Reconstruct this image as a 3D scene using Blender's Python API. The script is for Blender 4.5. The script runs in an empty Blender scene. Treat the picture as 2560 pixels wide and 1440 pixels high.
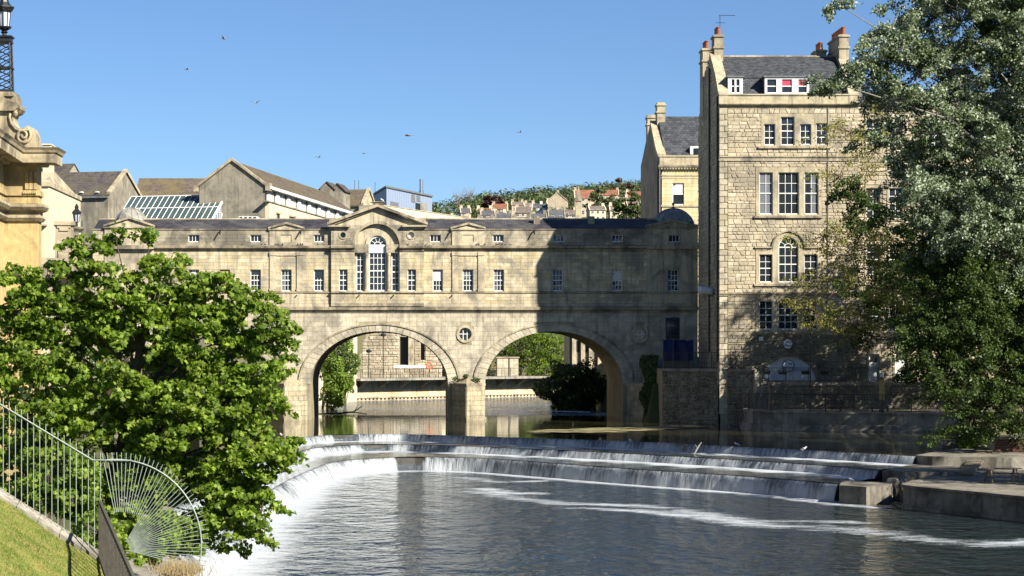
import bpy, bmesh, math, random
from mathutils import Vector, Matrix
from mathutils.geometry import tessellate_polygon
R = math.radians
random.seed(7)
S = bpy.context.scene
COL = S.collection
# ------------------------------------------------------------------ camera, sky, sun, exposure
F, CX, CY, CZ = 5260.0, 1040.0, 880.0, 6.5      # focal length in photo pixels, principal point, eye height over the upper river
cam_d = bpy.data.cameras.new('camera'); cam = bpy.data.objects.new('camera', cam_d); COL.objects.link(cam)
cam.location = (0, 0, CZ); cam.rotation_euler = (R(90), 0, 0)
cam_d.sensor_width = 36; cam_d.lens = F / 2560 * 36
cam_d.shift_x = (1280 - CX) / 2560; cam_d.shift_y = (CY - 720) / 2560
cam_d.clip_start = 0.5; cam_d.clip_end = 9000
S.camera = cam
SUN_AZ, SUN_EL = 47.7, 35.0                      # degrees to the right of straight behind the camera, elevation
to_sun = Vector((math.sin(R(SUN_AZ)) * math.cos(R(SUN_EL)), -math.cos(R(SUN_AZ)) * math.cos(R(SUN_EL)), math.sin(R(SUN_EL))))
sun_d = bpy.data.lights.new('sun', 'SUN'); sun_d.energy = 5.0; sun_d.angle = R(0.53); sun_d.color = (1.0, 0.945, 0.84)
sun = bpy.data.objects.new('sun', sun_d); COL.objects.link(sun)
sun.rotation_euler = (-to_sun).to_track_quat('-Z', 'Y').to_euler(); sun.location = (60, -60, 80)
wd = bpy.data.worlds.new('World'); S.world = wd; wd.use_nodes = True
wn = wd.node_tree.nodes; wl = wd.node_tree.links
bg = wn['Background']; sky = wn.new('ShaderNodeTexSky'); sky.sky_type = 'NISHITA'; sky.sun_disc = False
sky.sun_elevation = R(SUN_EL); sky.sun_rotation = R(180 - SUN_AZ)
sky.altitude = 0; sky.air_density = 0.75; sky.dust_density = 0.0; sky.ozone_density = 6.6
wl.new(sky.outputs[0], bg.inputs[0]); bg.inputs[1].default_value = 0.053
S.view_settings.view_transform = 'Standard'; S.view_settings.look = 'None'
S.view_settings.exposure = 1.25; S.view_settings.gamma = 1.0; S.view_settings.use_curve_mapping = False
S.render.engine = 'CYCLES'; S.cycles.max_bounces = 5; S.cycles.transparent_max_bounces = 6
S.cycles.diffuse_bounces = 1; S.cycles.glossy_bounces = 3; S.cycles.transmission_bounces = 3
S.cycles.caustics_reflective = False; S.cycles.caustics_refractive = False
S.cycles.use_denoising = True; S.cycles.sample_clamp_indirect = 6

def XX(px, Y): return (px - CX) * Y / F
def ZZ(py, Y): return CZ - (py - CY) * Y / F
def W(px, py, Y): return Vector((XX(px, Y), Y, ZZ(py, Y)))
def onz(px, py, z):                              # point of the level z seen at a pixel
    Y = F * (CZ - z) / (py - CY); return Vector((XX(px, Y), Y, z))
def lerp(a, b, t): return a + (b - a) * t
def rnd(a, b): return random.uniform(a, b)
def interp(x, tab):
    if x <= tab[0][0]: return tab[0][1]
    for (a, b), (c, d) in zip(tab, tab[1:]):
        if x <= c: return lerp(b, d, (x - a) / (c - a))
    return tab[-1][1]

# ------------------------------------------------------------------ mesh builder
class Fr:                                        # a wall's frame: u along it, v up, d out of it
    def __init__(s, o, u, n): s.o = Vector(o); s.u = Vector(u); s.n = Vector(n)
    def __call__(s, u, v, d=0.0): return s.o + s.u * u + s.n * d + Vector((0, 0, v))
def front(Y): return Fr((0, Y, 0), (1, 0, 0), (0, -1, 0))
def leftside(X): return Fr((X, 0, 0), (0, -1, 0), (-1, 0, 0))
def angled(o, a):                                # a in degrees, turning the front's u axis
    c, s_ = math.cos(R(a)), math.sin(R(a)); return Fr(o, (c, s_, 0), (s_, -c, 0))

class MB:
    def __init__(s): s.v = []; s.f = []; s.t = []; s.uv = None; s.tint = None; s.at = {}
    def add(s, vs, fs, tint=None):
        o = len(s.v); s.v += [tuple(p) for p in vs]; s.f += [tuple(i + o for i in f) for f in fs]
        if tint is not None or s.tint is not None:
            if s.tint is None: s.tint = [(.5, .5, .5)] * o
            s.tint += [tint or (.5, .5, .5)] * len(vs)
        return o
    def hexa(s, p, tint=None):                   # p: four lower/back points then four upper/front points
        s.add(p, [(0, 3, 2, 1), (4, 5, 6, 7), (0, 1, 5, 4), (1, 2, 6, 5), (2, 3, 7, 6), (3, 0, 4, 7)], tint)
    def box(s, x0, x1, y0, y1, z0, z1, tint=None):
        s.hexa([(x0, y0, z0), (x1, y0, z0), (x1, y1, z0), (x0, y1, z0), (x0, y0, z1), (x1, y0, z1), (x1, y1, z1), (x0, y1, z1)], tint)
    def fbox(s, fr, u0, u1, v0, v1, d0, d1, tint=None):
        s.hexa([fr(u0, v0, d1), fr(u1, v0, d1), fr(u1, v0, d0), fr(u0, v0, d0), fr(u0, v1, d1), fr(u1, v1, d1), fr(u1, v1, d0), fr(u0, v1, d0)], tint)
    def stone(s, fr, q, d0, d1, ch, tint):       # q: four (u,v) corners anticlockwise
        cu = sum(a for a, b in q) / 4; cv = sum(b for a, b in q) / 4
        fq = [(a + math.copysign(min(ch, abs(cu - a) * .45), cu - a), b + math.copysign(min(ch, abs(cv - b) * .45), cv - b)) for a, b in q]
        vs = [fr(a, b, d0) for a, b in q] + [fr(a, b, d1 + rnd(-.25, .25) * ch) for a, b in fq]
        s.add(vs, [(4, 5, 6, 7), (0, 1, 5, 4), (1, 2, 6, 5), (2, 3, 7, 6), (3, 0, 4, 7)], tint)
    def plate(s, fr, outer, holes, d0, d1, back=True):  # polygon with holes, front at d1, back at d0
        loops = [outer] + list(holes); flat = [p for l in loops for p in l]
        tri = tessellate_polygon([[Vector((p[0], p[1], 0)) for p in l] for l in loops]); n = len(flat)
        vs = [fr(a, b, d1) for a, b in flat] + [fr(a, b, d0) for a, b in flat]
        fs = []
        for t in tri:
            a, b, c = [flat[i] for i in t]
            if (b[0] - a[0]) * (c[1] - a[1]) - (b[1] - a[1]) * (c[0] - a[0]) < 0: t = t[::-1]
            fs.append(tuple(t))
            if back: fs.append(tuple(i + n for i in t[::-1]))
        k = 0
        for l in loops:
            m = len(l)
            for i in range(m): a, b = k + i, k + (i + 1) % m; fs.append((a, b, b + n, a + n))
            k += m
        s.add(vs, fs)
    def tube(s, pts, rad, n=6, cap=True):
        pts = [Vector(p) for p in pts]; rs = rad if isinstance(rad, (list, tuple)) else [rad] * len(pts)
        vs, fs = [], []; prev = None
        for i, p in enumerate(pts):
            t = (pts[min(i + 1, len(pts) - 1)] - pts[max(i - 1, 0)]).normalized()
            a = t.cross(Vector((0, 0, 1)) if abs(t.z) < .9 else Vector((1, 0, 0))).normalized()
            if prev is not None:
                a = (prev - t * prev.dot(t))
                a = a.normalized() if a.length > 1e-6 else t.orthogonal().normalized()
            prev = a; b = t.cross(a)
            for k in range(n):
                w = 2 * math.pi * k / n; vs.append(p + a * (math.cos(w) * rs[i]) + b * (math.sin(w) * rs[i]))
        for i in range(len(pts) - 1):
            for k in range(n):
                a, b = i * n + k, i * n + (k + 1) % n; fs.append((a, b, b + n, a + n))
        if cap: fs.append(tuple(range(n))[::-1]); fs.append(tuple(range((len(pts) - 1) * n, len(pts) * n)))
        s.add(vs, fs)
    def lathe(s, prof, c, n=16, sq=False, phase=0.0):   # prof: (radius, z)
        vs, fs = [], []; m = len(prof)
        for r, z in prof:
            for k in range(n):
                w = 2 * math.pi * (k + phase) / n; vs.append((c[0] + r * math.cos(w), c[1] + r * math.sin(w), c[2] + z))
        for i in range(m - 1):
            for k in range(n):
                a, b = i * n + k, i * n + (k + 1) % n; fs.append((a, b, b + n, a + n))
        fs.append(tuple(range(n))[::-1]); fs.append(tuple(range((m - 1) * n, m * n))); s.add(vs, fs)
    def sweep(s, path, prof, closed_prof=True):  # horizontal mitred sweep; prof: (out, z); outward lies right of the direction of travel
        path = [Vector((p[0], p[1])) for p in path]; k = len(path); vs, fs = [], []
        for i in range(k):
            d0 = (path[i] - path[i - 1]).normalized() if i else None
            d1 = (path[i + 1] - path[i]).normalized() if i < k - 1 else None
            n0 = Vector((d0.y, -d0.x)) if d0 else None; n1 = Vector((d1.y, -d1.x)) if d1 else None
            if n0 and n1: m = (n0 + n1).normalized(); m = m / max(.3, m.dot(n1))
            else: m = n0 or n1
            for o, z in prof: q = path[i] + m * o; vs.append((q.x, q.y, z))
        p = len(prof)
        for i in range(k - 1):
            for j in range(p if closed_prof else p - 1):
                a, b = i * p + j, i * p + (j + 1) % p; fs.append((a, a + p, b + p, b))
        if closed_prof: fs.append(tuple(range(p))); fs.append(tuple(range((k - 1) * p, k * p))[::-1])
        s.add(vs, fs)
    def obj(s, name, mat, parent=None, smooth=False, kind=None):
        me = bpy.data.meshes.new(name); me.from_pydata(s.v, [], s.f)
        if s.tint is not None:
            at = me.attributes.new('tint', 'FLOAT_COLOR', 'POINT')
            at.data.foreach_set('color', [c for t in s.tint for c in (*t, 1.0)])
        for nm, vals in s.at.items():
            at = me.attributes.new(nm, 'FLOAT', 'POINT'); at.data.foreach_set('value', vals)
        if s.uv is not None:
            uv = me.uv_layers.new(name='UVMap')
            li = [0] * len(me.loops); me.loops.foreach_get('vertex_index', li)
            uv.data.foreach_set('uv', [c for i in li for c in s.uv[i]])
        if smooth: me.polygons.foreach_set('use_smooth', [True] * len(me.polygons))
        me.materials.append(mat); me.update()
        o = bpy.data.objects.new(name, me); COL.objects.link(o)
        if parent is not None: adopt(o, parent)
        if kind: o['kind'] = kind
        return o
def base_of(e):
    v = Vector(e.get('_at', (0, 0, 0))) if e.type == 'EMPTY' else Vector((0, 0, 0)); return v
BASE = {}
def adopt(o, parent):
    o.parent = parent; o.matrix_parent_inverse = Matrix.Translation(-BASE.get(parent.name, Vector((0, 0, 0))))
def tag(o, label, cat, group=None):
    o['label'] = label; o['category'] = cat
    if group: o['group'] = group
    return o
def thing(name, label, cat, loc=(0, 0, 0), group=None):
    e = bpy.data.objects.new(name, None); COL.objects.link(e); e.location = loc; e.empty_display_size = .3
    BASE[e.name] = Vector(loc); return tag(e, label, cat, group)
def copy_obj(o, parent=None):
    c = o.copy(); COL.objects.link(c)
    if parent is not None: c.parent = parent
    return c
def arc(cx, cz, a, b, t0, t1, n):
    return [(cx + a * math.cos(R(lerp(t0, t1, i / n))), cz + b * math.sin(R(lerp(t0, t1, i / n)))) for i in range(n + 1)]
def rect(u0, u1, v0, v1): return [(u0, v0), (u1, v0), (u1, v1), (u0, v1)]
# ------------------------------------------------------------------ materials
class NT:
    def __init__(s, name):
        s.m = bpy.data.materials.new(name); s.m.use_nodes = True; s.t = s.m.node_tree; s.n = s.t.nodes
        s.p = s.n['Principled BSDF']; s.out = s.n['Material Output']; s.pos = None
    def link(s, a, b): s.t.links.new(a, b)
    def new(s, k, **kw):
        x = s.n.new('ShaderNode' + k)
        for a, b in kw.items(): setattr(x, a, b)
        return x
    def position(s, scale=(1, 1, 1)):
        if s.pos is None: s.pos = s.new('NewGeometry').outputs['Position']
        if scale == (1, 1, 1): return s.pos
        v = s.new('VectorMath', operation='MULTIPLY'); s.link(s.pos, v.inputs[0]); v.inputs[1].default_value = scale
        return v.outputs[0]
    def noise(s, scale, detail=4, rough=.6, vec=None, stretch=(1, 1, 1), dist=0):
        x = s.new('TexNoise'); x.inputs['Scale'].default_value = scale; x.inputs['Detail'].default_value = detail
        x.inputs['Roughness'].default_value = rough; x.inputs['Distortion'].default_value = dist
        s.link(vec if vec is not None else s.position(stretch), x.inputs['Vector']); return x.outputs['Fac']
    def ramp(s, fac, stops):
        r = s.new('ValToRGB'); e = r.color_ramp.elements
        while len(e) < len(stops): e.new(.5)
        for k, (p, c) in enumerate(stops):
            e[k].position = p; e[k].color = (c, c, c, 1) if isinstance(c, (int, float)) else (*c, 1)
        s.link(fac, r.inputs[0]); return r.outputs[0]
    def mix(s, fac, a, b, blend='MIX'):
        x = s.new('Mix', data_type='RGBA', blend_type=blend)
        for k, v in ((0, fac), (6, a), (7, b)):
            if hasattr(v, 'is_linked'): s.link(v, x.inputs[k])
            else: x.inputs[k].default_value = v if k == 0 else (*v, 1)
        return x.outputs[2]
    def math(s, op, a, b=0.5):
        x = s.new('Math', operation=op)
        for k, v in ((0, a), (1, b)):
            if hasattr(v, 'is_linked'): s.link(v, x.inputs[k])
            else: x.inputs[k].default_value = v
        return x.outputs[0]
    def attr(s, name, out='Color'):
        return s.new('Attribute', attribute_name=name).outputs[out]
    def bump(s, h, strength=.3, dist=.05):
        b = s.new('Bump'); b.inputs['Strength'].default_value = strength; b.inputs['Distance'].default_value = dist
        s.link(h, b.inputs['Height']); s.link(b.outputs[0], s.p.inputs['Normal']); return b
    def col(s, c):
        if hasattr(c, 'is_linked'): s.link(c, s.p.inputs['Base Color'])
        else: s.p.inputs['Base Color'].default_value = (*c, 1)
        return s
    def rough(s, r, spec=.3, metal=0):
        s.p.inputs['Roughness'].default_value = r; s.p.inputs['Specular IOR Level'].default_value = spec
        s.p.inputs['Metallic'].default_value = metal; return s

def stone_mat(name, c1, c2, dirt, amt=.5, tint=True, streak=True, big=.12, rough=.9, bump=.35):
    n = NT(name)
    if tint:
        t = n.attr('tint'); sep = n.new('SeparateColor'); n.link(t, sep.inputs[0])
        base = n.mix(sep.outputs[0], c1, c2)
        base = n.mix(1.0, base, n.ramp(sep.outputs[1], [(0, .84), (1, 1.08)]), 'MULTIPLY')
    else: base = n.mix(n.noise(1.7, 5), c1, c2)
    fine = n.noise(9, 5, .7); base = n.mix(.6, base, n.ramp(fine, [(.25, .62), (.75, 1.2)]), 'MULTIPLY'); base = n.mix(.62, base, n.ramp(n.noise(1.3, 6, .75, dist=1.2), [(.3, .66), (.5, 1.0), (.68, 1.22)]), 'MULTIPLY')
    d = n.noise(big * 4, 7, .62, dist=.6)
    m = n.ramp(d, [(.56 - amt * .22, 0), (.70 - amt * .16, .92)])
    base = n.mix(m, base, dirt) if amt > 0 else base
    if streak:
        st = n.noise(1.0, 5, .65, stretch=(2.6, 2.6, .22))
        base = n.mix(n.ramp(st, [(.5, 0), (.72, .8)]), base, tuple(c * .7 for c in dirt))
    n.col(base).rough(rough, .2)
    n.bump(n.noise(14, 6, .7), bump, .02); return n.m
def plain(name, c, rough=.7, var=.25, scale=4, spec=.3, metal=0, bump=0):
    n = NT(name); f = n.noise(scale, 5, .6)
    n.col(n.mix(1.0, c, n.ramp(f, [(.3, 1 - var), (.7, 1 + var)]), 'MULTIPLY')).rough(rough, spec, metal)
    if bump: n.bump(f, bump, .02)
    return n.m
def leaf_mat(name, cols, trans=.35, rough=.5, spec=.25, vary=.7):
    n = NT(name); g = n.new('NewGeometry'); oi = n.new('ObjectInfo')
    rr = n.math('FRACT', n.math('ADD', g.outputs['Random Per Island'], oi.outputs['Random']))
    c = n.ramp(rr, [(i / (len(cols) - 1), k) for i, k in enumerate(cols)])
    c = n.mix(.6, c, n.ramp(n.noise(vary, 3), [(.3, .6), (.7, 1.35)]), 'MULTIPLY')
    n.col(c).rough(rough, spec)
    tr = n.new('BsdfTranslucent'); n.link(n.mix(1.0, c, (1.25, 1.35, .55), 'MULTIPLY'), tr.inputs[0])
    mx = n.new('MixShader'); mx.inputs[0].default_value = trans
    n.link(n.p.outputs[0], mx.inputs[1]); n.link(tr.outputs[0], mx.inputs[2]); n.link(mx.outputs[0], n.out.inputs[0]); return n.m
def water_mat(name, base, waves, foam=False, rough=.06, foam_scale=1.4):
    n = NT(name); n.rough(rough, .5); n.p.inputs['IOR'].default_value = 1.333
    h = None
    for sc, st, wgt in waves:
        x = n.math('MULTIPLY', n.noise(sc, 3, .55, stretch=st, dist=.3), wgt); h = x if h is None else n.math('ADD', h, x)
    n.bump(h, 1.0, 1.0)
    c = n.mix(n.noise(.09, 3), tuple(k * .7 for k in base), tuple(k * 1.3 for k in base)); n.col(c)
    if foam:
        a = n.attr('foam', 'Fac'); nz = n.noise(foam_scale, 6, .7, stretch=(.45, 1.0, 1), dist=.8); n2 = n.noise(foam_scale * 5, 4, .7)
        v = n.math('ADD', n.math('MULTIPLY', a, .8), n.math('ADD', n.math('MULTIPLY', n.math('SUBTRACT', nz, .5), 2.1), n.math('MULTIPLY', n.math('SUBTRACT', n2, .5), 1.0)))
        m = n.ramp(v, [(.30, 0), (.58, .45), (1.15, .95)]); m2 = n.math('MULTIPLY', m, n.ramp(a, [(.08, 0), (.4, 1)]))
        fo = n.new('BsdfPrincipled'); fo.inputs['Base Color'].default_value = (.46, .485, .505, 1); fo.inputs['Roughness'].default_value = .8
        bb = n.new('Bump'); bb.inputs['Strength'].default_value = 1.0; bb.inputs['Distance'].default_value = .07
        n.link(n2, bb.inputs['Height']); n.link(bb.outputs[0], fo.inputs['Normal'])
        mx = n.new('MixShader'); n.link(m2, mx.inputs[0]); n.link(n.p.outputs[0], mx.inputs[1]); n.link(fo.outputs[0], mx.inputs[2]); n.link(mx.outputs[0], n.out.inputs[0])
    return n.m
def cascade_mat():
    n = NT('cascade_water'); n.rough(.18, .5); n.col((.03, .042, .055))
    u = n.new('UVMap', uv_map='UVMap').outputs[0]
    v = n.new('VectorMath', operation='MULTIPLY'); n.link(u, v.inputs[0]); v.inputs[1].default_value = (4.2, .9, 1)
    a = n.noise(1.0, 5, .7, vec=v.outputs[0], dist=.25)
    v2 = n.new('VectorMath', operation='MULTIPLY'); n.link(u, v2.inputs[0]); v2.inputs[1].default_value = (.25, .3, 1)
    b = n.noise(1.0, 3, .6, vec=v2.outputs[0])
    s = n.math('ADD', a, n.math('MULTIPLY', n.math('SUBTRACT', b, .5), 1.1)); s = n.math('ADD', s, n.math('MULTIPLY', n.attr('foam', 'Fac'), .34))
    m = n.ramp(s, [(.42, .04), (.58, .55), (.75, 1)])
    fo = n.new('BsdfPrincipled'); fo.inputs['Base Color'].default_value = (.44, .465, .48, 1); fo.inputs['Roughness'].default_value = .6
    bu = n.bump(a, .9, .3); n.link(bu.outputs[0], fo.inputs['Normal'])
    mx = n.new('MixShader'); n.link(m, mx.inputs[0]); n.link(n.p.outputs[0], mx.inputs[1]); n.link(fo.outputs[0], mx.inputs[2]); n.link(mx.outputs[0], n.out.inputs[0]); return n.m
def glass_mat(name, c=(.012, .015, .018), rough=.04):
    n = NT(name); n.col(n.mix(n.noise(.8, 2), c, tuple(k * 2.2 for k in c))).rough(rough, .5); return n.m
def slate_mat(name, c1, c2, moss=None, amt=.4):
    n = NT(name); t = n.attr('tint'); sep = n.new('SeparateColor'); n.link(t, sep.inputs[0])
    b = n.mix(sep.outputs[0], c1, c2)
    if moss: b = n.mix(n.ramp(n.noise(.5, 6, .65), [(.5 - amt * .2, 0), (.5 + (1 - amt) * .3, .9)]), b, moss)
    b = n.mix(.5, b, n.ramp(n.noise(6, 4), [(.3, .6), (.7, 1.3)]), 'MULTIPLY')
    n.col(b).rough(.65, .35); n.bump(n.noise(20, 4), .3, .01); return n.m

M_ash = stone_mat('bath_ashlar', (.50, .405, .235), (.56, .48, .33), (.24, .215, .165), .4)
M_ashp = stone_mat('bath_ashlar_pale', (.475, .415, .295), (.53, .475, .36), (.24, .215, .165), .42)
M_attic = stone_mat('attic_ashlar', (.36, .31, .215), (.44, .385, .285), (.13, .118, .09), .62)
M_back = stone_mat('bath_stone', (.45, .375, .245), (.52, .45, .325), (.19, .17, .13), .42, tint=False)
M_trim = stone_mat('bath_stone_trim', (.36, .30, .20), (.44, .375, .26), (.11, .10, .08), .5, tint=False)
M_pier = stone_mat('pier_stone', (.38, .325, .21), (.46, .395, .27), (.18, .155, .11), .38)
M_rub = stone_mat('rubble_stone', (.40, .33, .215), (.52, .45, .33), (.24, .21, .155), .36, streak=False, bump=.6)
M_mort = plain('rubble_mortar', (.32, .27, .19), .95, .3, 6)
M_hash = stone_mat('house_ashlar', (.40, .335, .215), (.46, .40, .275), (.21, .18, .13), .35, tint=False)
M_ashp2 = stone_mat('pale_panel_stone', (.47, .40, .27), (.52, .45, .32), (.28, .24, .17), .25, tint=False, streak=False)
M_gold = stone_mat('golden_stone', (.47, .33, .13), (.51, .40, .205), (.21, .165, .095), .32, tint=False)
M_gold_trim = stone_mat('golden_stone_trim', (.38, .31, .19), (.44, .37, .24), (.09, .08, .06), .5, tint=False)
M_cream = plain('cream_render', (.52, .46, .32), .9, .12, 1.2)
M_render = stone_mat('grey_render', (.25, .22, .165), (.31, .275, .21), (.15, .135, .105), .45, tint=False)
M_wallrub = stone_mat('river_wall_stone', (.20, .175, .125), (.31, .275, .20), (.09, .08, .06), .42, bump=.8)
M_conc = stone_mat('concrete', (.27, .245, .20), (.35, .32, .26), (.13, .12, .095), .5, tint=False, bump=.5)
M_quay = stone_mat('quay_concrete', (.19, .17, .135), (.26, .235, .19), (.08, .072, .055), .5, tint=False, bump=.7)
M_slate = slate_mat('grey_slate', (.035, .037, .042), (.075, .078, .085))
M_slate_m = slate_mat('mossy_slate', (.055, .045, .045), (.10, .085, .08), (.13, .115, .06), .35)
M_slate_b = slate_mat('brown_tile', (.085, .066, .052), (.14, .11, .085), (.15, .12, .055), .5)
M_slate_p = slate_mat('purple_slate', (.028, .025, .03), (.055, .05, .057), (.12, .115, .105), .2)
M_lead = plain('lead', (.13, .135, .14), .55, .3, 3, .4)
M_dome = plain('dome_lead', (.22, .21, .18), .6, .35, 2.5, .3)
M_white = plain('white_paint', (.66, .65, .61), .5, .06, 8)
M_glass = glass_mat('window_glass'); M_glassb = glass_mat('atrium_glass', (.035, .052, .052), .15)
M_blind = plain('blind', (.62, .60, .55), .8, .05); M_red = plain('red_blind', (.42, .05, .09), .8, .1)
M_curtain = plain('curtain', (.13, .14, .155), .9, .25, 14)
M_iron = plain('black_iron', (.012, .013, .015), .45, .2, 10, .5)
M_pot = plain('terracotta', (.23, .085, .05), .85, .25, 8)
M_fence = plain('fence_paint', (.235, .275, .24), .5, .15, 9, .4)
M_shadefence = plain('shade_dark_metal', (.075, .066, .055), .8, .3, 12)  # side fence bars: their shaded side is put into this dark colour
M_bark = plain('bark', (.09, .075, .055), .95, .35, 10, .1, bump=.5)
M_barkp = plain('pale_bark', (.20, .19, .165), .95, .35, 10, .1, bump=.5)
M_twig = plain('twig_bark', (.16, .12, .075), .95, .3, 10, .1)
M_maple = leaf_mat('maple_leaf', [(.05, .095, .010), (.12, .195, .020), (.20, .285, .034), (.33, .40, .07)], .5)
n = NT('silver_poplar_leaf'); g = n.new('NewGeometry'); rr = g.outputs['Random Per Island']; big = n.noise(.28, 4, .6)
c = n.ramp(rr, [(0, (.04, .065, .022)), (.5, (.085, .12, .045)), (1, (.15, .19, .09))]); pal = n.ramp(rr, [(0, (.13, .17, .08)), (.45, (.24, .285, .17)), (1, (.42, .45, .36))])
c = n.mix(n.ramp(n.math('ADD', big, n.math('MULTIPLY', n.math('SUBTRACT', rr, .5), .16)), [(.41, .0), (.57, .92)]), c, pal); n.col(c).rough(.5, .3)
tr = n.new('BsdfTranslucent'); n.link(n.mix(1.0, c, (1.1, 1.25, .6), 'MULTIPLY'), tr.inputs[0]); mx = n.new('MixShader'); mx.inputs[0].default_value = .25
n.link(n.p.outputs[0], mx.inputs[1]); n.link(tr.outputs[0], mx.inputs[2]); n.link(mx.outputs[0], n.out.inputs[0]); M_poplar = n.m
M_yellow = leaf_mat('young_yellow_leaf', [(.20, .18, .04), (.27, .25, .06), (.17, .17, .045)], .4)
M_green = leaf_mat('green_leaf', [(.025, .045, .012), (.05, .08, .018), (.09, .125, .025)], .32)
M_bright = leaf_mat('bright_green_leaf', [(.07, .12, .015), (.13, .20, .025), (.18, .25, .03)], .4)
M_ivy = leaf_mat('ivy_leaf', [(.02, .035, .012), (.05, .08, .02), (.13, .15, .03)], .25)
M_hillleaf = leaf_mat('hill_leaf', [(.04, .06, .025), (.07, .095, .035), (.11, .13, .05)], .15, vary=.045)
M_beech = leaf_mat('copper_beech_leaf', [(.03, .012, .012), (.06, .022, .018)], .1)
M_straw = leaf_mat('dry_reed', [(.30, .22, .11), (.40, .31, .17)], .2)
M_metal = plain('grey_cladding', (.22, .27, .36), .5, .08, 3, .4)
M_steel = plain('flue_steel', (.55, .56, .58), .3, .1, 5, .5, 1.0)
M_orange = plain('lifebuoy_orange', (.72, .12, .04), .5, .1)
M_blue = plain('blue_tarpaulin', (.005, .018, .075), .55, .25, 5)
M_bluedoor = plain('navy_paint', (.016, .026, .07), .5, .2, 5)
M_brick = plain('planter_brick', (.20, .085, .05), .9, .3, 8)
M_sign = plain('sign_white', (.66, .68, .72), .5, .04)
M_signgrey = plain('sign_ring', (.10, .13, .13), .5, .1)
M_text = plain('sign_lettering', (.03, .035, .05), .6, .1)
M_yellowp = plain('yellow_panel', (.45, .34, .10), .7, .25, 9)
M_wood = plain('weathered_wood', (.16, .13, .09), .9, .3, 9)
M_paving = stone_mat('terrace_paving', (.24, .20, .15), (.32, .27, .20), (.13, .11, .08), .4, tint=False, streak=False)
M_gull = plain('white_feather', (.80, .80, .78), .8, .05); M_pigeon = plain('grey_feather', (.10, .10, .11), .8, .3, 20)
M_gullw = plain('grey_wing_feather', (.20, .21, .23), .8, .15, 9)
n = NT('lawn_grass'); n.col(n.mix(n.ramp(n.noise(1.6, 6, .7), [(.35, 0), (.68, 1)]), n.mix(n.noise(22, 4), (.075, .12, .018), (.16, .20, .035)), (.30, .25, .085))).rough(.9, .1); n.bump(n.noise(60, 4), .8, .03); M_lawn = n.m
M_blade = leaf_mat('grass_blade', [(.08, .13, .02), (.15, .20, .035), (.26, .24, .07)], .3)
n = NT('ground_earth'); n.col(n.mix(n.ramp(n.noise(.05, 6), [(.4, 0), (.6, 1)]), (.055, .075, .025), (.12, .11, .06))).rough(.95, .1); M_ground = n.m
M_upper = water_mat('calm_river_water', (.035, .034, .018), [(.55, (1, .6, 1), .012), (2.2, (1, .7, 1), .0028)], rough=.035)
M_far = water_mat('rippled_river_water', (.02, .045, .085), [(.5, (1, 1, 1), .5), (1.6, (1, 1, 1), .2)], rough=.1)  # blue base colour paints in the reflected sky
M_pool = water_mat('pool_water', (.014, .022, .024), [(.30, (1.4, .75, 1), .66), (.9, (1.2, .9, 1), .42), (3.0, (1, 1, 1), .05)], foam=True, rough=.07)
M_tread = water_mat('weir_tread_water', (.05, .055, .05), [(.8, (1, 1, 1), .05), (3.0, (1, 1, 1), .03)], foam=True, rough=.1, foam_scale=2.2)
M_casc = cascade_mat()
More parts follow.
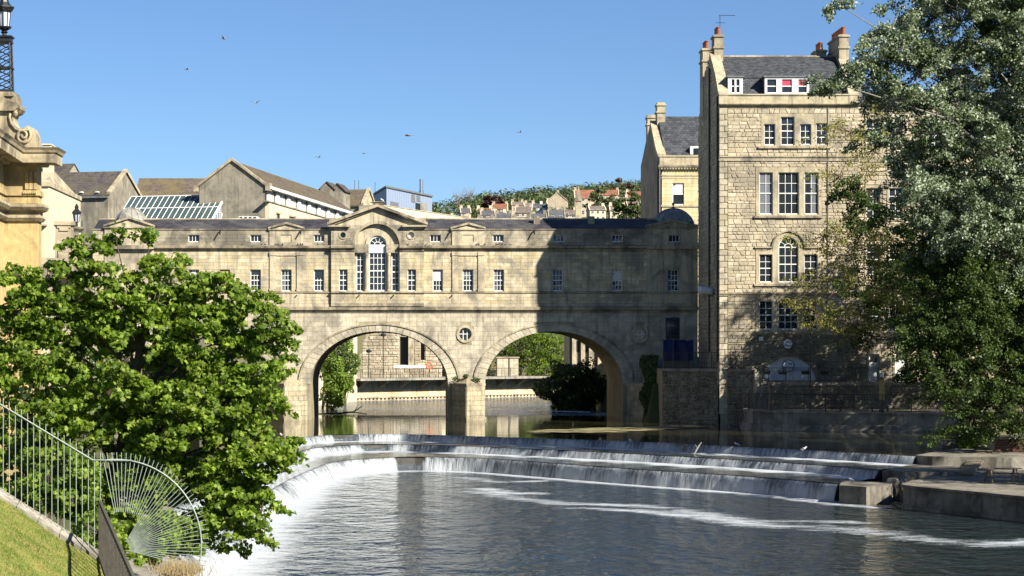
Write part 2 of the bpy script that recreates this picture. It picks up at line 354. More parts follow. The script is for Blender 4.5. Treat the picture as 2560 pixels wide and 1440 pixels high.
# ------------------------------------------------------------------ walls, windows, roofs
def masonry(fr, x0, x1, z0, z1, rh, bw, holes, parent, mat, name='stone', proud=.02, gap=.007, chamfer=.008, rough=0.0, limit=300, keys=(), keep=None):
    """Courses of separate stones on a wall. holes: ('r',x0,x1,z0,z1) or ('a',cx,cz,a,b) arch open below or ('c',cx,cz,r)."""
    ks = {z0, z1} | {k for k in keys if z0 < k < z1}
    for h in holes:
        if h[0] == 'r': ks |= {k for k in (h[3], h[4]) if z0 < k < z1}
    ks = sorted(ks); rows = []
    for a, b in zip(ks, ks[1:]):
        if b - a < .02: continue
        m = max(1, round((b - a) / rh)); cuts = [a + (b - a) * (i + (rnd(-.22, .22) * (rough > 0) if 0 < i < m else 0)) / m for i in range(m + 1)]
        rows += list(zip(cuts, cuts[1:]))
    quads = []
    for za, zb in rows:
        iv = [((x0, x0), (x1, x1))]
        for h in holes:
            if h[0] == 'r':
                if min(zb, h[4]) - max(za, h[3]) < .01: continue
                l, r_ = (h[1], h[1]), (h[2], h[2])
            else:
                if len(h) > 5 and zb <= h[5] + .01: continue
                cx, cz, a = h[1], h[2], h[3]; b = h[4] if h[0] == 'a' else a
                def w(z):
                    t = (z - cz) / b
                    if h[0] == 'a' and t < 0: return a
                    return a * math.sqrt(1 - t * t) if abs(t) < 1 else 0
                wa, wb = w(za), w(zb)
                if h[0] == 'c': wa = wb = max(wa, wb, w(min(max(cz, za), zb)))
                if wa == 0 and wb == 0: continue
                if wa == 0 or wb == 0: wa = wb = max(wa, wb)
                l, r_ = (cx - wa, cx - wb), (cx + wa, cx + wb)
            out = []
            for A, B in iv:
                if r_[0] <= A[0] and r_[1] <= A[1] or l[0] >= B[0] and l[1] >= B[1]: out.append((A, B)); continue
                if min(l[0] - A[0], l[1] - A[1]) > .03: out.append((A, l))
                if min(B[0] - r_[0], B[1] - r_[1]) > .03: out.append((r_, B))
            iv = out
        for A, B in iv:
            lo, hi = max(A), min(B); pts = [A]; x = lo + rnd(.3, 1) * bw[1]
            while x < hi - bw[0] * .6:
                j = rnd(-.1, .1) * rough; pts.append((x - j, x + j)); x += rnd(*bw)
            pts.append(B)
            for p, q in zip(pts, pts[1:]):
                g = gap / 2; jj = lambda: rnd(-.35, .35) * gap * (rough > 0) * 2
                quads.append([(p[0] + g + jj(), za + g + jj()), (q[0] - g + jj(), za + g + jj()), (q[1] - g + jj(), zb - g + jj()), (p[1] + g + jj(), zb - g + jj())])
    if keep: quads = [q for q in quads if keep(sum(p[0] for p in q) / 4, sum(p[1] for p in q) / 4)]
    quads.sort(key=lambda q: -abs((q[1][0] - q[0][0]) * (q[2][1] - q[1][1])))
    rest = MB()
    for i, q in enumerate(quads):
        t = (random.random(), random.random(), random.random()); dd = proud * (1 + rnd(-.35, .5) * rough)
        if i < limit: m = MB(); m.stone(fr, q, 0, dd, chamfer, t); m.obj(name, mat, parent)
        else: rest.stone(fr, q, 0, dd, chamfer, t)
    if rest.v: rest.obj(name + '_courses', mat, parent, kind='stuff')

def bar(m, fr, u0, u1, v0, v1, d0, d1): m.fbox(fr, u0, u1, v0, v1, d0, d1)
def window(parent, fr, u0, u1, v0, v1, nx=2, ny=3, depth=-.18, fw=.07, bw=.03, rail=True, arch=False, pane_mat=None, each=False, name='window', frame_mat=None, half=None, curtain=None):
    """Sash window set back in its opening: white frame with glazing bars (one mesh), glass panes behind as its parts."""
    m = MB(); d0, d1 = depth, depth + .07; fm = frame_mat or M_white; pm = pane_mat or M_glass
    bar(m, fr, u0, u0 + fw, v0, v1, d0, d1); bar(m, fr, u1 - fw, u1, v0, v1, d0, d1)
    bar(m, fr, u0 + fw, u1 - fw, v0, v0 + fw * 1.3, d0, d1 + .04)
    if not arch: bar(m, fr, u0 + fw, u1 - fw, v1 - fw, v1, d0, d1)
    a0, a1, b0, b1 = u0 + fw, u1 - fw, v0 + fw * 1.3, v1 - (0 if arch else fw)
    us = [lerp(a0, a1, i / nx) for i in range(nx + 1)]; vs = [lerp(b0, b1, i / ny) for i in range(ny + 1)]
    for u in us[1:-1]: bar(m, fr, u - bw / 2, u + bw / 2, b0, b1, d0 + .012, d1 - .012)
    for i, v in enumerate(vs[1:-1], 1):
        w = bw * (2.0 if rail and i == ny // 2 else 1); bar(m, fr, a0, a1, v - w / 2, v + w / 2, d0 + .016, d1 - .016 + (.02 if w > bw else 0))
    cx, r_ = (u0 + u1) / 2, (u1 - u0) / 2
    if arch:
        o = arc(cx, v1, r_, r_, 0, 180, 14); i_ = arc(cx, v1, r_ - fw, r_ - fw, 180, 0, 14)
        m.plate(fr, o + i_, [], d0, d1)
        for t in (36, 72, 108, 144):
            c, s_ = math.cos(R(t)), math.sin(R(t)); p, q = fr(cx + c * r_ * .38, v1 + s_ * r_ * .38, d0 + .03), fr(cx + c * (r_ - fw / 2), v1 + s_ * (r_ - fw / 2), d0 + .03); m.tube([p, q], bw * .5, 4)
        m.plate(fr, arc(cx, v1, r_ * .42, r_ * .42, 0, 180, 8) + arc(cx, v1, r_ * .34, r_ * .34, 180, 0, 8), [], d0 + .01, d1 - .01)
        bar(m, fr, a0, a1, v1 - bw, v1 + bw, d0 + .02, d1 - .02)
    w = m.obj(name, fm, parent)
    dg = depth + .02
    if each:
        for i in range(nx):
            for j in range(ny):
                g = MB(); e = [rnd(-.014, .014) for _ in range(4)]
                pmat = pm
                if curtain and (i in curtain) and random.random() < .9: pmat = M_curtain
                g.add([fr(us[i], vs[j], dg + e[0]), fr(us[i + 1], vs[j], dg + e[1]), fr(us[i + 1], vs[j + 1], dg + e[2]), fr(us[i], vs[j + 1], dg + e[1] + e[2] - e[0])], [(0, 1, 2, 3)]); g.obj('pane', pmat, w)
    else:
        g = MB()
        for i in range(nx):
            for j in range(ny):
                e = [rnd(-.02, .02) for _ in range(4)]
                g.add([fr(us[i], vs[j], dg + e[0]), fr(us[i + 1], vs[j], dg + e[1]), fr(us[i + 1], vs[j + 1], dg + e[2]), fr(us[i], vs[j + 1], dg + e[1] + e[2] - e[0])], [(0, 1, 2, 3)])
        g.obj('pane', pm, w)
    if arch:
        g = MB(); g.add([fr(a, b, dg - .004) for a, b in arc(cx, v1, r_ - fw * .6, r_ - fw * .6, 0, 180, 12)], [tuple(range(13))]); g.obj('pane', pm, w)
    if half:                                     # a blind drawn over the upper part
        g = MB(); vv = lerp(b1, b0, half[0]); g.fbox(fr, a0 + .01, a1 - .01, vv, b1, dg + .006, dg + .012); g.obj('blind', half[1], w)
    return w

def slates(fr3, n_rows, w, sw, mat, parent, name='slates', lift=.03, mat_ridge=None):
    """fr3: (eave_left, eave_right, ridge_left, ridge_right). Rows of overlapping slates lying on that plane, joined."""
    el, er, rl, rr = [Vector(p) for p in fr3]; m = MB()
    nrm = (er - el).cross(rl - el).normalized()
    for j in range(n_rows):
        t0, t1 = j / n_rows, (j + 1.25) / n_rows; t1 = min(t1, 1)
        a, b = el.lerp(rl, t0), er.lerp(rr, t0); c, d = el.lerp(rl, t1), er.lerp(rr, t1)
        L = (b - a).length; k = max(1, round(L / sw)); off = (j % 2) * .5
        cut = [0] + [(i + off + rnd(-.06, .06)) / k for i in range(0 if off else 1, k)] + [1]
        for s0, s1 in zip(cut, cut[1:]):
            g = .006 / L * 2; h = lift * rnd(.75, 1.3); tint = (random.random(),) * 3
            p = [a.lerp(b, s0 + g), a.lerp(b, s1 - g), c.lerp(d, s1 - g), c.lerp(d, s0 + g)]
            q = [p[0] + nrm * h, p[1] + nrm * h, p[2] + nrm * h * .35, p[3] + nrm * h * .35]
            m.add([p[0], p[1]] + q, [(0, 1, 3, 2), (2, 3, 4, 5)], tint)
    return m.obj(name, mat, parent, kind='stuff')
def quad(m, a, b, c, d): m.add([a, b, c, d], [(0, 1, 2, 3)])

def gable_house(parent, o, ang, L, D, h, rise, wall, roof, z0=0.0, overhang=.25, win=None, chim=(), rows=10, sw=.6, coping=None, gable_win=None, slate=True, winmat=None):
    """House on frame at o (front-left corner), front along the angle; ridge parallel to the front. Returns the frame."""
    fr = angled(o, ang)
    m = MB(); g = [(0, z0), (D, z0), (D, h), (D / 2, h + rise), (0, h)]
    m.plate(Fr(fr(0, 0, 0), fr.n * -1, fr.u), g, [], 0, L)     # extruded along u
    m.obj('wall', wall, parent)
    ov = overhang; sl = rise / (D / 2)
    rm = MB()
    for sgn, a in ((1, 0), (-1, 1)):
        e0, e1 = (ov, h - sl * ov) if not a else (-D - ov, h - sl * ov)
        p = [fr(-ov * .5, e1, e0), fr(L + ov * .5, e1, e0), fr(L + ov * .5, h + rise, -D / 2), fr(-ov * .5, h + rise, -D / 2)]
        t = Vector((0, 0, .12)); q = [x + t for x in p]; rm.hexa(p + q)
    r_ = rm.obj('roof', roof, parent)
    if slate:
        t = Vector((0, 0, .125)); slates([fr(-ov * .5, h - sl * ov, ov) + t, fr(L + ov * .5, h - sl * ov, ov) + t, fr(-ov * .5, h + rise, -D / 2) + t, fr(L + ov * .5, h + rise, -D / 2) + t], rows, L, sw, roof, r_, 'slate')
    if coping:
        for u in (-.02, L + .02):
            c = MB(); w2 = .22
            for e in (0, -D): 
                p0, p1 = fr(u, h, e), fr(u, h + rise, -D / 2); up = Vector((0, 0, .38)); lo = Vector((0, 0, .02)); du = fr.u * w2
                c.hexa([p0 - du + lo, p0 + du + lo, p1 + du + lo, p1 - du + lo, p0 - du + up, p0 + du + up, p1 + du + up, p1 - du + up])
            c.obj('gable_coping', coping, parent)
    for (u, w, ch, npot) in chim:
        c = MB(); zr = h + rise
        c.fbox(fr, u - w / 2, u + w / 2, zr - 1.2, zr + ch, -D / 2 - .4, -D / 2 + .4); c.fbox(fr, u - w / 2 - .08, u + w / 2 + .08, zr + ch - .25, zr + ch - .1, -D / 2 - .48, -D / 2 + .48)
        co = c.obj('chimney', wall, r_)
        for k in range(npot):
            c = MB(); pp = fr(u + (k - (npot - 1) / 2) * w / npot, 0, -D / 2); c.lathe([(.14, 0), (.17, .1), (.12, .15), (.13, .55), (.16, .6)], (pp.x, pp.y, zr + ch), 8); c.obj('chimney_pot', M_pot, parent)
    for (u, v, w, hh) in (win or []):
        q = MB(); q.fbox(fr, u - w / 2, u + w / 2, v, v + hh, -.02, .03); f_ = q.obj('window', winmat or M_white, parent)
        q = MB()
        for i in (0, 1):
            for j in (0, 1):
                q.fbox(fr, u - w / 2 + .07 + i * (w / 2 - .03), u - .03 + i * (w / 2 - .04), v + .07 + j * (hh / 2 - .03), v + hh / 2 - .03 + j * (hh / 2 - .04), .031, .034)
        q.obj('pane', M_glass, f_)
    return fr

# ------------------------------------------------------------------ foliage
LEAF_MAPLE = [(0, -.5), (.10, -.22), (.36, -.30), (.30, -.05), (.52, .12), (.26, .20), (.20, .34), (0, .60), (-.20, .34), (-.26, .20), (-.52, .12), (-.30, -.05), (-.36, -.30), (-.10, -.22)]
LEAF_OVAL = [(0, -.5), (.30, -.1), (.22, .3), (0, .55), (-.22, .3), (-.30, -.1)]
LEAF_QUAD = [(0, -.55), (.33, -.02), (0, .6), (-.33, -.02)]
LEAF_TRI = [(-.35, -.4), (.35, -.3), (.05, .6)]
def put_leaf(m, c, nrm, s, shape, bend=.12, roll=None):
    nrm = nrm.normalized(); t = nrm.orthogonal().normalized(); b = nrm.cross(t); a = rnd(0, 6.283) if roll is None else roll
    x, y = t * math.cos(a) + b * math.sin(a), b * math.cos(a) - t * math.sin(a)
    vs = [c + x * (p[0] * s) + y * (p[1] * s) - nrm * (bend * s * (p[0] * p[0] * 2 + abs(p[1]))) for p in shape]
    if len(shape) > 6: m.add([c] + vs, [(0, i + 1, (i + 1) % len(vs) + 1) for i in range(len(vs))])
    else: m.add(vs, [tuple(range(len(vs)))])
def rand_dir():
    z = rnd(-1, 1); a = rnd(0, 6.283); r_ = math.sqrt(1 - z * z); return Vector((r_ * math.cos(a), r_ * math.sin(a), z))
def in_ball():
    while True:
        v = Vector((rnd(-1, 1), rnd(-1, 1), rnd(-1, 1)))
        if v.length <= 1: return v
def crown_clusters(blobs, dens):
    out = []
    for (c, r_) in blobs:
        n_ = max(1, int(dens * r_[0] * r_[2] * 3.14))
        for _ in range(n_):
            d = rand_dir(); k = rnd(.35, 1) ** .5
            if random.random() < .14: k = rnd(1.0, 1.35)
            out.append(Vector((c[0] + d.x * r_[0] * k, c[1] + d.y * r_[1] * k, c[2] + d.z * r_[2] * k)))
    return out
def tree(name, label, base, top, blobs, dens, per, cr, leaf, shape, mat, bark, trunk_r, group=None, flat=.6, parts=0, twig=.02, up=.5, limbs=True, cat='tree', trunk_name='trunk', spray=0.0, bias=(.22, -.35)):
    t = thing(name, label, cat, base, group); base, top = Vector(base), Vector(top)
    cl = crown_clusters(blobs, dens); m = MB(); L = []
    for c in cl:
        a = rnd(0, 6.283); hd = Vector((math.cos(a), math.sin(a), rnd(-.1, .5))); sl = spray * rnd(.6, 1.4); dr = rnd(.25, .7)
        for _ in range(int(per * rnd(.6, 1.4))):
            v = in_ball(); v.z *= flat; p = c + v * cr
            if spray: s = random.random(); p = c + hd * (s * sl) - Vector((0, 0, dr * sl * s * s)) + v * (cr * lerp(.95, .4, s))
            nv = rand_dir() * 1.15 + Vector((*bias, up)) + v * .4
            L.append((p, nv, leaf * rnd(.65, 1.25)))
    if parts:
        L.sort(key=lambda q: q[0].y - q[2] * 6); near = L[:parts]; L = L[parts:]
    for p, nv, s in L: put_leaf(m, p, nv, s, shape)
    cw = m.obj('crown', mat, t, kind='stuff')
    if parts:
        k = MB(); put_leaf(k, Vector((0, 0, 0)), Vector((0, 0, 1)), 1.0, shape, roll=0); proto = None
        for p, nv, s in near:
            o = k.obj('leaf', mat, t) if proto is None else copy_obj(proto, t)
            if proto is None: proto = o
            o.matrix_parent_inverse = Matrix.Translation(-base); o.location = p; o.scale = (s, s, s)
            o.rotation_euler = nv.to_track_quat('Z', 'Y').to_euler()
    b = MB(); mid = base.lerp(top, .5) + Vector((rnd(-.2, .2), 0, 0)) * trunk_r * 3
    b.tube([base - Vector((0, 0, .4)), base.lerp(mid, .3), mid, top], [trunk_r * 1.35, trunk_r, trunk_r * .8, trunk_r * .4], 9)
    b.obj(trunk_name, bark, t, smooth=True)
    if limbs:
        b = MB(); ends = []
        for (c, r_) in blobs:
            c = Vector(c); s = base.lerp(top, min(1, max(.3, (c.z - base.z) / max(.1, top.z - base.z) * .7))); e = c
            k = s.lerp(e, .5) + Vector((rnd(-.1, .1), rnd(-.1, .1), rnd(.05, .18))) * (e - s).length * .6
            b.tube([s, s.lerp(k, .5), k, e], [trunk_r * .45, trunk_r * .3, trunk_r * .17, trunk_r * .06], 6, False); ends += [s.lerp(e, .5), k, e, k.lerp(e, .5)]
        for c in cl:
            e = min(ends, key=lambda q: (q - c).length_squared); k = e.lerp(c, .5) + in_ball() * (c - e).length * .12
            b.tube([e, k, c], [twig * 1.5, twig, twig * .5], 4, False)
        b.obj('branches', bark, t, kind='stuff')
    return t
def shrub(name, label, c, r_, n_, leaf, mat, shape=LEAF_OVAL, group=None, cat='shrub', base=None, stem=True):
    t = thing(name, label, cat, base or (c[0], c[1], c[2] - r_[2]), group); m = MB()
    for _ in range(n_):
        d = rand_dir(); k = rnd(.3, 1) ** .45; k *= .85 + .3 * math.sin(d.x * 5 + c[0]) * math.cos(d.z * 6); p = Vector((c[0] + d.x * r_[0] * k, c[1] + d.y * r_[1] * k, c[2] + d.z * r_[2] * k))
        put_leaf(m, p, d + rand_dir() * .8 + Vector((0, 0, .3)), leaf * rnd(.6, 1.3), shape)
    m.obj('foliage', mat, t, kind='stuff')
    if stem:
        b = MB()
        for _ in range(5):
            d = rand_dir(); e = Vector((c[0] + d.x * r_[0] * .6, c[1] + d.y * r_[1] * .6, c[2] + abs(d.z) * r_[2] * .6)); s = Vector(t.location) - Vector((0, 0, .3))
            b.tube([s, s.lerp(e, .5) + Vector((0, 0, .2)), e], [.06, .04, .015], 5)
        b.obj('stem', M_bark, t)
    return t
def railing(name, label, pts, h, post_gap=2.2, bar_gap=.13, r_=.022, group=None, low=.1, bars=True, mat=None, cat='railing', mid=False):
    """Iron railing along pts (x,y,z of its foot): rails, posts and balusters, each a part."""
    mat = mat or M_iron; pts = [Vector(p) for p in pts]; t = thing(name, label, cat, pts[0], group); m = MB(); up = Vector((0, 0, h))
    m.tube([p + up for p in pts], r_ * 1.3, 6); m.obj('top_rail', mat, t)
    m = MB(); m.tube([p + Vector((0, 0, low)) for p in pts], r_, 5); m.obj('bottom_rail', mat, t)
    if mid: m = MB(); m.tube([p + Vector((0, 0, h * .86)) for p in pts], r_ * .8, 5); m.obj('middle_rail', mat, t)
    seg = [(b - a).length for a, b in zip(pts, pts[1:])]; L = sum(seg)
    def at(s):
        for (a, b), l in zip(zip(pts, pts[1:]), seg):
            if s <= l + 1e-6: return a.lerp(b, s / l)
            s -= l
        return pts[-1]
    n_ = max(1, round(L / post_gap))
    for i in range(n_ + 1): p = at(L * i / n_); m = MB(); m.tube([p, p + up], r_ * 1.6, 6); m.obj('post', mat, t)
    if bars:
        k = int(L / bar_gap); m = MB()
        for i in range(1, k): p = at(L * i / k); m.tube([p + Vector((0, 0, low)), p + up], r_ * .5, 4, False)
        m.obj('balusters', mat, t, kind='stuff')
    return t
# ------------------------------------------------------------------ ground and river
LB = [(-60, -5.6), (50, -5.6), (60, -7), (88, -11.5), (200, -28), (214, -28), (224, -15), (276, -9.5), (290, 2), (305, 17.4), (330, 30), (400, 60)]   # left bank x(y)
RB = [(-60, 60), (77, 38), (103, 30), (112, 27), (126, 30), (131, 32), (150, 43), (168, 43), (175, 28.5), (190, 28), (193, 22), (214, 21), (240, 17), (300, 24), (330, 60), (400, 90)]
HILL = [(-.45, 490), (-.2, 560), (.008, 550), (.03, 535), (.055, 522), (.085, 510), (.11, 502), (.2, 475), (.4, 420)]
def ground_z(x, y):
    xl, xr = interp(y, LB), interp(y, RB)
    if y < 330 and xl < x < xr: return -3.6
    if y > 330:
        t = min(1, max(0, (y - 600) / 1200.0)); zt = CZ + (880 - interp(x / y, HILL)) * 1800 / F
        z = lerp(6, zt, t ** .6); return z if y < 1800 else z - (y - 1800) * .04
    if x <= xl:
        if y < 62: return .35
        if y < 200: pl = -16.5 - (y - 96) * .141; return 10.4 if x < pl - .6 and y > 96 else .6
        return 9.0 if x < xl - 26 and y > 230 else 2.5 if x < xl - 3 else -.6
    if y < 128: return -.95
    if y < 156: return -.1
    if y < 186.6: return 1.2
    if y < 200: return 3.6
    return 6.0 if x > xr + 4 else -.5
def axis(parts):
    out = []
    for a, b, st in parts:
        k = a
        while k < b - 1e-6: out.append(k); k += st
    return out + [parts[-1][1]]
xs = axis([(-4000, -600, 400), (-600, -120, 40), (-120, -44, 8), (-44, 62, 1.5), (62, 240, 8), (240, 600, 30), (600, 4000, 400)])
ys = axis([(-400, -40, 60), (-40, 330, 1.9), (330, 420, 6), (420, 1900, 25), (1900, 7000, 500)])
m = MB(); m.v = [(x, y, ground_z(x, y)) for y in ys for x in xs]; nx_ = len(xs)
m.f = [(j * nx_ + i, j * nx_ + i + 1, (j + 1) * nx_ + i + 1, (j + 1) * nx_ + i) for j in range(len(ys) - 1) for i in range(nx_ - 1)]
g = m.obj('ground', M_ground, smooth=False); g['kind'] = 'structure'

def smooth_curve(pts, n_):
    P = [Vector(p) for p in pts]; P = [P[0] * 2 - P[1]] + P + [P[-1] * 2 - P[-2]]; d = []
    for i in range(1, len(P) - 2):
        for k in range(20):
            t = k / 20; a, b, c, e = P[i - 1], P[i], P[i + 1], P[i + 2]
            d.append(.5 * ((2 * b) + (c - a) * t + (2 * a - 5 * b + 4 * c - e) * t * t + (3 * b - a - 3 * c + e) * t ** 3))
    d.append(P[-2]); L = [0]
    for a, b in zip(d, d[1:]): L.append(L[-1] + (b - a).length)
    out = []; j = 0
    for i in range(n_):
        s = L[-1] * i / (n_ - 1)
        while j < len(L) - 2 and L[j + 1] < s: j += 1
        out.append(d[j].lerp(d[j + 1], (s - L[j]) / max(1e-6, L[j + 1] - L[j])))
    return out, L[-1]
Z1, Z2, Z3, ZP = 0.0, -.5, -.95, -1.85
def px_curve(pp, z): return [onz(a, b, z) for a, b in pp]
C1, L1 = smooth_curve([(-10.9, 79.5, 0), (-9.9, 82, 0), (-9.9, 86, 0), (-10.1, 100, 0), (-10.2, 125, 0), (-9.9, 148, 0)] + px_curve([(752, 1096), (820, 1089.5), (905, 1087), (1050, 1088), (1300, 1096), (1600, 1106), (1850, 1119), (2000, 1126), (2290, 1143)], 0), 260)
C2, L2 = smooth_curve([(-10.7, 78, Z2), (-9.2, 80, Z2), (-8.9, 85, Z2), (-9.2, 100, Z2), (-9.1, 125, Z2), (-8.7, 140, Z2)] + px_curve([(765, 1127), (819, 1118.5), (975, 1112.5), (1225, 1120), (1600, 1138), (2000, 1162), (2200, 1178)], Z2), 260)
C3, L3 = smooth_curve([(-10.5, 76.5, Z3), (-8.6, 78, Z3), (-7.9, 83, Z3), (-8.1, 100, Z3), (-7.8, 112, Z3), (-7.2, 124, Z3)] + px_curve([(800, 1168), (834, 1157.5), (912, 1149.5), (1000, 1145), (1069, 1144.5), (1225, 1149), (1600, 1176), (1850, 1192), (2095, 1212)], Z3), 260)
def offset(C, d, z):
    out = []
    for i, p in enumerate(C):
        t = C[min(i + 1, len(C) - 1)] - C[max(i - 1, 0)]; nn = Vector((t.y, -t.x, 0)).normalized()   # towards the pool
        k = d[i] if isinstance(d, list) else d; out.append(Vector((p.x + nn.x * k, p.y + nn.y * k, z)))
    return out
weir = thing('weir', 'three-stepped horseshoe weir of dark stone with white water falling over it', 'weir', (0, 160, -2))
GAPS = {0: [(835, 892)], 1: [(905, 965)], 2: [(993, 1062)]}     # dry patches of each fall, in photo columns
def fall(C, L, ztop, zbot, idx):
    foot = offset(C, [.32 + (.75 if idx == 2 else .35) * (max(0, min(1, (150 - p.y) / 30)) if p.x < -3 else 0) for p in C], zbot); m = MB(); m.uv = []; foam = []; K = 7; n_ = len(C)
    lip = offset(C, -.25, ztop + .05)
    for i in range(n_):
        u = L * i / (n_ - 1)
        px = CX + C[i].x * F / C[i].y; dry = any(a < px < b for a, b in GAPS[idx]) and C[i].y > 100
        arm = max(0, min(1, (156 - C[i].y) / 16)) if C[i].x < -3 else 0
        for k in range(K):
            t = k / (K - 1)
            w = .05 * math.sin(u * 3.1 + idx) + .04 * math.sin(u * 7.7 + 2 * idx) * t
            tt = t ** 1.6; p = lip[i].lerp(foot[i], 0)
            x = lerp(C[i].x, foot[i].x, t) ; y = lerp(C[i].y, foot[i].y, t)
            z = lerp(ztop + .05, zbot - .03, tt)
            nn = (foot[i] - C[i]); nn.z = 0; nn.normalize(); q = Vector((x, y, z + arm * t * (1 - t) * .5 * math.sin(u * 2.3) * math.sin(u * 5.1 + k))) + nn * (w * t * (0 if dry else 1) * (1 + arm) - (.16 if dry else 0))
            m.v.append(tuple(q)); m.uv.append((u, t * (ztop - zbot))); foam.append(-1.2 if dry else t * .75 + arm * .16 - .14 + (.14 if idx == 2 else 0))
    for i in range(n_ - 1):
        for k in range(K - 1): a = i * K + k; m.f.append((a, a + 1, a + K + 1, a + K))
    m.at['foam'] = foam; m.obj('water_fall', M_casc, weir, smooth=True); return foot
def tread(A, B, z0, z1, idx):                       # running water between one foot and the next crest
    m = MB(); foam = []; K = 9; n_ = len(A)
    for i in range(n_):
        arm = max(0, min(1, (156 - A[i].y) / 16)) if A[i].x < -3 else 0
        for k in range(K):
            t = k / (K - 1); p = A[i].lerp(B[i], t); p.z = lerp(z0, z1 + .05, t) + .03 + .03 * math.sin(i * .9 + k) * (t > 0) * (t < 1); m.v.append(tuple(p))
            foam.append(max(0, 2.3 - t * 4.6) * (.9 + .3 * math.sin(i * .37 + idx)) + arm * 1.05)
    for i in range(n_ - 1):
        for k in range(K - 1): a = i * K + k; m.f.append((a, a + 1, a + K + 1, a + K))
    m.at['foam'] = foam; m.obj('running_water', M_tread, weir, smooth=True)
def step(C, Cn, ztop, zbot, name):
    m = MB(); n_ = len(C); B = offset(C, -1.2, ztop - .02); A = offset(C, .02, ztop - .02); D_ = offset(C, .12, zbot - .4)
    for i in range(n_): m.v += [tuple(B[i]), tuple(A[i]), tuple(D_[i])]
    for i in range(n_ - 1): a = i * 3; m.f += [(a, a + 1, a + 4, a + 3), (a + 1, a + 2, a + 5, a + 4)]
    m.f += [(0, 1, 2), (n_ * 3 - 1, n_ * 3 - 2, n_ * 3 - 3)]
    m.obj(name, M_wetstone, weir)
M_wetstone = plain('wet_dark_stone', (.05, .046, .036), .35, .35, 3, .5, bump=.4)
for C, a, b in ((C1, Z1, Z2), (C2, Z2, Z3), (C3, Z3, ZP)): step(C, None, a, b, 'stone_step')
F1 = fall(C1, L1, Z1, Z2, 0); tread(F1, C2, Z2, Z2, 0)
F2 = fall(C2, L2, Z2, Z3, 1); tread(F2, C3, Z3, Z3, 1)
F3 = fall(C3, L3, Z3, ZP, 2)
# upper river: outside the horseshoe, up to and under the bridge; beyond it the wind-rippled reach
m = MB(); lip1 = offset(C1, -.05, .03)
ring = [(p.x, p.y) for p in lip1] + [(33, 129), (48, 150), (48, 214), (-48, 214), (-48, 79.5)]
tri = tessellate_polygon([[Vector((x, y, 0)) for x, y in ring]])
m.v = [(x, y, .05 if i < len(lip1) else .05) for i, (x, y) in enumerate(ring)]
for t in tri:
    a, b, c = [ring[i] for i in t]
    m.f.append(tuple(t) if (b[0] - a[0]) * (c[1] - a[1]) - (b[1] - a[1]) * (c[0] - a[0]) > 0 else tuple(t[::-1]))
rv = m.obj('river', M_upper); rv['kind'] = 'structure'
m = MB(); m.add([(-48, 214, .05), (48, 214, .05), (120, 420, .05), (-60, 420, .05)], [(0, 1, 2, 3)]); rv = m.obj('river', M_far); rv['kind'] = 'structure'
# lower pool with its foam
def seg_d(p, a, b):
    ab = b - a; t = max(0, min(1, (p - a).dot(ab) / ab.length_squared)); return (p - a - ab * t).length, t
STREAK = [[(1190, 1228), (1290, 1246), (1400, 1259), (1560, 1262), (1700, 1272), (1760, 1290)], [(1420, 1270), (1600, 1277), (1780, 1298), (1930, 1302), (2120, 1306)], [(1740, 1283), (1900, 1312), (2060, 1318), (2200, 1332), (2330, 1352), (2440, 1362), (2640, 1352)],
          [(1170, 1195), (1240, 1205), (1340, 1203)], [(1200, 1222), (1260, 1233), (1330, 1234)], [(2020, 1252), (2100, 1262), (2180, 1268)]]
SW = [2.0, 1.7, 2.7, 1.8, 2.2, 1.6]
ST = [[Vector((*onz(a, b, ZP).xy,)) for a, b in s] for s in STREAK]
F3s = [Vector((p.x, p.y)) for p in F3[::2]]
def pool_foam(x, y):
    p = Vector((x, y)); f = 0
    d = min((p - q).length for q in F3s); arm = max(0, min(1, (134 - y) / 22)) if x < 1 else 0
    f = max(0, 1.5 - d / (1.5 + .3 * arm), (.62 - d / 8) * arm)
    for s, w in zip(ST, SW):
        dd = min(seg_d(p, a, b)[0] for a, b in zip(s, s[1:])); f = max(f, (.97 - dd / w) * (.92 + .22 * math.sin(x * .9 + y * .37)))
    return max(0, min(1.5, f))
xs = axis([(-16, 46, .45)]); ys = axis([(70, 150, .55)]); m = MB(); nx_ = len(xs)
m.v = [(x, y, ZP) for y in ys for x in xs]; m.at['foam'] = [pool_foam(x, y) for y in ys for x in xs]
m.f = [(j * nx_ + i, j * nx_ + i + 1, (j + 1) * nx_ + i + 1, (j + 1) * nx_ + i) for j in range(len(ys) - 1) for i in range(nx_ - 1)]
k = len(m.v); m.v += [(-16, -40, ZP), (62, -40, ZP), (62, 70, ZP)]; m.at['foam'] += [0, 0, 0]
m.f.append((k, k + 1, k + 2) + tuple(range(nx_ - 1, -1, -1)))
k = len(m.v); m.v += [(62, 70, ZP), (62, 150, ZP)]; m.at['foam'] += [0, 0]; m.f.append((nx_ - 1, k, k + 1, nx_ * len(ys) - 1) + tuple(nx_ * j - 1 for j in range(len(ys) - 1, 1, -1)))
rv = m.obj('river', M_pool); rv['kind'] = 'structure'
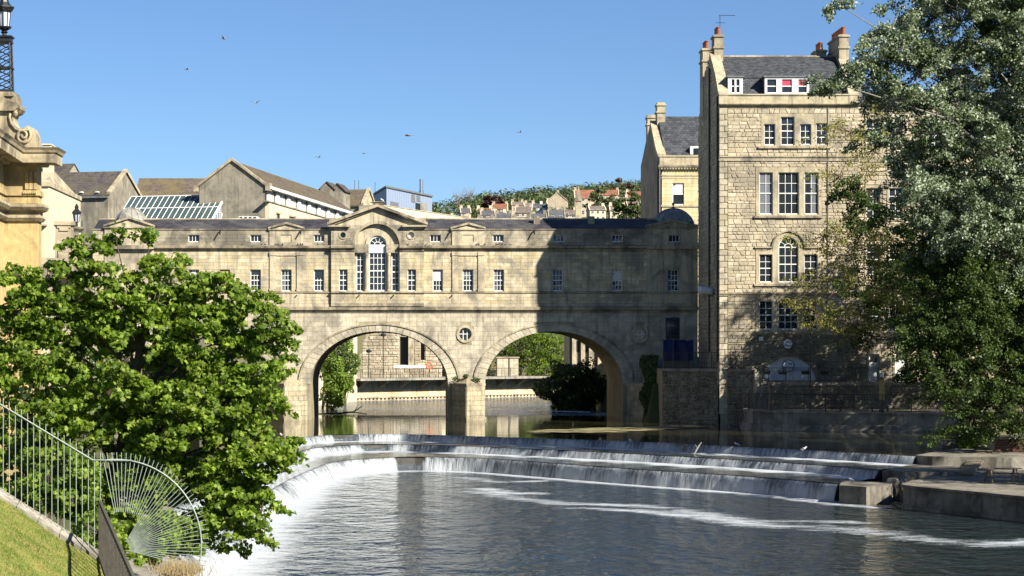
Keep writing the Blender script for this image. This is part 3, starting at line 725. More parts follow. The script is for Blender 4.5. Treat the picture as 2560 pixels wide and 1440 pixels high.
# sunlit dry bed of weed caught on the upper river in front of the right arch
m = MB()
for k in range(150):
    t = random.random() ** .8; px = lerp(1330, 1740, t); mid = interp(px, [(1330, 1080), (1450, 1076), (1600, 1072), (1740, 1065)]); c = onz(px, mid + rnd(-5, 6) * (1 - abs(t - .35)) , .058 + k * .0004); w = rnd(.35, 2.1); h = rnd(.15, .9)
    m.add([c + Vector((math.cos(q * .524) * w * rnd(.7, 1.15), math.sin(q * .524) * h * rnd(.6, 1.2), 0)) for q in range(12)], [tuple(range(12))])
M_scum = plain('floating_scum', (.24, .21, .105), .9, .4, 1.5)
rv = m.obj('floating_weed', M_scum); rv['kind'] = 'stuff'; rv['label'] = 'tan mat of weed floating before the shaded arch'
# ------------------------------------------------------------------ the bridge with its shops
YB = 200.0; SB = F / YB
def bx(px): return (px - CX) / SB
def bz(py): return CZ - (py - CY) / SB
br = thing('stone_bridge', 'pale stone bridge of round arches carrying a long row of shops with a pedimented centre', 'bridge', (bx(948), 200, 0))
FB = front(YB)
ARC = [(bx(512), bz(960)), (bx(948), bz(960)), (bx(1385), bz(960))]; A_IN, B_IN, A_OUT, B_OUT = 172 / SB, 132 / SB, 198 / SB, 148 / SB
XL, XR = bx(232), 26.78
zc0, zc1 = bz(778), bz(767)                        # lower cornice
# spandrel wall with its three arches and the vault through to the far side
out = [(XL, -3)]
for cx, cz in ARC: out += [(cx - A_IN, -3)] + arc(cx, cz, A_IN, B_IN, 180, 0, 40) + [(cx + A_IN, -3)]
out += [(XR, -3), (XR, zc0 + .02), (XL, zc0 + .02)]
OC = [(bx(715), bz(832)), (bx(1163), bz(835)), (bx(1600), bz(836))]
m = MB(); m.plate(FB, out, [arc(x, z, .58, .58, 0, 345, 23) for x, z in OC], -16.8, 0); m.obj('arch_wall', M_pier, br)
holes = [('a', cx, cz, A_OUT + .02, B_OUT + .02) for cx, cz in ARC] + [('c', x, z, .86) for x, z in OC] + [('r', bx(1664), bx(1699), bz(852), bz(793))]
masonry(FB, XL, XR, 0.0, zc0, .42, (.7, 1.25), holes, br, M_ashp, 'ashlar_block', proud=.02, gap=.007, limit=300)
for ci, (cx, cz) in enumerate(ARC):
    nv = 33
    for i in range(nv):
        t0, t1 = 180 - 180 * i / nv - .15, 180 - 180 * (i + 1) / nv + .15
        q = []
        for a, b, t in ((A_IN, B_IN, t0), (A_IN, B_IN, t1), (A_OUT, B_OUT, t1), (A_OUT, B_OUT, t0)): q.append((cx + a * math.cos(R(t)), cz + b * math.sin(R(t))))
        m = MB(); pr = .07 + rnd(-.008, .008)
        m.add([FB(*p, 0) for p in q] + [FB(*p, pr) for p in q], [(4, 7, 6, 5), (0, 4, 5, 1), (1, 5, 6, 2), (2, 6, 7, 3), (3, 7, 4, 0)], (random.random(), random.random(), .5)); m.obj('voussoir', M_ashp, br)
    o = arc(cx, cz, A_OUT + .16, B_OUT + .15, 0, 180, 40); i_ = arc(cx, cz, A_OUT, B_OUT, 180, 0, 40)
    m = MB(); m.plate(FB, o + i_, [], 0, .16); m.obj('hood_mould', M_trim, br)
for k, (x, z) in enumerate(OC):                    # round lights in the spandrels
    m = MB(); m.plate(FB, arc(x, z, .84, .84, 0, 345, 23), [arc(x, z, .6, .6, 0, 345, 23)], 0, .10); f_ = m.obj('round_window', M_ashp if False else M_back, br)
    m = MB()
    for u in (-.19, .19): m.fbox(FB, x + u - .035, x + u + .035, z - .54, z + .54, -.2, -.14)
    m.fbox(FB, x - .58, x + .58, z - .035, z + .035, -.19, -.145); m.obj('glazing_bars', M_white, f_)
    m = MB(); m.add([FB(a, b, -.23) for a, b in arc(x, z, .57, .57, 0, 345, 23)], [tuple(range(24))]); m.obj('pane', M_glass, f_)
# piers with pointed cutwaters and capped tops
for pa, pb, ap in ((668, 768, 714), (1131, 1211, 1165), (1568, 1650, 1606), (232, 330, 290)):
    x0, x1, xa = bx(pa), bx(pb), bx(ap); m = MB(); zt = bz(958)
    def pr(zb, zt_, gx, y0=200.0):
        return [(x0 - gx, y0, zb), (xa, 197.9 - gx, zb), (x1 + gx, y0, zb), (x0 - gx, y0, zt_), (xa, 197.9 - gx, zt_), (x1 + gx, y0, zt_)]
    fcs = [(0, 1, 4, 3), (1, 2, 5, 4), (3, 4, 5), (0, 2, 1), (0, 3, 5, 2)]
    m.add(pr(-3, zt - .25, .04, 200.1), fcs); p = m.obj('pier', M_pier, br)
    for side, (q0, q1) in enumerate((((x0, 200.0), (xa, 197.9)), ((xa, 197.9), (x1, 200.0)))):
        a, b = Vector((*q0, 0)), Vector((*q1, 0)); u = (b - a).normalized(); nn = Vector((u.y, -u.x, 0))
        masonry(Fr(a, u, nn), 0.02, (b - a).length - .02, .0, zt - .25, .46, (.6, 1.1), [], p, M_pier, 'pier_block', proud=.06, gap=.014, limit=60)
    m = MB(); m.add(pr(zt - .25, zt, .12), fcs); m.obj('impost', M_trim, p)
    m = MB(); m.add([(x0, 200, zt), (xa, 197.9, zt), (x1, 200, zt), (xa + .1, 200.02, zt + .75)], [(0, 1, 3), (1, 2, 3)]); m.obj('pier_cap', M_pier, p)
    m = MB(); m.add(pr(-3, .32, .2, 200.2), fcs); m.obj('pier_plinth', M_pier, p)
# cornice over the arches
def course(name, x0, x1, prof, mat=M_trim, y=YB, par=br): m = MB(); m.sweep([(x0, y), (x1, y)], prof); return m.obj(name, mat, par)
course('lower_cornice', XL, XR, [(0, zc0 - .12), (.10, zc0 - .12), (.14, zc0 + .05), (.30, zc0 + .12), (.34, zc1), (.0, zc1 + .06)])
# shop storey and attic: wall planes with every opening cut
zs = bz(732); zm0, zm1 = bz(623), bz(615); za1 = bz(573)
WIN = [(472, 498), (626, 652), (703, 729), (785, 810), (1082, 1107), (1157, 1183), (1234, 1260), (1381, 1407), (1530, 1556), (1669, 1696)]
wz0, wz1 = bz(728), bz(674)
XA, XB = bx(828), bx(1060)                         # central pavilion
rects = [(bx(a), bx(b), wz0, wz1) for a, b in WIN] + [(bx(550), bx(575), wz0, wz1)]
low = [('r', *r_) for r_ in rects]
m = MB()
for a, b in ((XL, XA), (XB, XR)): m.plate(FB, rect(a, b, zc1, zm0), [rect(*r_) for r_ in rects if a < r_[0] < b], -.55, .05)
m.obj('shop_wall', M_back, br)
FW = front(YB - .05)
for a, b in ((XL, XA), (XB, XR)):
    masonry(FW, a, b, zc1 + .3, zs - .1, .36, (.7, 1.4), [], br, M_ash, 'ashlar_block', limit=40)
    masonry(FW, a, b, zs + .12, zm0 - .25, .33, (.6, 1.2), low, br, M_ash, 'ashlar_block', limit=110)
    course('plinth_band', a, b, [(0, zc1), (.12, zc1), (.12, zc1 + .28), (.05, zc1 + .3), (0, zc1 + .3)], M_ash if False else M_back)
    course('sill_course', a, b, [(0, zs - .1), (.08, zs - .1), (.16, zs), (.16, zs + .1), (0, zs + .13)])
    course('main_cornice', a, b, [(0, zm0 - .25), (.10, zm0 - .22), (.14, zm0), (.40, zm0 + .1), (.44, zm1), (0, zm1 + .08)])
AT = [(471, 498), (626, 653), (785, 811), (1075, 1102), (1232, 1259), (1383, 1410), (1530, 1557), (1672, 1699)]
az0, az1 = bz(605), bz(587); ar = [(bx(a), bx(b), az0, az1) for a, b in AT]; bp = [(bx(702), bx(729), az0, az1), (bx(1157), bx(1184), az0, az1)]
m = MB()
for a, b in ((XL, XA), (XB, XR)): m.plate(FB, rect(a, b, zm1, za1), [rect(*r_) for r_ in ar + bp if a < r_[0] < b], -.5, .0)
m.obj('attic_wall', M_back, br)
m = MB()
for r_ in bp: m.fbox(FB, r_[0] - .02, r_[1] + .02, r_[2] - .02, r_[3] + .02, -.4, .05)
m.obj('blind_panel', M_ashp2, br)
m = MB(); m.fbox(FB, bx(550) - .02, bx(575) + .02, wz0 - .02, wz1 + .02, -.4, -.10); m.obj('blind_window', M_gold, br)
FA = front(YB)
for a, b in ((XL, XA), (XB, XR)):
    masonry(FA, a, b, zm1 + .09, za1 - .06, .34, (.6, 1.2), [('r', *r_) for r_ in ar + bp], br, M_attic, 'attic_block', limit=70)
    course('coping', a, b, [(-.5, za1 - .06), (.10, za1 - .06), (.12, za1 + .03), (-.5, za1 + .07)], M_trim)
for i, (a, b) in enumerate(WIN):
    k = random.choice([None, None, (.2, M_blind)]); op = i in (1, 2, 3)
    w = window(br, FB, bx(a), bx(b), wz0, wz1, 3, 4, -.2, .07, .045, half=None if op else None)
    if i in (1, 3): g = MB(); g.fbox(FB, bx(a) + .08, bx(b) - .08, lerp(wz0, wz1, .6 if i == 3 else .78), wz1 - .08, -.14, -.12); g.obj('dark_upper_pane', M_glass, w)
    if i in (0, 5, 7, 8): g = MB(); hh_ = rnd(.25, .6); g.fbox(FB, bx(a) + .09, bx(b) - .09, lerp(wz1, wz0, hh_), wz1 - .09, -.176, -.17); g.obj('blind', (M_blind, M_curtain)[i % 2], w)
    if i in (2, 6, 9): g = MB(); g.fbox(FB, bx(a) + .09, bx(a) + .35, wz0 + .1, wz1 - .1, -.176, -.17); g.obj('curtain', M_curtain, w)
    if i == 4: g = MB(); g.fbox(FB, bx(a) + .1, bx(b) - .1, lerp(wz0, wz1, .5), lerp(wz0, wz1, .92), -.155, -.15); g.obj('blind', M_blind, w)
for r_ in ar: window(br, FB, *r_, 3, 1, -.2, .06, .05, rail=False)
# small pediments over the attic, flat pilasters and recessed panels below them
for a, b, ap in ((674, 758, 557), (1130, 1211, 558)):
    x0, x1 = bx(a), bx(b); xm = (x0 + x1) / 2; zp = za1 + .02; zt = bz(ap) - .12
    m = MB(); m.plate(FB, [(x0, zm1 + .08), (x1, zm1 + .08), (x1, zp), (xm, zt), (x0, zp)], [rect(*bp[0 if a < 900 else 1])], -.3, .12); p = m.obj('pediment', M_back, br)
    m = MB(); m.plate(FB, [(x0 - .12, zp), (xm, zt), (x1 + .12, zp), (x1 + .12, zp + .17), (xm, zt + .2), (x0 - .12, zp + .17)], [], -.4, .28); m.fbox(FB, x0 - .1, x1 + .1, zp - .12, zp - .001, -.2, .22); m.obj('raking_cornice', M_trim, p)
    for c in (x0 + .02, x1 - .6):
        m = MB(); m.fbox(FB, c, c + .58, zs + .12, zm0 - .25, .0, .17); m.fbox(FB, c - .04, c + .62, zm0 - .6, zm0 - .26, .0, .22); m.fbox(FB, c - .03, c + .61, zs + .11, zs + .4, 0, .21); m.obj('pilaster', M_back, br)
    m = MB(); m.fbox(FB, x0 + .6, x1 - .6, zm0 - .62, zm0 - .25, 0, .15); m.obj('panel_head', M_back, br)
    for c in (x0, ): m = MB(); m.fbox(FB, x0, x1, zc1 + .3, zs - .1, .0, .11); m.obj('pedestal', M_back, br)
# end pavilions with lead domes
for a, b, cpx, rr, ap, ft in ((262, 386, 327, 44, 543, 519), (1618, 1746, 1683, 55, 551, 521)):
    x0, x1 = bx(a), min(bx(b), XR); xm = bx(ap and (a + b) / 2); zp = bz(567); zt = bz(ap)
    m = MB(); h = [r_ for r_ in ar + rects if x0 < r_[0] < x1]
    m.plate(FB, [(x0, zc1 + .3), (x1, zc1 + .3), (x1, zp), (xm, zt - .15), (x0, zp)], [rect(*r_) for r_ in h], -.1, .16); p = m.obj('end_pavilion', M_attic if False else M_back, br)
    m = MB(); m.plate(FB, [(x0 - .1, zp), (xm, zt - .15), (x1, zp), (x1, zp + .18), (xm, zt + .05), (x0 - .1, zp + .18)], [], -.5, .36); m.fbox(FB, x0 - .08, x1, zp - .14, zp - .001, -.2, .3); m.obj('raking_cornice', M_trim, p)
    m = MB(); m.fbox(FB, x0 - .05, x1, zm0, zm1 + .05, .1, .56); m.fbox(FB, x0 - .02, x1, zs - .05, zs + .1, .1, .3); m.obj('cornice', M_trim, p)
    c = W(cpx, 560, 204.5); r0 = rr / (F / 204.5); m = MB(); zb = bz(573); zd = ZZ(ft, 204.5)
    m.lathe([(r0 * 1.04, zb - c.z - .6), (r0 * 1.04, zb - c.z + .15)] + [(r0 * math.cos(R(t)), zb - c.z + .15 + (zd - zb - .15) * math.sin(R(t))) for t in range(0, 90, 9)] + [(.05, zd - c.z)], c, 28)
    d = m.obj('dome', M_dome, br, smooth=True)
    m = MB()
    for k in range(14):
        w = 2 * math.pi * k / 14; m.tube([(c.x + r0 * 1.01 * math.cos(R(t)) * math.cos(w), c.y + r0 * 1.01 * math.cos(R(t)) * math.sin(w), zb + .15 + (zd - zb - .13) * math.sin(R(t))) for t in range(0, 90, 11)], .035, 4)
    m.obj('dome_rib', M_dome, d)
    if cpx > 1000: m = MB(); m.lathe([(.12, 0), (.2, .06), (.05, .16), (.05, .3), (.13, .38), (.15, .46), (.1, .54), (.02, .62)], (c.x, c.y, zd - .02), 10); m.obj('finial', M_lead, d)
# central pavilion: projecting, open pediment, recessed arch with a three-light window
FP = front(YB - .32); pe, pt = bz(562), bz(518); xm = (XA + XB) / 2; cxp, rp, zsp = bx(943), 56 / SB, bz(616)
ps = [(bx(848), bx(869), wz0, wz1), (bx(1019), bx(1040), wz0, wz1)]; oc = [(bx(858), bz(588), .27), (bx(1028), bz(588), .3)]
rec = [(cxp - rp, zs + .12), (cxp + rp, zs + .12)] + arc(cxp, zsp, rp, rp, 0, 180, 24)
m = MB(); m.plate(FP, [(XA, zc1 + .05), (XB, zc1 + .05), (XB, pe), (xm, pt), (XA, pe)], [rec] + [rect(*r_) for r_ in ps] + [arc(x, z, r_, r_, 0, 340, 17) for x, z, r_ in oc], -.45, 0); cp = m.obj('central_pavilion', M_back, br)
hh = [('r', *r_) for r_ in ps] + [('a', cxp, zsp, rp, rp)] + [('c', x, z, r_ + .05) for x, z, r_ in oc]
masonry(FP, XA, XB, zs + .12, zm0 - .2, .33, (.6, 1.1), hh, cp, M_ash, 'ashlar_block', limit=80)
masonry(FP, XA, XB, zc1 + .32, zs - .1, .36, (.8, 1.4), [], cp, M_ash, 'ashlar_block', limit=30)
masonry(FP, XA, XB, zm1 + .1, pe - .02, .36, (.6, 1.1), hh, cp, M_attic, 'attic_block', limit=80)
for x, z, r_ in oc:
    m = MB(); m.plate(FP, arc(x, z, r_ + .13, r_ + .13, 0, 340, 17), [arc(x, z, r_, r_, 0, 340, 17)], 0, .07); f_ = m.obj('oculus', M_trim, cp)
    m = MB(); m.add([FP(a, b, -.2) for a, b in arc(x, z, r_ * .99, r_ * .99, 0, 340, 17)], [tuple(range(18))]); m.obj('pane', M_glass if x < 0 - 2 else M_blind, f_)
for sgn in (-1, 1):
    x0, x1 = (XA - .3, XA + 47 / SB) if sgn < 0 else (XB - 55 / SB, XB + .3)
    m = MB(); m.fbox(FP, x0, x1, pe - .22, pe - .06, 0, .4); m.fbox(FP, x0 + .1, x1 - .1, pe - .4, pe - .221, 0, .2); m.obj('cornice_return', M_trim, cp)
m = MB(); m.plate(FP, [(XA - .35, pe - .04), (xm, pt), (XB + .35, pe - .04), (XB + .35, pe + .22), (xm, pt + .28), (XA - .35, pe + .22)], [], -.6, .46)
m.plate(FP, [(XA - .1, pe - .16), (xm, pt - .14), (XB + .1, pe - .16), (XB + .1, pe - .05), (xm, pt - .02), (XA - .1, pe - .05)], [], -.1, .22); m.obj('raking_cornice', M_trim, cp)
m = MB(); m.fbox(FP, xm - .5, xm + .5, pt + .26, pt + .42, -.5, .3); m.fbox(FP, xm - .7, xm + .7, pt + .43, pt + .5, -.6, .42); m.obj('apex_block', M_trim, cp)
for x in (XA - .15, XB - .35): m = MB(); m.fbox(FP, x, x + .5, pe + .15, pe + .62, -.5, .3); m.obj('acroterion_block', M_trim, cp)
def pcourse(nm, x0, x1, prof): m = MB(); m.sweep([(x0, YB - .05), (x0, YB - .32), (x1, YB - .32), (x1, YB - .05)] if False else [(x0, YB - .32), (x1, YB - .32)], prof); m.obj(nm, M_trim, cp)
for a, b in ((XA, cxp - rp), (cxp + rp, XB)): pcourse('main_cornice', a, b, [(0, zm0 - .25), (.10, zm0 - .22), (.14, zm0), (.36, zm0 + .1), (.40, zm1), (0, zm1 + .08)])
pcourse('sill_course', XA, XB, [(0, zs - .1), (.08, zs - .1), (.16, zs), (.16, zs + .1), (0, zs + .13)])
pcourse('plinth_band', XA, XB, [(0, zc1 + .04), (.1, zc1 + .04), (.1, zc1 + .3), (0, zc1 + .32)])
m = MB(); o = arc(cxp, zsp, rp + .28, rp + .28, 0, 180, 28); i_ = arc(cxp, zsp, rp, rp, 180, 0, 28); m.plate(FP, o + i_, [], 0, .05); m.obj('archivolt', M_trim, cp)
FRC = front(YB - .32 + .34)                         # the back of the recess
lw, sw_ = (bx(922), bx(966)), ((bx(891), bx(911)), (bx(979), bx(997))); zt1 = bz(632); zsp2 = bz(613); r2 = (lw[1] - lw[0]) / 2 ; c2 = (lw[0] + lw[1]) / 2
opn = [(lw[0], zs + .14), (lw[1], zs + .14)] + arc(c2, zsp2, r2, r2, 0, 180, 18)
m = MB(); m.plate(FRC, [(cxp - rp - .05, zs + .1), (cxp + rp + .05, zs + .1)] + arc(cxp, zsp, rp + .05, rp + .05, 0, 180, 24), [opn] + [rect(a, b, zs + .14, zt1) for a, b in sw_], -.3, 0); m.obj('recess_wall', M_ash if False else M_gold if False else M_back, cp)
wm = window(cp, FRC, lw[0], lw[1], zs + .14, zsp2, 4, 7, -.12, .1, .055, arch=True, each=True, name='arched_window')
for a, b in sw_: window(cp, FRC, a, b, zs + .14, zt1, 2, 6, -.12, .07, .05, name='side_light')
for x in (bx(916.5), bx(972)):
    m = MB(); c = FRC(x, 0, .16); m.lathe([(.22, 0), (.22, .12), (.17, .2), (.17, .3), (.145, zt1 - zs - .5), (.15, zt1 - zs - .45), (.2, zt1 - zs - .3), (.22, zt1 - zs - .14)], (c.x, c.y, zs + .12), 12); m.obj('column', M_back, cp)
for a, b in ((cxp - rp, lw[0]), (lw[1], cxp + rp)): m = MB(); m.fbox(FRC, a, b, zt1, zsp2 + .08, 0, .30); m.obj('entablature', M_trim, cp)
m = MB(); m.plate(FRC, arc(c2, zsp2 + .08, r2 + .3, r2 + .3, 0, 180, 20) + arc(c2, zsp2 + .08, r2, r2, 180, 0, 20), [], 0, .1); m.obj('window_archivolt', M_back, cp)
m = MB(); m.fbox(FRC, lw[0] - .02, lw[1] + .02, zt1 - .02, zsp2 + .0, -.08, .02); m.obj('transom', M_white, cp)
for r_ in ps: window(cp, FP, *r_, 2, 4, -.2, .06, .05)
# roof, body behind, rainwater spouts, chimney stubs
m = MB(); m.box(XL, XR, YB + .6, YB + 16.6, zc0 + .05, za1 - .1); m.obj('rear_range', M_back, br)
RZ = ZZ(549, 204); m = MB(); m.add([(XL, YB + .45, za1 + .02), (XR, YB + .45, za1 + .02), (XR, YB + 4, RZ), (XL, YB + 4, RZ), (XR, YB + 8, za1), (XL, YB + 8, za1)], [(0, 1, 2, 3), (3, 2, 4, 5)]); rf = m.obj('roof', M_slate_p, br)
m = MB(); m.tube([(XL, YB + 4, RZ + .03), (XR, YB + 4, RZ + .03)], .1, 8); m.obj('ridge_tiles', M_trim, rf)
slates([(bx(386), YB + .44, za1 + .05), (bx(826), YB + .44, za1 + .05), (bx(386), YB + 4, RZ + .03), (bx(826), YB + 4, RZ + .03)], 8, 0, .45, M_slate_p, rf)
slates([(bx(1062), YB + .44, za1 + .05), (bx(1620), YB + .44, za1 + .05), (bx(1062), YB + 4, RZ + .03), (bx(1620), YB + 4, RZ + .03)], 8, 0, .45, M_slate_p, rf)
for px in (551, 752, 1128, 1335): m = MB(); p = FB(bx(px), bz(578), 0); m.tube([p, p + Vector((0, -.25, .02)), p + Vector((0, -.6, -.3))], .07, 6); m.obj('rain_spout', M_iron, br)
for px in (1342, 1478): m = MB(); p = W(px, 556, 202.5); m.box(p.x - .3, p.x + .3, 202.2, 203, p.z - 1, ZZ(541, 202.5)); m.obj('chimney_stub', M_trim, rf)
for px in (742, 898, 984, 1130): m = MB(); p = FB(bx(px), bz(738), .3 if 830 < px < 1060 else 0); m.tube([p, p + Vector((0, -.3, -.05))], .06, 6); m.obj('waste_pipe', M_iron, br)
m = MB(); m.fbox(FB, bx(1664), bx(1699), bz(852), bz(794), .0, .05); dr = m.obj('door', M_bluedoor, br)
m = MB()
for i in range(3):
    for j in range(5): m.fbox(FB, lerp(bx(1666), bx(1697), (i + .08) / 3), lerp(bx(1666), bx(1697), (i + .92) / 3), lerp(bz(850), bz(797), (j + .08) / 5), lerp(bz(850), bz(797), (j + .92) / 5), .05, .056)
m.obj('pane', M_glass, dr)
# plant tufts rooted on the middle pier cap
for px, py, k in ((1140, 948, .5), (1190, 950, .55), (1165, 940, .35)):
    p = W(px, py, 198.6); shrub('wall_plant', 'green weed rooted on the ' + {1140: 'left shoulder', 1190: 'right shoulder', 1165: 'tip'}[px] + ' of the pier cap between the arches', (p.x, 199.2, p.z), (k, .4, k * .7), 140, .16, M_ivy, cat='plant', stem=False)
# ------------------------------------------------------------------ tall rubble house on the right
YH = 186.0; SH = F / YH
def hx(px): return (px - CX) / SH
def hz(py): return CZ - (py - CY) / SH
X0, X1 = 26.8, hx(2146)
ho = thing('rubble_house', 'tall rubble-stone house with slate attic and chimneys beside the bridge', 'house', (X0, YH, 1.2))
FH = front(YH); zt = hz(262); ztp = hz(235)
wins = []
for a, b, c, d in ((1910, 1938, 310, 363), (1952, 1986, 292, 363), (2000, 2028, 310, 362), (2040, 2068, 308, 362)): wins.append((hx(a), hx(b), hz(d), hz(c), 2, 3 if c > 300 else 4, 'A'))
for a, b, n_ in ((1898, 1932, 2), (1946, 1997, 3), (2011, 2046, 2)): wins.append((hx(a), hx(b), hz(536), hz(431), n_, 4, 'B'))
for a, b, n_ in ((1898, 1931, 2), (2010, 2044, 2)): wins.append((hx(a), hx(b), hz(706), hz(636), n_, 4, 'C'))
VW = (hx(1946), hx(1996), hz(706), hz(618))
for a, b, n_ in ((1898, 1932, 2), (1946, 1995, 3), (2010, 2043, 2)): wins.append((hx(a), hx(b), hz(824), hz(752), n_, 4, 'D'))
rv_ = (VW[1] - VW[0]) / 2; cv_ = (VW[0] + VW[1]) / 2
vent = [(VW[0], VW[2]), (VW[1], VW[2])] + arc(cv_, VW[3], rv_, rv_, 0, 180, 16)
lcx, lz, la, lb = hx(1971), hz(951), 69 / SH, 58 / SH
lun = [(lcx - la, lz), (lcx + la, lz)] + arc(lcx, lz, la, lb, 0, 180, 24)[1:-1]
m = MB(); m.plate(FH, rect(X0, X1, -1, zt), [rect(*w[:4]) for w in wins] + [vent, lun], -.6, 0); m.obj('front_wall', M_mort, ho)
sur = {'A': (hx(1903), hx(2074), hz(369), hz(284)), 'B': (hx(1889), hx(2054), hz(540), hz(418)), 'C': (hx(1889), hx(2052), hz(712), hz(628)), 'D': (hx(1890), hx(2050), hz(830), hz(744))}
for k, s_ in sur.items():
    m = MB()
    hs = [rect(*w[:4]) for w in wins if w[6] == k]
    if k == 'C':
        m.plate(FH, [(s_[0], s_[2]), (s_[1], s_[2]), (s_[1], s_[3]), (cv_ + rv_ + .5, s_[3])] + arc(cv_, VW[3], rv_ + .5, rv_ + .5, 8, 172, 18) + [(cv_ - rv_ - .5, s_[3]), (s_[0], s_[3])], hs + [vent], 0, .07)
    else: m.plate(FH, rect(*s_), hs, 0, .07)
    m.obj('window_surround', M_hash, ho)
for a, b, y0, y1, d in ((1895, 2076, 371, 366, .2), (1885, 2056, 545, 540, .22), (1885, 2054, 715, 710, .2), (1888, 2052, 834, 829, .2)): m = MB(); m.fbox(FH, hx(a), hx(b), hz(y0), hz(y1), 0, d); m.obj('sill', M_trim, ho)
strings = [(393, 403), (734, 739)]
for a, b in strings: m = MB(); m.fbox(FH, X0 - .02, X1, hz(b), hz(a), 0, .12); m.fbox(FH, X0 - .03, X1, hz(a) - .02, hz(a) + .06, 0, .2); m.obj('string_course', M_trim, ho)
m = MB(); m.plate(FH, arc(cv_, VW[3], rv_ + .62, rv_ + .62, 0, 180, 22) + arc(cv_, VW[3], rv_ + .48, rv_ + .48, 180, 0, 22), [], .06, .2)
for a, b in ((hx(1886), cv_ - rv_ - .5), (cv_ + rv_ + .5, hx(2056))): m.fbox(FH, a, b, VW[3] - .08, VW[3] + .06, .06, .2)
m.obj('hood_mould', M_trim, ho)
holes = [('r', *s_) for s_ in sur.values()] + [('r', X0 - 1, X1, hz(b), hz(a) + .06) for a, b in strings] + [('a', cv_, VW[3], rv_ + .5, rv_ + .5, sur['C'][2]), ('a', lcx, lz, la, lb, lz)]
QW = .75
masonry(FH, X0 + QW, X1, 1.0, hz(838), .3, (.35, .8), holes, ho, M_wallrub, 'base_stone', proud=.06, gap=.035, chamfer=.035, rough=1.0, limit=100)  # darker stone at the foot: real dirt plus shade put into the colour
masonry(FH, X0 + QW, X1, hz(838), hz(272), .33, (.32, .78), holes, ho, M_rub, 'rubble_stone', proud=.045, gap=.03, chamfer=.03, rough=1.0, limit=300)
z = 1.0; k = 0
while z < hz(272) - .3:                            # quoins
    w = QW - .02 if k % 2 else QW * .62
    if not k % 2: m = MB(); m.stone(FH, [(X0 + w + .03, z + .02), (X0 + QW - .01, z + .02), (X0 + QW - .01, z + .5), (X0 + w + .03, z + .5)], 0, .06, .03, (random.random(), random.random(), 0)); m.obj('rubble_stone', M_rub, ho)
    m = MB(); t = (random.random(), random.random(), 0); m.stone(FH, [(X0 + .01, z + .01), (X0 + w, z + .01), (X0 + w, z + .5), (X0 + .01, z + .5)], 0, .06, .015, t); m.obj('quoin', M_rub, ho); z += .52; k += 1
m = MB(); m.fbox(FH, X0, X1, hz(272), hz(266), 0, .06); m.sweep([(X0 - .02, YH), (X1, YH)], [(-.2, hz(266)), (.18, hz(266)), (.34, hz(262)), (.36, hz(260)), (-.2, hz(259))]); m.obj('cornice', M_trim, ho)
m = MB(); m.fbox(FH, X0, X1, hz(259), ztp - .12, -.4, .06); m.fbox(FH, X0 - .02, X1, ztp - .119, ztp, -.45, .14); m.obj('parapet', M_hash, ho)
for i, w in enumerate(wins):
    window(ho, FH, *w[:4], w[4], w[5], -.16, .07, .045, each=True, half=None, curtain=((0, 1) if (w[6] == 'B' and i == 4) else (1,) if (w[6] == 'B' and i == 6) else None))
window(ho, FH, *VW, 3, 4, -.16, .08, .045, arch=True, each=True, name='arched_window')
# lunette window
m = MB(); m.plate(FH, [(lcx - la, lz), (lcx + la, lz)] + arc(lcx, lz, la, lb, 0, 180, 24)[1:-1], [[(lcx - la + .12, lz + .08), (lcx + la - .12, lz + .08)] + arc(lcx, lz + .08, la - .12, lb - .2, 0, 180, 22)[1:-1]], -.3, -.2)
for u in (-1.2, -.4, .4, 1.2): m.fbox(FH, lcx + u - .03, lcx + u + .03, lz + .05, lz + lb * math.sqrt(1 - (u / la) ** 2) - .1, -.28, -.22)
m.fbox(FH, lcx - la * .9, lcx + la * .9, lz + .85, lz + .93, -.28, -.215); lw_ = m.obj('lunette_window', M_white, ho)
m = MB(); m.add([FH(a, b, -.27) for a, b in [(lcx - la + .05, lz)] + arc(lcx, lz, la - .06, lb - .06, 180, 0, 24)[::-1] + []], [tuple(range(26))]); m.obj('pane', M_sign, lw_)
# left flank, shaded, with its gable
FL = leftside(X0); gb = [(-199.6, -1), (-YH, -1), (-YH, ztp), (-188.2, hz(190) + .35), (-192, hz(135) + 1.0), (-193.4, hz(150)), (-195, hz(152) + .4), (-197, hz(190)), (-199.6, ztp - 1.5)]
m = MB(); m.plate(FL, gb, [], -.75, 0); m.obj('flank_wall', M_mort, ho)
def in_g(u, v): return v < interp(u, [(-199.6, ztp - 1.6), (-197, hz(190) - .2), (-195, hz(152)), (-192, hz(135) + .6), (-188.2, hz(190)), (-186, ztp - .3)])
masonry(FL, -199.5, -YH - .02, 3.6, hz(135) + .8, .38, (.45, .95), [], ho, M_rub, 'flank_stone', proud=.05, gap=.04, chamfer=.04, rough=1.0, limit=60, keep=in_g)
# roof: steep mansard foot and upper slope
yb, zb = 188.2, hz(190) + .05; yr, zr = 192.0, hz(135) + .55
m = MB(); m.add([(X0 + .7, YH + .35, ztp - .6), (X1, YH + .35, ztp - .6), (X1, yb, zb), (X0 + .7, yb, zb), (X1, yr, zr), (X0 + .7, yr, zr), (X1, yr + 6, zr - 4), (X0 + .7, yr + 6, zr - 4)], [(0, 1, 2, 3), (3, 2, 4, 5), (5, 4, 6, 7)]); rf = m.obj('roof', M_slate, ho)
slates([(X0 + .7, YH + .33, ztp - .55), (X1, YH + .33, ztp - .55), (X0 + .7, yb, zb + .03), (X1, yb, zb + .03)], 12, 0, .42, M_slate, rf, 'mansard_slates')
slates([(X0 + .7, yb - .1, zb + .05), (X1, yb - .1, zb + .05), (X0 + .7, yr, zr + .03), (X1, yr, zr + .03)], 18, 0, .36, M_slate, rf)
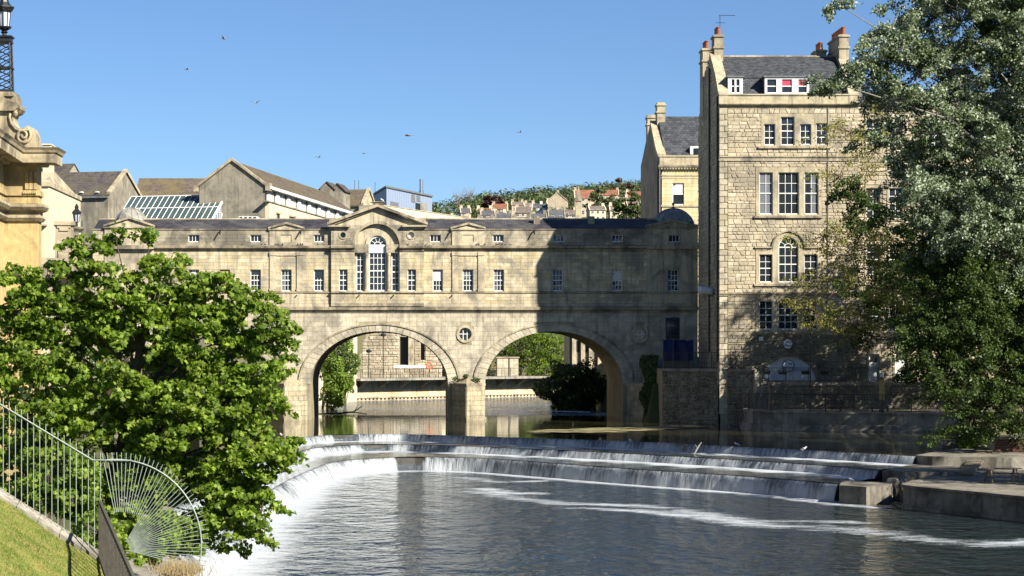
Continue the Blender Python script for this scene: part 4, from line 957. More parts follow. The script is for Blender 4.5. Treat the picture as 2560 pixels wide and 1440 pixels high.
m = MB(); m.tube([(X0 + .7, yr, zr + .05), (X1, yr, zr + .05)], .12, 6); m.obj('ridge_tiles', M_trim, rf)
for xa in (X0, X1 - .8):                            # gable parapets with lichened coping
    m = MB()
    for p, q in (((YH - .0, ztp), (yb - .1, zb + .4)), ((yb - .1, zb + .4), (yr - .3, zr + .4))):
        a, b = Vector((0, p[0], p[1])), Vector((0, q[0], q[1])); lo = Vector((0, 0, -.75)); up = Vector((0, 0, .05))
        vs = []
        for o_ in (lo, up):
            for (c, x) in ((a, xa - .06), (a, xa + .85), (b, xa + .85), (b, xa - .06)): vs.append(Vector((x, 0, 0)) + c + o_)
        m.hexa(vs)
    m.obj('gable_coping', M_lich if 'M_lich' in globals() else M_hash, ho)
    m = MB(); m.fbox(FH, xa - .03, xa + .85, ztp - .9, ztp + .02, -.5, .10); m.obj('kneeler', M_hash, ho)
def stack(px0, px1, yA, yB, zbot, zt_, pots, name='chimney'):
    x0, x1 = XX(px0, yA), XX(px1, yA); m = MB(); m.box(x0, x1, yA, yB, zbot, zt_); 
    for dz in (.0, -1.05): m.box(x0 - .1, x1 + .1, yA - .1, yB + .1, zt_ - .22 + dz, zt_ - .05 + dz)
    m.obj(name, M_hash, ho)
    for k in range(pots):
        y = lerp(yA + .3, yB - .3, k / max(1, pots - 1)); m = MB(); m.lathe([(.2, 0), (.24, .1), (.2, .18), (.18, .62), (.23, .68), (.2, .75)], ((x0 + x1) / 2, y, zt_ - .03), 4 if pots < 0 else 10); m.obj('chimney_pot', M_pot, ho)
stack(1786, 1808, 191.2, 193.0, hz(160), ZZ(86, 191.2), 3)
stack(1757, 1779, 195.6, 197.6, hz(260), ZZ(120, 195.6), 3)
stack(2098, 2122, 190.5, 195.5, hz(200), ZZ(86, 190.5), 7)
stack(2040, 2066, 194.5, 196.5, hz(200), ZZ(124, 194.5), 3)
# dormers
for a, b, lights in ((1820, 1857, ((1829, 1836.5, 2, None), (1841, 1849, 2, None))), (1912, 2023, ((1918, 1941, 1, None), (1955, 1980, 1, M_red), (1996, 2017, 1, M_red)))):
    yd = YH + .45; fr = front(yd); s_ = F / yd
    ux = lambda p: (p - CX) / s_
    uz = lambda p: CZ - (p - CY) / s_
    m = MB(); m.plate(fr, rect(ux(a), ux(b), uz(234), uz(193)), [rect(ux(p), ux(q), uz(231), uz(198)) for p, q, _, _ in lights], -.15, 0); d = m.obj('dormer', M_white, ho)
    m = MB(); m.box(ux(a), ux(b), yd + .16, yd + 2.2, uz(240), uz(194)); m.obj('dormer_cheek', M_lead, d)
    m = MB(); m.box(ux(a) - .12, ux(b) + .12, yd - .12, yd + 2.4, uz(193) + .002, uz(193) + .13); m.obj('dormer_roof', M_lead, d)
    for p, q, nn, bl in lights:
        m = MB(); m.fbox(fr, ux(p), ux(q), uz(231), uz(198), -.13, -.12); m.obj('pane', M_glass, d)
        m = MB(); m.fbox(fr, ux(p), ux(q), uz(216.5), uz(214), -.119, -.06); m.obj('meeting_rail', M_white, d)
        if bl: m = MB(); m.fbox(fr, ux(p) + .02, ux(q) - .02, uz(214), uz(199), -.118, -.112); m.obj('blind', bl, d)
# pipes, aerial, alarm box
for px, w in ((1797, .09),): m = MB(); m.tube([(X0 - .12, YH + .25, hz(240)), (X0 - .12, YH + .25, hz(905))], w, 8); m.obj('downpipe', M_iron, ho)
for y in (191.3, ): m = MB(); m.tube([(X0 - .12, y, hz(150)), (X0 - .12, y, hz(880))], .11, 8); m.obj('downpipe', M_iron, ho)
m = MB(); m.tube([FH(hx(2069), hz(265), .1), FH(hx(2069), hz(820), .1)], .045, 6); m.obj('downpipe', M_lead, ho)
m = MB(); p = W(1800, 72, 192); m.tube([p, p + Vector((0, 0, 1.3))], .03, 5); m.tube([p + Vector((-.1, 0, 1.22)), p + Vector((1.4, 0, 1.22))], .02, 4); m.tube([p + Vector((-.4, 0, .55)), p + Vector((.45, 0, .55))], .02, 4)
for k in range(6): q = p + Vector((.2 * k + .3, 0, 1.22)); m.tube([q - Vector((0, .3, 0)), q + Vector((0, .3, 0))], .012, 4)
m.obj('aerial', M_iron, ho)
m = MB(); m.fbox(FH, hx(1897), hx(1907), hz(852), hz(842), .07, .22); m.obj('alarm_box', M_white, ho)
# round signs
def round_sign(label, px, py, rpx, lines, rim):
    s = thing('round_sign', label, 'sign', FH(hx(px), hz(py + rpx), .1)); r_ = rpx / SH
    m = MB(); m.plate(FH, arc(hx(px), hz(py), r_ * 1.18, r_ * 1.18, 0, 350, 35), [], .09, .16 if rim else .13); m.obj('rim', M_signgrey, s)
    m = MB(); m.plate(FH, arc(hx(px), hz(py), r_, r_, 0, 350, 35), [], .13, .20); m.obj('sign_board', M_sign, s)
    for k, tx in enumerate(lines):
        cu = bpy.data.curves.new('lettering', 'FONT'); cu.body = tx; cu.size = r_ * .95; cu.align_x = 'CENTER'; cu.extrude = .006; cu.materials.append(M_text)
        tmp = bpy.data.objects.new('lettering', cu); me = bpy.data.meshes.new_from_object(tmp); bpy.data.objects.remove(tmp); me.materials.clear(); me.materials.append(M_text)
        o = bpy.data.objects.new('lettering', me); COL.objects.link(o); adopt(o, s); o.location = FH(hx(px), hz(py) + r_ * (.12 - .72 * k), .21); o.rotation_euler = (R(90), 0, 0)
round_sign('white round sign with dark lettering fixed to the dark rubble wall', 1969, 860, 11, ('The', 'Weir'), False)
m = MB()
round_sign('white round sign in a dark rim inside the lunette window', 1970, 914, 13, ('The', 'Weir'), True)
# weathered canvas roll on a bracket at the flank
s = thing('rolled_awning', 'lumpy pale rolled awning on a bracket at the house flank', 'awning', (X0 - .1, 189, ZZ(735, 189)))
c = Vector((X0 - .75, 188.6, ZZ(727, 188.6))); m = MB()
m.tube([c + Vector((-.75, 0, .0)), c + Vector((-.7, 0, .02)), c + Vector((-.4, 0, .04)), c + Vector((.0, 0, 0)), c + Vector((.35, -.1, -.04)), c + Vector((.6, -.2, -.12))], [.12, .34, .40, .36, .33, .2], 12); m.obj('canvas', M_blind, s, smooth=True)
m = MB(); m.tube([c + Vector((.7, -.2, -.2)), c + Vector((.4, -.1, -.5)), c + Vector((.72, -.2, -.62))], .05, 6); m.obj('bracket', M_iron, s)
# next house in the row, behind the trees
h2 = thing('terrace_house', 'lower stone house with white sashes and slate roof half hidden by trees', 'house', (X1 + .1, 187.2, 1.2))
Y2 = 187.2; F2h = front(Y2); s2 = F / Y2
def gx(px): return (px - CX) / s2
def gz(py): return CZ - (py - CY) / s2
XE = gx(2640); w2 = [(gx(a), gx(a + 34), gz(b + 78), gz(b)) for a in (2166, 2222, 2320, 2376, 2470, 2530) for b in (300, 470, 610, 752)]
dd = [(gx(2172), gx(2198), gz(955), gz(885)), (gx(2237), gx(2268), gz(955), gz(880))]
m = MB(); m.plate(F2h, rect(X1 + .02, XE, -1, gz(262)), [rect(*w) for w in w2 + dd], -.5, 0); m.obj('front_wall', M_mort, h2)
masonry(F2h, X1 + .05, XE, 1.0, gz(266), .38, (.45, 1.0), [('r', w[0] - .18, w[1] + .18, w[2] - .2, w[3] + .25) for w in w2 + dd], h2, M_rub, 'rubble_stone', proud=.06, gap=.04, chamfer=.04, rough=1.0, limit=100)
for w in w2 + dd: m = MB(); m.plate(F2h, rect(w[0] - .17, w[1] + .17, w[2] - .18, w[3] + .24), [rect(*w)], 0, .08); m.obj('window_surround', M_hash, h2)
for w in w2: window(h2, F2h, *w, 2, 4, -.16, .08, .05)
for w in dd: m = MB(); m.fbox(F2h, *w, -.2, -.12); d = m.obj('door', M_white, h2); m = MB(); m.fbox(F2h, w[0] + .15, w[1] - .15, w[3] - .7, w[3] - .15, -.119, -.1); m.obj('pane', M_glass, d)
m = MB(); m.sweep([(X1 + .02, Y2), (XE, Y2)], [(-.2, gz(266)), (.2, gz(264)), (.3, gz(258)), (-.2, gz(257))]); m.obj('cornice', M_trim, h2)
m = MB(); m.add([(X1, Y2 + .2, gz(257)), (XE, Y2 + .2, gz(257)), (XE, Y2 + 5, gz(215)), (X1, Y2 + 5, gz(215)), (XE, Y2 + 10, gz(255)), (X1, Y2 + 10, gz(255))], [(0, 1, 2, 3), (3, 2, 4, 5)]); r2f = m.obj('roof', M_slate, h2)
slates([(X1, Y2 + .2, gz(257) + .05), (XE, Y2 + .2, gz(257) + .05), (X1, Y2 + 5, gz(215) + .05), (XE, Y2 + 5, gz(215) + .05)], 9, 0, .5, M_slate, r2f)
m = MB(); m.box(gx(2148), gx(2163), Y2 + .8, Y2 + 3, gz(262), gz(200)); d = m.obj('dormer', M_lead, h2); m = MB(); m.box(gx(2147), gx(2151), Y2 + .72, Y2 + .79, gz(240), gz(208)); m.obj('pane', M_white, d)
# golden house behind the bridge's right end
YG = 222.0; sg = F / YG
def qx(px): return (px - CX) / sg
def qz(py): return CZ - (py - CY) / sg
hg = thing('golden_stone_house', 'golden ashlar house with slate mansard rising behind the shaded dome', 'house', (25.4, YG, 6)); FG = front(YG); GX0, GX1 = qx(1645), 40
gw = [(qx(1681), qx(1710), qz(513), qz(458)), (qx(1760), qx(1790), qz(513), qz(458))]
m = MB(); m.plate(FG, rect(GX0, GX1, 0, qz(415)), [rect(*w) for w in gw], -.5, 0); m.obj('front_wall', M_back, hg)
masonry(FG, GX0 + .4, GX1, 14, qz(420), .4, (.8, 1.4), [('r', *w) for w in gw], hg, stone_mat('golden_ashlar', (.60, .48, .26), (.64, .54, .33), (.42, .34, .22), .2), 'ashlar_block', limit=60)
for w in gw: window(hg, FG, *w, 1, 2, -.15, .09, .05, half=(.5, M_blind))
for z0_, z1_, d in ((513, 517, .12), (437, 440, .08), (444, 446, .05)): m = MB(); m.fbox(FG, GX0 + .3, GX1, qz(z1_), qz(z0_), 0, d); m.obj('string_course', M_hash, hg)
m = MB(); m.sweep([(GX0, YG), (GX1, YG)], [(0, qz(424)), (.2, qz(422)), (.35, qz(417)), (.38, qz(413)), (0, qz(412))])
for k in range(40): u = GX0 + .3 + k * .3; m.fbox(FG, u, u + .15, qz(424), qz(420), .02, .3)
m.obj('dentil_cornice', M_trim, hg)
m = MB(); m.fbox(FG, GX0, GX1, qz(412), qz(392), -.4, .02); m.fbox(FG, GX0, GX1, qz(392), qz(388), -.45, .1); m.obj('parapet', M_hash, hg)
FGL = leftside(GX0); m = MB(); m.plate(FGL, [(-239, 0), (-YG, 0), (-YG, qz(388)), (-YG - 2.2, qz(363)), (-YG - 7, qz(288)), (-YG - 12, qz(330)), (-239, qz(380))], [], -.8, 0); m.obj('flank_wall', M_wallrub if False else M_render, hg)
m = MB(); m.add([(GX0 + .8, YG + .3, qz(392)), (GX1, YG + .3, qz(392)), (GX1, YG + 2, qz(362)), (GX0 + .8, YG + 2, qz(362)), (GX1, YG + 7, ZZ(292, YG + 7)), (GX0 + .8, YG + 7, ZZ(292, YG + 7)), (GX1, YG + 14, qz(380)), (GX0 + .8, YG + 14, qz(380))], [(0, 1, 2, 3), (3, 2, 4, 5), (5, 4, 6, 7)]); rg = m.obj('roof', M_slate, hg)
slates([(GX0 + .8, YG + .3, qz(392)), (GX1, YG + .3, qz(392)), (GX0 + .8, YG + 2, qz(362) + .02), (GX1, YG + 2, qz(362) + .02)], 5, 0, .5, M_slate, rg, 'mansard_slates')
slates([(GX0 + .8, YG + 1.9, qz(364)), (GX1, YG + 1.9, qz(364)), (GX0 + .8, YG + 7, ZZ(292, YG + 7) + .03), (GX1, YG + 7, ZZ(292, YG + 7) + .03)], 14, 0, .42, M_slate, rg)
m = MB()
for p, q in (((YG, qz(388)), (YG + 2.2, qz(363))), ((YG + 2.2, qz(363)), (YG + 7, qz(286)))):
    a, b = Vector((0, *p)), Vector((0, *q)); vs = []
    for o_ in (-.6, .12):
        for (c, x) in ((a, GX0 - .05), (a, GX0 + .85), (b, GX0 + .85), (b, GX0 - .05)): vs.append(Vector((x, 0, o_)) + c)
    m.hexa(vs)
m.obj('gable_coping', M_hash, hg)
for a, b, y, t in ((1643, 1663, 228, 256), (1619, 1638, 234.5, 287)):
    m = MB(); m.box(XX(a, y), XX(b, y), y, y + 1.6, ZZ(400, y), ZZ(t, y)); m.box(XX(a, y) - .1, XX(b, y) + .1, y - .1, y + 1.7, ZZ(t + 8, y), ZZ(t + 4, y)); m.box(XX(a, y) - .1, XX(b, y) + .1, y - .1, y + 1.7, ZZ(t + 26, y), ZZ(t + 22, y)); m.obj('chimney', M_hash, hg)
m = MB(); m.box(qx(1728), qx(1762), YG + .7, YG + 2.4, qz(390), qz(364)); d = m.obj('dormer', M_white, hg); m = MB(); m.box(qx(1736), qx(1758), YG + .66, YG + .69, qz(387), qz(369)); m.obj('pane', M_glass, d)
m = MB(); m.tube([(GX0 + .15, YG - .12, qz(392)), (GX0 + .15, YG - .12, qz(560))], .09, 6); m.obj('downpipe', M_lead, hg)
# ------------------------------------------------------------------ right bank: walls, terraces, quay
def prism(m, poly, z0, z1):
    n_ = len(poly); a = sum(poly[i][0] * poly[(i + 1) % n_][1] - poly[(i + 1) % n_][0] * poly[i][1] for i in range(n_))
    if a < 0: poly = poly[::-1]
    m.add([(x, y, z0) for x, y in poly] + [(x, y, z1) for x, y in poly], [tuple(range(n_))[::-1], tuple(range(n_, 2 * n_))] + [(i, (i + 1) % n_, (i + 1) % n_ + n_, i + n_) for i in range(n_)])
def wall_frame(a, b): a, b = Vector((*a, 0)), Vector((*b, 0)); u = (b - a).normalized(); return Fr(a, u, Vector((u.y, -u.x, 0))), (b - a).length
rw = thing('river_wall', 'high rubble retaining wall rising from the river below the house', 'wall', (25, 188, -1))
pa, pb = (22.3, 190.6), (29.5, 184.3)
m = MB(); prism(m, [pa, pb, (29.5, 185.97), (26.9, 185.97), (26.7, 199.8), (22.3, 199.8)], -3, 5.0); m.obj('wall_core', M_mort, rw)
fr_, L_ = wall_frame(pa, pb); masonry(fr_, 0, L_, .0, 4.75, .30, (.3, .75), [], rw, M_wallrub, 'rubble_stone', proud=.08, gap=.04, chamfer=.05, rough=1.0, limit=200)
m = MB(); m.sweep([(pa[0] - .05, pa[1] + .05), pb], [(-.5, 4.78), (.16, 4.78), (.18, 5.02), (-.5, 5.03)]); m.obj('wall_coping', M_conc, rw)
fr2, L2_ = wall_frame((21.5, 197.2), (22.3, 190.6)); m = MB(); prism(m, [(21.4, 199.7), (21.5, 196.2), (22.29, 195.2), (22.29, 199.7)], -3, 6.1); m.obj('buttress', M_wallrub if False else M_conc, rw)
fr2, L2_ = wall_frame((21.4, 199.7), (21.5, 196.2))
railing('terrace_railing', 'black iron railing along the top of the high river wall', [(22.5, 190.7, 5.02), (28.2, 185.55, 5.02)], 1.45, 2.4)
railing('stair_railing', 'black double handrail sloping down the steps beside the high wall', [(28.8, 184.95, 5.0), (30.6, 182.6, 3.9)], 1.2, 1.6, mid=True)
m = MB()
st = thing('stone_steps', 'flight of stone steps going down beside the high river wall', 'steps', (29.5, 184, 2))
for k in range(6): m = MB(); a = k / 6; m.box(29.51 + a * 1.05, 29.51 + (a + 1 / 6) * 1.05, 183.2, 185.8, 1.2, 4.98 - k * .18); m.obj('step', M_conc, st)
# ivy over the buttress and abutment
iv = thing('ivy', 'dark ivy hanging over the buttress between bridge and high wall', 'ivy', (22, 195, 0)); m = MB()
for _ in range(2600):
    z = rnd(.6, 6.2); x = rnd(21.0, 22.6) + .25 * math.sin(z * 2); put_leaf(m, Vector((x, 195.2 - rnd(0, .5) - (22.4 - x) * -.3, z)), Vector((rnd(-.6, .6), -1, rnd(-.2, .7))), rnd(.12, .26), LEAF_OVAL)
m.obj('foliage', M_ivy, iv, kind='stuff')
# covered stall
s = thing('covered_stall', 'stall wrapped in blue tarpaulin on the terrace by the bridge', 'stall', (24, 193.5, 5)); y0 = 193.6
xa, xb = XX(1657, y0), XX(1733, y0); za, zb = 5.0, ZZ(850, y0); m = MB()
N = 14; vs = []; fs = []
for i in range(N + 1):
    u = i / N; x = lerp(xa, xb, u)
    for j, (t, o) in enumerate(((0, .05), (.35, .12), (.7, .05), (.97, 0), (1.03, .5), (1.0, 1.6))):
        vs.append((x, y0 - .08 * math.sin(u * 17 + j) + (o if j > 3 else -o * math.sin(u * 9)), lerp(za + .7, zb, t) - .1 * math.sin(u * math.pi * 3) ** 2 * (j > 2)))
for i in range(N):
    for j in range(5): a = i * 6 + j; fs.append((a, a + 6, a + 7, a + 1))
m.add(vs, fs); m.obj('tarpaulin', M_blue, s, smooth=True)
for x in (xa, (xa * 2 + xb) / 3, xb): m = MB(); m.tube([(x, y0 - .2, za), (x, y0 - .2, zb + .1)], .03, 6); m.obj('pole', M_lead, s)
m = MB(); m.tube([(xa, y0 - .2, zb + .1), (xb, y0 - .2, zb + .1)], .03, 6); m.obj('rail', M_lead, s)
m = MB(); m.box(xa + .2, xb - .3, y0 + .1, y0 + 1.4, za, za + .9); m.obj('counter', M_wood, s)
# balcony in front of the house, lower terrace with its curved river wall
bl = thing('balcony_terrace', 'raised walkway with dark retaining wall in front of the lunette window', 'terrace', (35, 184, 1)); m = MB(); prism(m, [(30.6, 182), (52, 182), (52, 187.1), (30.6, 185.95)], -1, 3.88); m.obj('walkway', M_paving, bl)
masonry(front(182), 30.6, 46, 1.6, 3.7, .3, (.4, .9), [], bl, M_wallrub, 'rubble_stone', proud=.05, gap=.035, chamfer=.03, rough=1.0, limit=60)
railing('balcony_railing', 'black railing of thin bars before the lunette window', [(30.0, 182.15, 3.9), (46, 182.15, 3.9)], 1.22, 2.0, mid=True)
for k, px in enumerate((1915, 1956, 2014, 2061)):
    c = W(px, 932, 181.9); t = thing('planter_box', 'dark planter box hung on the railing before the lunette window', 'planter', (c.x, c.y, c.z - .15), 'planter boxes on the balcony railing')
    m = MB(); m.hexa([(c.x - .3, c.y - .15, c.z - .15), (c.x + .3, c.y - .15, c.z - .15), (c.x + .3, c.y + .12, c.z - .15), (c.x - .3, c.y + .12, c.z - .15), (c.x - .38, c.y - .2, c.z + .15), (c.x + .38, c.y - .2, c.z + .15), (c.x + .38, c.y + .16, c.z + .15), (c.x - .38, c.y + .16, c.z + .15)]); m.obj('box', M_iron, t)
    m = MB()
    for _ in range(30): put_leaf(m, Vector((c.x + rnd(-.35, .35), c.y + rnd(-.15, .12), c.z + .15 + rnd(0, .12))), rand_dir() + Vector((0, 0, 1)), .1, LEAF_OVAL)
    m.obj('plants', M_ivy, t, kind='stuff')
tw = thing('terrace_wall', 'low curved concrete river wall of the shady lower terrace', 'wall', (34, 170, -1))
cv, _ = smooth_curve([(28.7, 183, 0), (27.9, 178, 0), (28.1, 175, 0), (30, 172.8, 0), (34, 171.2, 0), (38.5, 169.4, 0), (42.3, 167.6, 0), (46, 165, 0), (52, 158, 0)], 30)
m = MB(); prism(m, [(p.x, p.y) for p in cv] + [(60, 158), (60, 182.2), (30, 182.5)], -3, 1.56); m.obj('terrace_slab', M_paving, tw)
pth = [(p.x, p.y) for p in cv]
m = MB(); m.sweep(pth, [(.0, -3), (.42, -3), (.42, .18), (.30, .22), (.30, .55), (.10, .6), (.10, 1.45), (.18, 1.48), (.18, 1.62), (-.4, 1.63)]); m.obj('wall_face', M_conc, tw)
railing('terrace_railing', 'black railing curving along the low river wall of the shady terrace', [(p.x + .2, p.y + .1, 1.62) for p in cv[4:26]], 1.42, 2.3, mid=False)
railing('ramp_railing', 'black railing behind the shady terrace below the balcony wall', [(29.6, 180.6, 2.3), (45, 179.5, 2.3)], 1.25, 2.3)
for i, (x, y) in enumerate(((34.6, 174.6), (38.2, 173.3))):
    t = thing('terrace_bench', 'dark wooden bench on the shady terrace behind the curved railing', 'bench', (x, y, 1.58), 'benches on the shady terrace')
    for k in range(3): m = MB(); m.box(x - .8, x + .8, y - .2 + k * .15, y - .08 + k * .15, 2.0, 2.05); m.obj('seat_slat', M_wood, t)
    for k in (-.65, .6): m = MB(); m.box(x + k, x + k + .07, y - .18, y + .2, 1.58, 2.0); m.obj('leg', M_iron, t)
t = thing('totem_post', 'pale post with yellow board standing on the shady terrace', 'post', W(2204, 1025, 173)); c = W(2204, 1028, 173)
m = MB(); m.box(c.x - .2, c.x + .2, c.y - .08, c.y + .08, 1.58, ZZ(935, 173) - .3); m.obj('post', M_wood, t)
m = MB(); m.box(c.x - .22, c.x + .22, c.y - .12, c.y - .085, ZZ(1000, 173), ZZ(950, 173)); m.obj('board', M_yellowp, t)
m = MB(); m.lathe([(.05, 0), (.16, .08), (.13, .25), (.18, .38), (.06, .45)], (c.x + .02, c.y, ZZ(935, 173) - .3), 8); m.obj('cap', M_white, t)
t = thing('lamp_post', 'slim black lamp post on the terrace in front of the lunette window', 'lamp post', (XX(2026, 179), 179, 1.58)); x = XX(2026, 179)
m = MB(); m.tube([(x, 179, 1.56), (x, 179, 2.5), (x, 179, 8.2)], [.11, .075, .05], 8); m.obj('post', M_iron, t); m = MB(); m.lathe([(.06, 0), (.16, .05), (.22, .42), (.26, .44), (.1, .62), (.03, .72)], (x, 179, 8.2), 6); m.obj('lantern', M_iron, t)
# lower quay at the weir's right end
qy = thing('quay', 'pale concrete quay and stepped platforms at the end of the weir', 'quay', (34, 112, -2)); qp = [onz(2258, 1270, ZP), onz(2300, 1277, ZP), onz(2430, 1290, ZP), onz(2560, 1305, ZP)]
edge = [(p.x, p.y) for p in qp] + [(38, 82), (46, 60)]
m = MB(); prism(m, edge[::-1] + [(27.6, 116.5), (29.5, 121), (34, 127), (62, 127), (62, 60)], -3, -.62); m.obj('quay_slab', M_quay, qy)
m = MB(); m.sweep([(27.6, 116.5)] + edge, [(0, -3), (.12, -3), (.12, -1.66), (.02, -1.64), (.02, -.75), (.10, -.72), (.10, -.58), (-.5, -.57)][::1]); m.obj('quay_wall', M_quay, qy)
b0 = onz(2098, 1258, ZP)
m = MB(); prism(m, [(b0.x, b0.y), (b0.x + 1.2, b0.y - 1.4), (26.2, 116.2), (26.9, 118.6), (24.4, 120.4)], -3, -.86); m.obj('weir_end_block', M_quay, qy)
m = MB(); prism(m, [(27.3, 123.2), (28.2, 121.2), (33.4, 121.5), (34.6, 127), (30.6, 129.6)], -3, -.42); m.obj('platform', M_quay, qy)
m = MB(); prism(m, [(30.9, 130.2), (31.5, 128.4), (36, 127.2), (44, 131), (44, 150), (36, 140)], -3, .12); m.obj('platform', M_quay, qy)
m = MB(); c = W(2368, 1130, 141); m.box(c.x - .45, c.x + .5, 140.6, 142, -2, .62); m.obj('end_pillar', M_quay, qy)
for k, (x, y, s_) in enumerate(((27.0, 119.2, .5), (27.7, 119.8, .36), (27.4, 118.2, .3))):
    t = thing('fallen_stone', 'broken stone lying between the weir end block and the quay', 'stone', (x, y, -1.3), 'broken stones at the weir end'); m = MB(); m.lathe([(s_ * .7, -.8), (s_ * .9, .1), (s_, .35), (s_ * .6, .62), (s_ * .2, .68)], (x, y, -1.3), 7, phase=k * .3); m.obj('stone', M_quay, t)
rp = thing('plank_ramp', 'dark plank ramp leading from the quay up to the bank', 'ramp', (33, 124, -.5)); a0, a1 = W(2395, 1180, 121), W(2432, 1182, 120); e0, e1 = W(2448, 1113, 138), W(2492, 1114, 137)
for k in range(16):
    t0, t1 = k / 16 + .006, (k + 1) / 16 - .006; p = [a0.lerp(e0, t0), a1.lerp(e1, t0), a1.lerp(e1, t1), a0.lerp(e0, t1)]; m = MB(); m.hexa([q - Vector((0, 0, .1)) for q in p] + p); m.obj('plank', M_wood, rp)
pl = thing('brick_planter', 'square brick planter under the silver tree', 'planter', (39, 134, -.3)); x0_, x1_ = XX(2486, 134), XX(2600, 134)
FQ = front(134); m = MB(); m.box(x0_ + .02, x1_, 134.03, 136.5, -.9, ZZ(1098, 134)); m.obj('box', M_mort, pl)
masonry(FQ, x0_, x1_, -.6, ZZ(1098, 134), .16, (.32, .46), [], pl, stone_mat('dull_brick', (.085, .042, .03), (.12, .06, .042), (.05, .035, .025), .3), 'brick', proud=.02, gap=.02, chamfer=.008, limit=120)
m = MB(); m.box(x0_ - .1, x1_, 133.9, 136.6, ZZ(1098, 134), ZZ(1092, 134)); m.obj('coping', M_conc, pl)
pt_ = thing('picnic_table', 'dark wooden picnic table with splayed legs on the quay', 'table', (32.2, 114.5, -.6)); x, y, z = 31.9, 114.5, -.58
for k in range(5): m = MB(); m.box(x - 1, x + 1, y - .38 + k * .155, y - .24 + k * .155, z + .72, z + .76); m.obj('top_plank', M_wood, pt_)
for s_ in (-1, 1):
    for k in (0, .15): m = MB(); m.box(x - 1, x + 1, y + s_ * .72 - .07 + k - .07, y + s_ * .72 + .06 + k - .07, z + .42, z + .46); m.obj('bench_plank', M_wood, pt_)
    for q in (-1, 1): m = MB(); m.tube([(x + s_ * .75, y + q * .72, z), (x + s_ * .7, y + q * .25, z + .72)], .06, 4); m.obj('leg', M_wood, pt_)
    m = MB(); m.box(x + s_ * .72 - .03, x + s_ * .72 + .03, y - .85, y + .85, z + .34, z + .42); m.obj('crossbar', M_wood, pt_)
for k, (px, py, Y, r_) in enumerate(((2425, 1110, 139, (.9, .6, .8)), (2400, 1088, 142, (1.6, 1, 1.0)))):
    c = W(px, py, Y); shrub('bank_plant', ('sunlit pale leafy plant beside the plank ramp', 'dark bushy plant above the ramp at the pillar')[k], c, r_, 420, .2, (M_bright, M_ivy)[k], cat='plant')
# -------------------------------------------------------------- reach beyond the arches
A, B = Vector((-11, 274.2, 0)), Vector((34, 323.5, 0)); u = (B - A).normalized(); nn = Vector((u.y, -u.x, 0)); FK = Fr(A, u, nn); LK = (B - A).length
fb = thing('embankment_wall', 'sunlit stone embankment wall seen through the arches', 'wall', (2, 289, 0)); m = MB(); m.fbox(FK, 0, LK, -3, 3.0, -6, 0); m.obj('wall_body', M_back, fb)
masonry(FK, 0, LK, .55, 2.6, .5, (1.0, 1.8), [], fb, stone_mat('embankment_stone', (.52, .43, .26), (.60, .51, .33), (.36, .29, .17), .3), 'ashlar_block', limit=40)
m = MB(); m.fbox(FK, 0, LK, -3, .12, 0, .5); m.fbox(FK, 0, LK, .40, .55, 0, .55)
m.obj('footing', M_back, fb)
for k in range(int(LK / .75)): m = MB(); m.fbox(FK, k * .75 + .1, k * .75 + .5, .12, .40, .02, .45); m.obj('footing_block', M_back, fb)
wk = thing('cantilever_walkway', 'concrete walkway cantilevered over the river beyond the arches', 'walkway', (2, 287, 2.7)); m = MB(); m.fbox(FK, 3, LK - 6, 2.72, 3.0, .02, 2.3); m.obj('deck', M_conc, wk)
for k in range(int(LK / 4.1)):
    uu = 5 + k * 4.1; m = MB(); p = [(uu - .22, 2.715, .02), (uu + .22, 2.715, .02), (uu + .22, 2.715, 1.9), (uu - .22, 2.715, 1.9)]
    m.add([FK(uu - .22, 2.715, .02), FK(uu + .22, 2.715, .02), FK(uu + .22, 2.715, 2.0), FK(uu - .22, 2.715, 2.0), FK(uu - .22, 1.7, .02), FK(uu + .22, 1.7, .02)], [(0, 1, 2, 3), (4, 5, 1, 0), (3, 2, 5, 4), (0, 3, 4), (1, 5, 2)]); m.obj('bracket', M_conc, wk)
railing('walkway_railing', 'black railing along the walkway beyond the arches', [FK(3.2, 3.0, 2.15), FK(LK - 6.2, 3.0, 2.15)], 1.2, 1.9, .45)
for px, h, nm in ((958, 6.2, 'tall'), (922, 4.0, 'short')):
    s_ = 287.0; p = W(px, 940, 285 + (px - 900) * .03); p.z = 3.0; t = thing('lamp_post', nm + ' black lamp post on the walkway seen through the left arch', 'lamp post', p); m = MB(); m.tube([p, p + Vector((0, 0, h - .6))], .07, 6); m.obj('post', M_iron, t); m = MB(); m.lathe([(.1, 0), (.35, .1), (.42, .22), (.3, .4), (.08, .5)], (p.x, p.y, 3 + h - .6), 10); m.obj('lantern', M_iron, t)
p = W(1073, 914, 290); t = thing('lifebuoy', 'orange lifebuoy on its stand by the walkway railing', 'lifebuoy', (p.x, p.y, 3.0)); m = MB(); m.tube([(p.x, p.y + .06, 3.0), (p.x, p.y + .06, p.z)], .05, 5); m.obj('stand', M_iron, t)
m = MB(); m.tube([(p.x + .38 * math.cos(R(a)), p.y, p.z + .38 * math.sin(R(a))) for a in range(0, 361, 24)], .1, 6); m.obj('ring', M_orange, t)
t = thing('notice_board', 'long white board beside the lifebuoy beyond the left arch', 'sign', W(1024, 930, 291)); p0, p1 = W(985, 920, 291), W(1064, 913, 291); m = MB(); m.box(p0.x, p1.x, 291, 291.06, p0.z, p1.z); m.obj('board', M_white, t)
for x in (p0.x + .3, p1.x - .3): m = MB(); m.box(x - .04, x + .04, 291.07, 291.14, 2.9, p1.z); m.obj('post', M_iron, t)
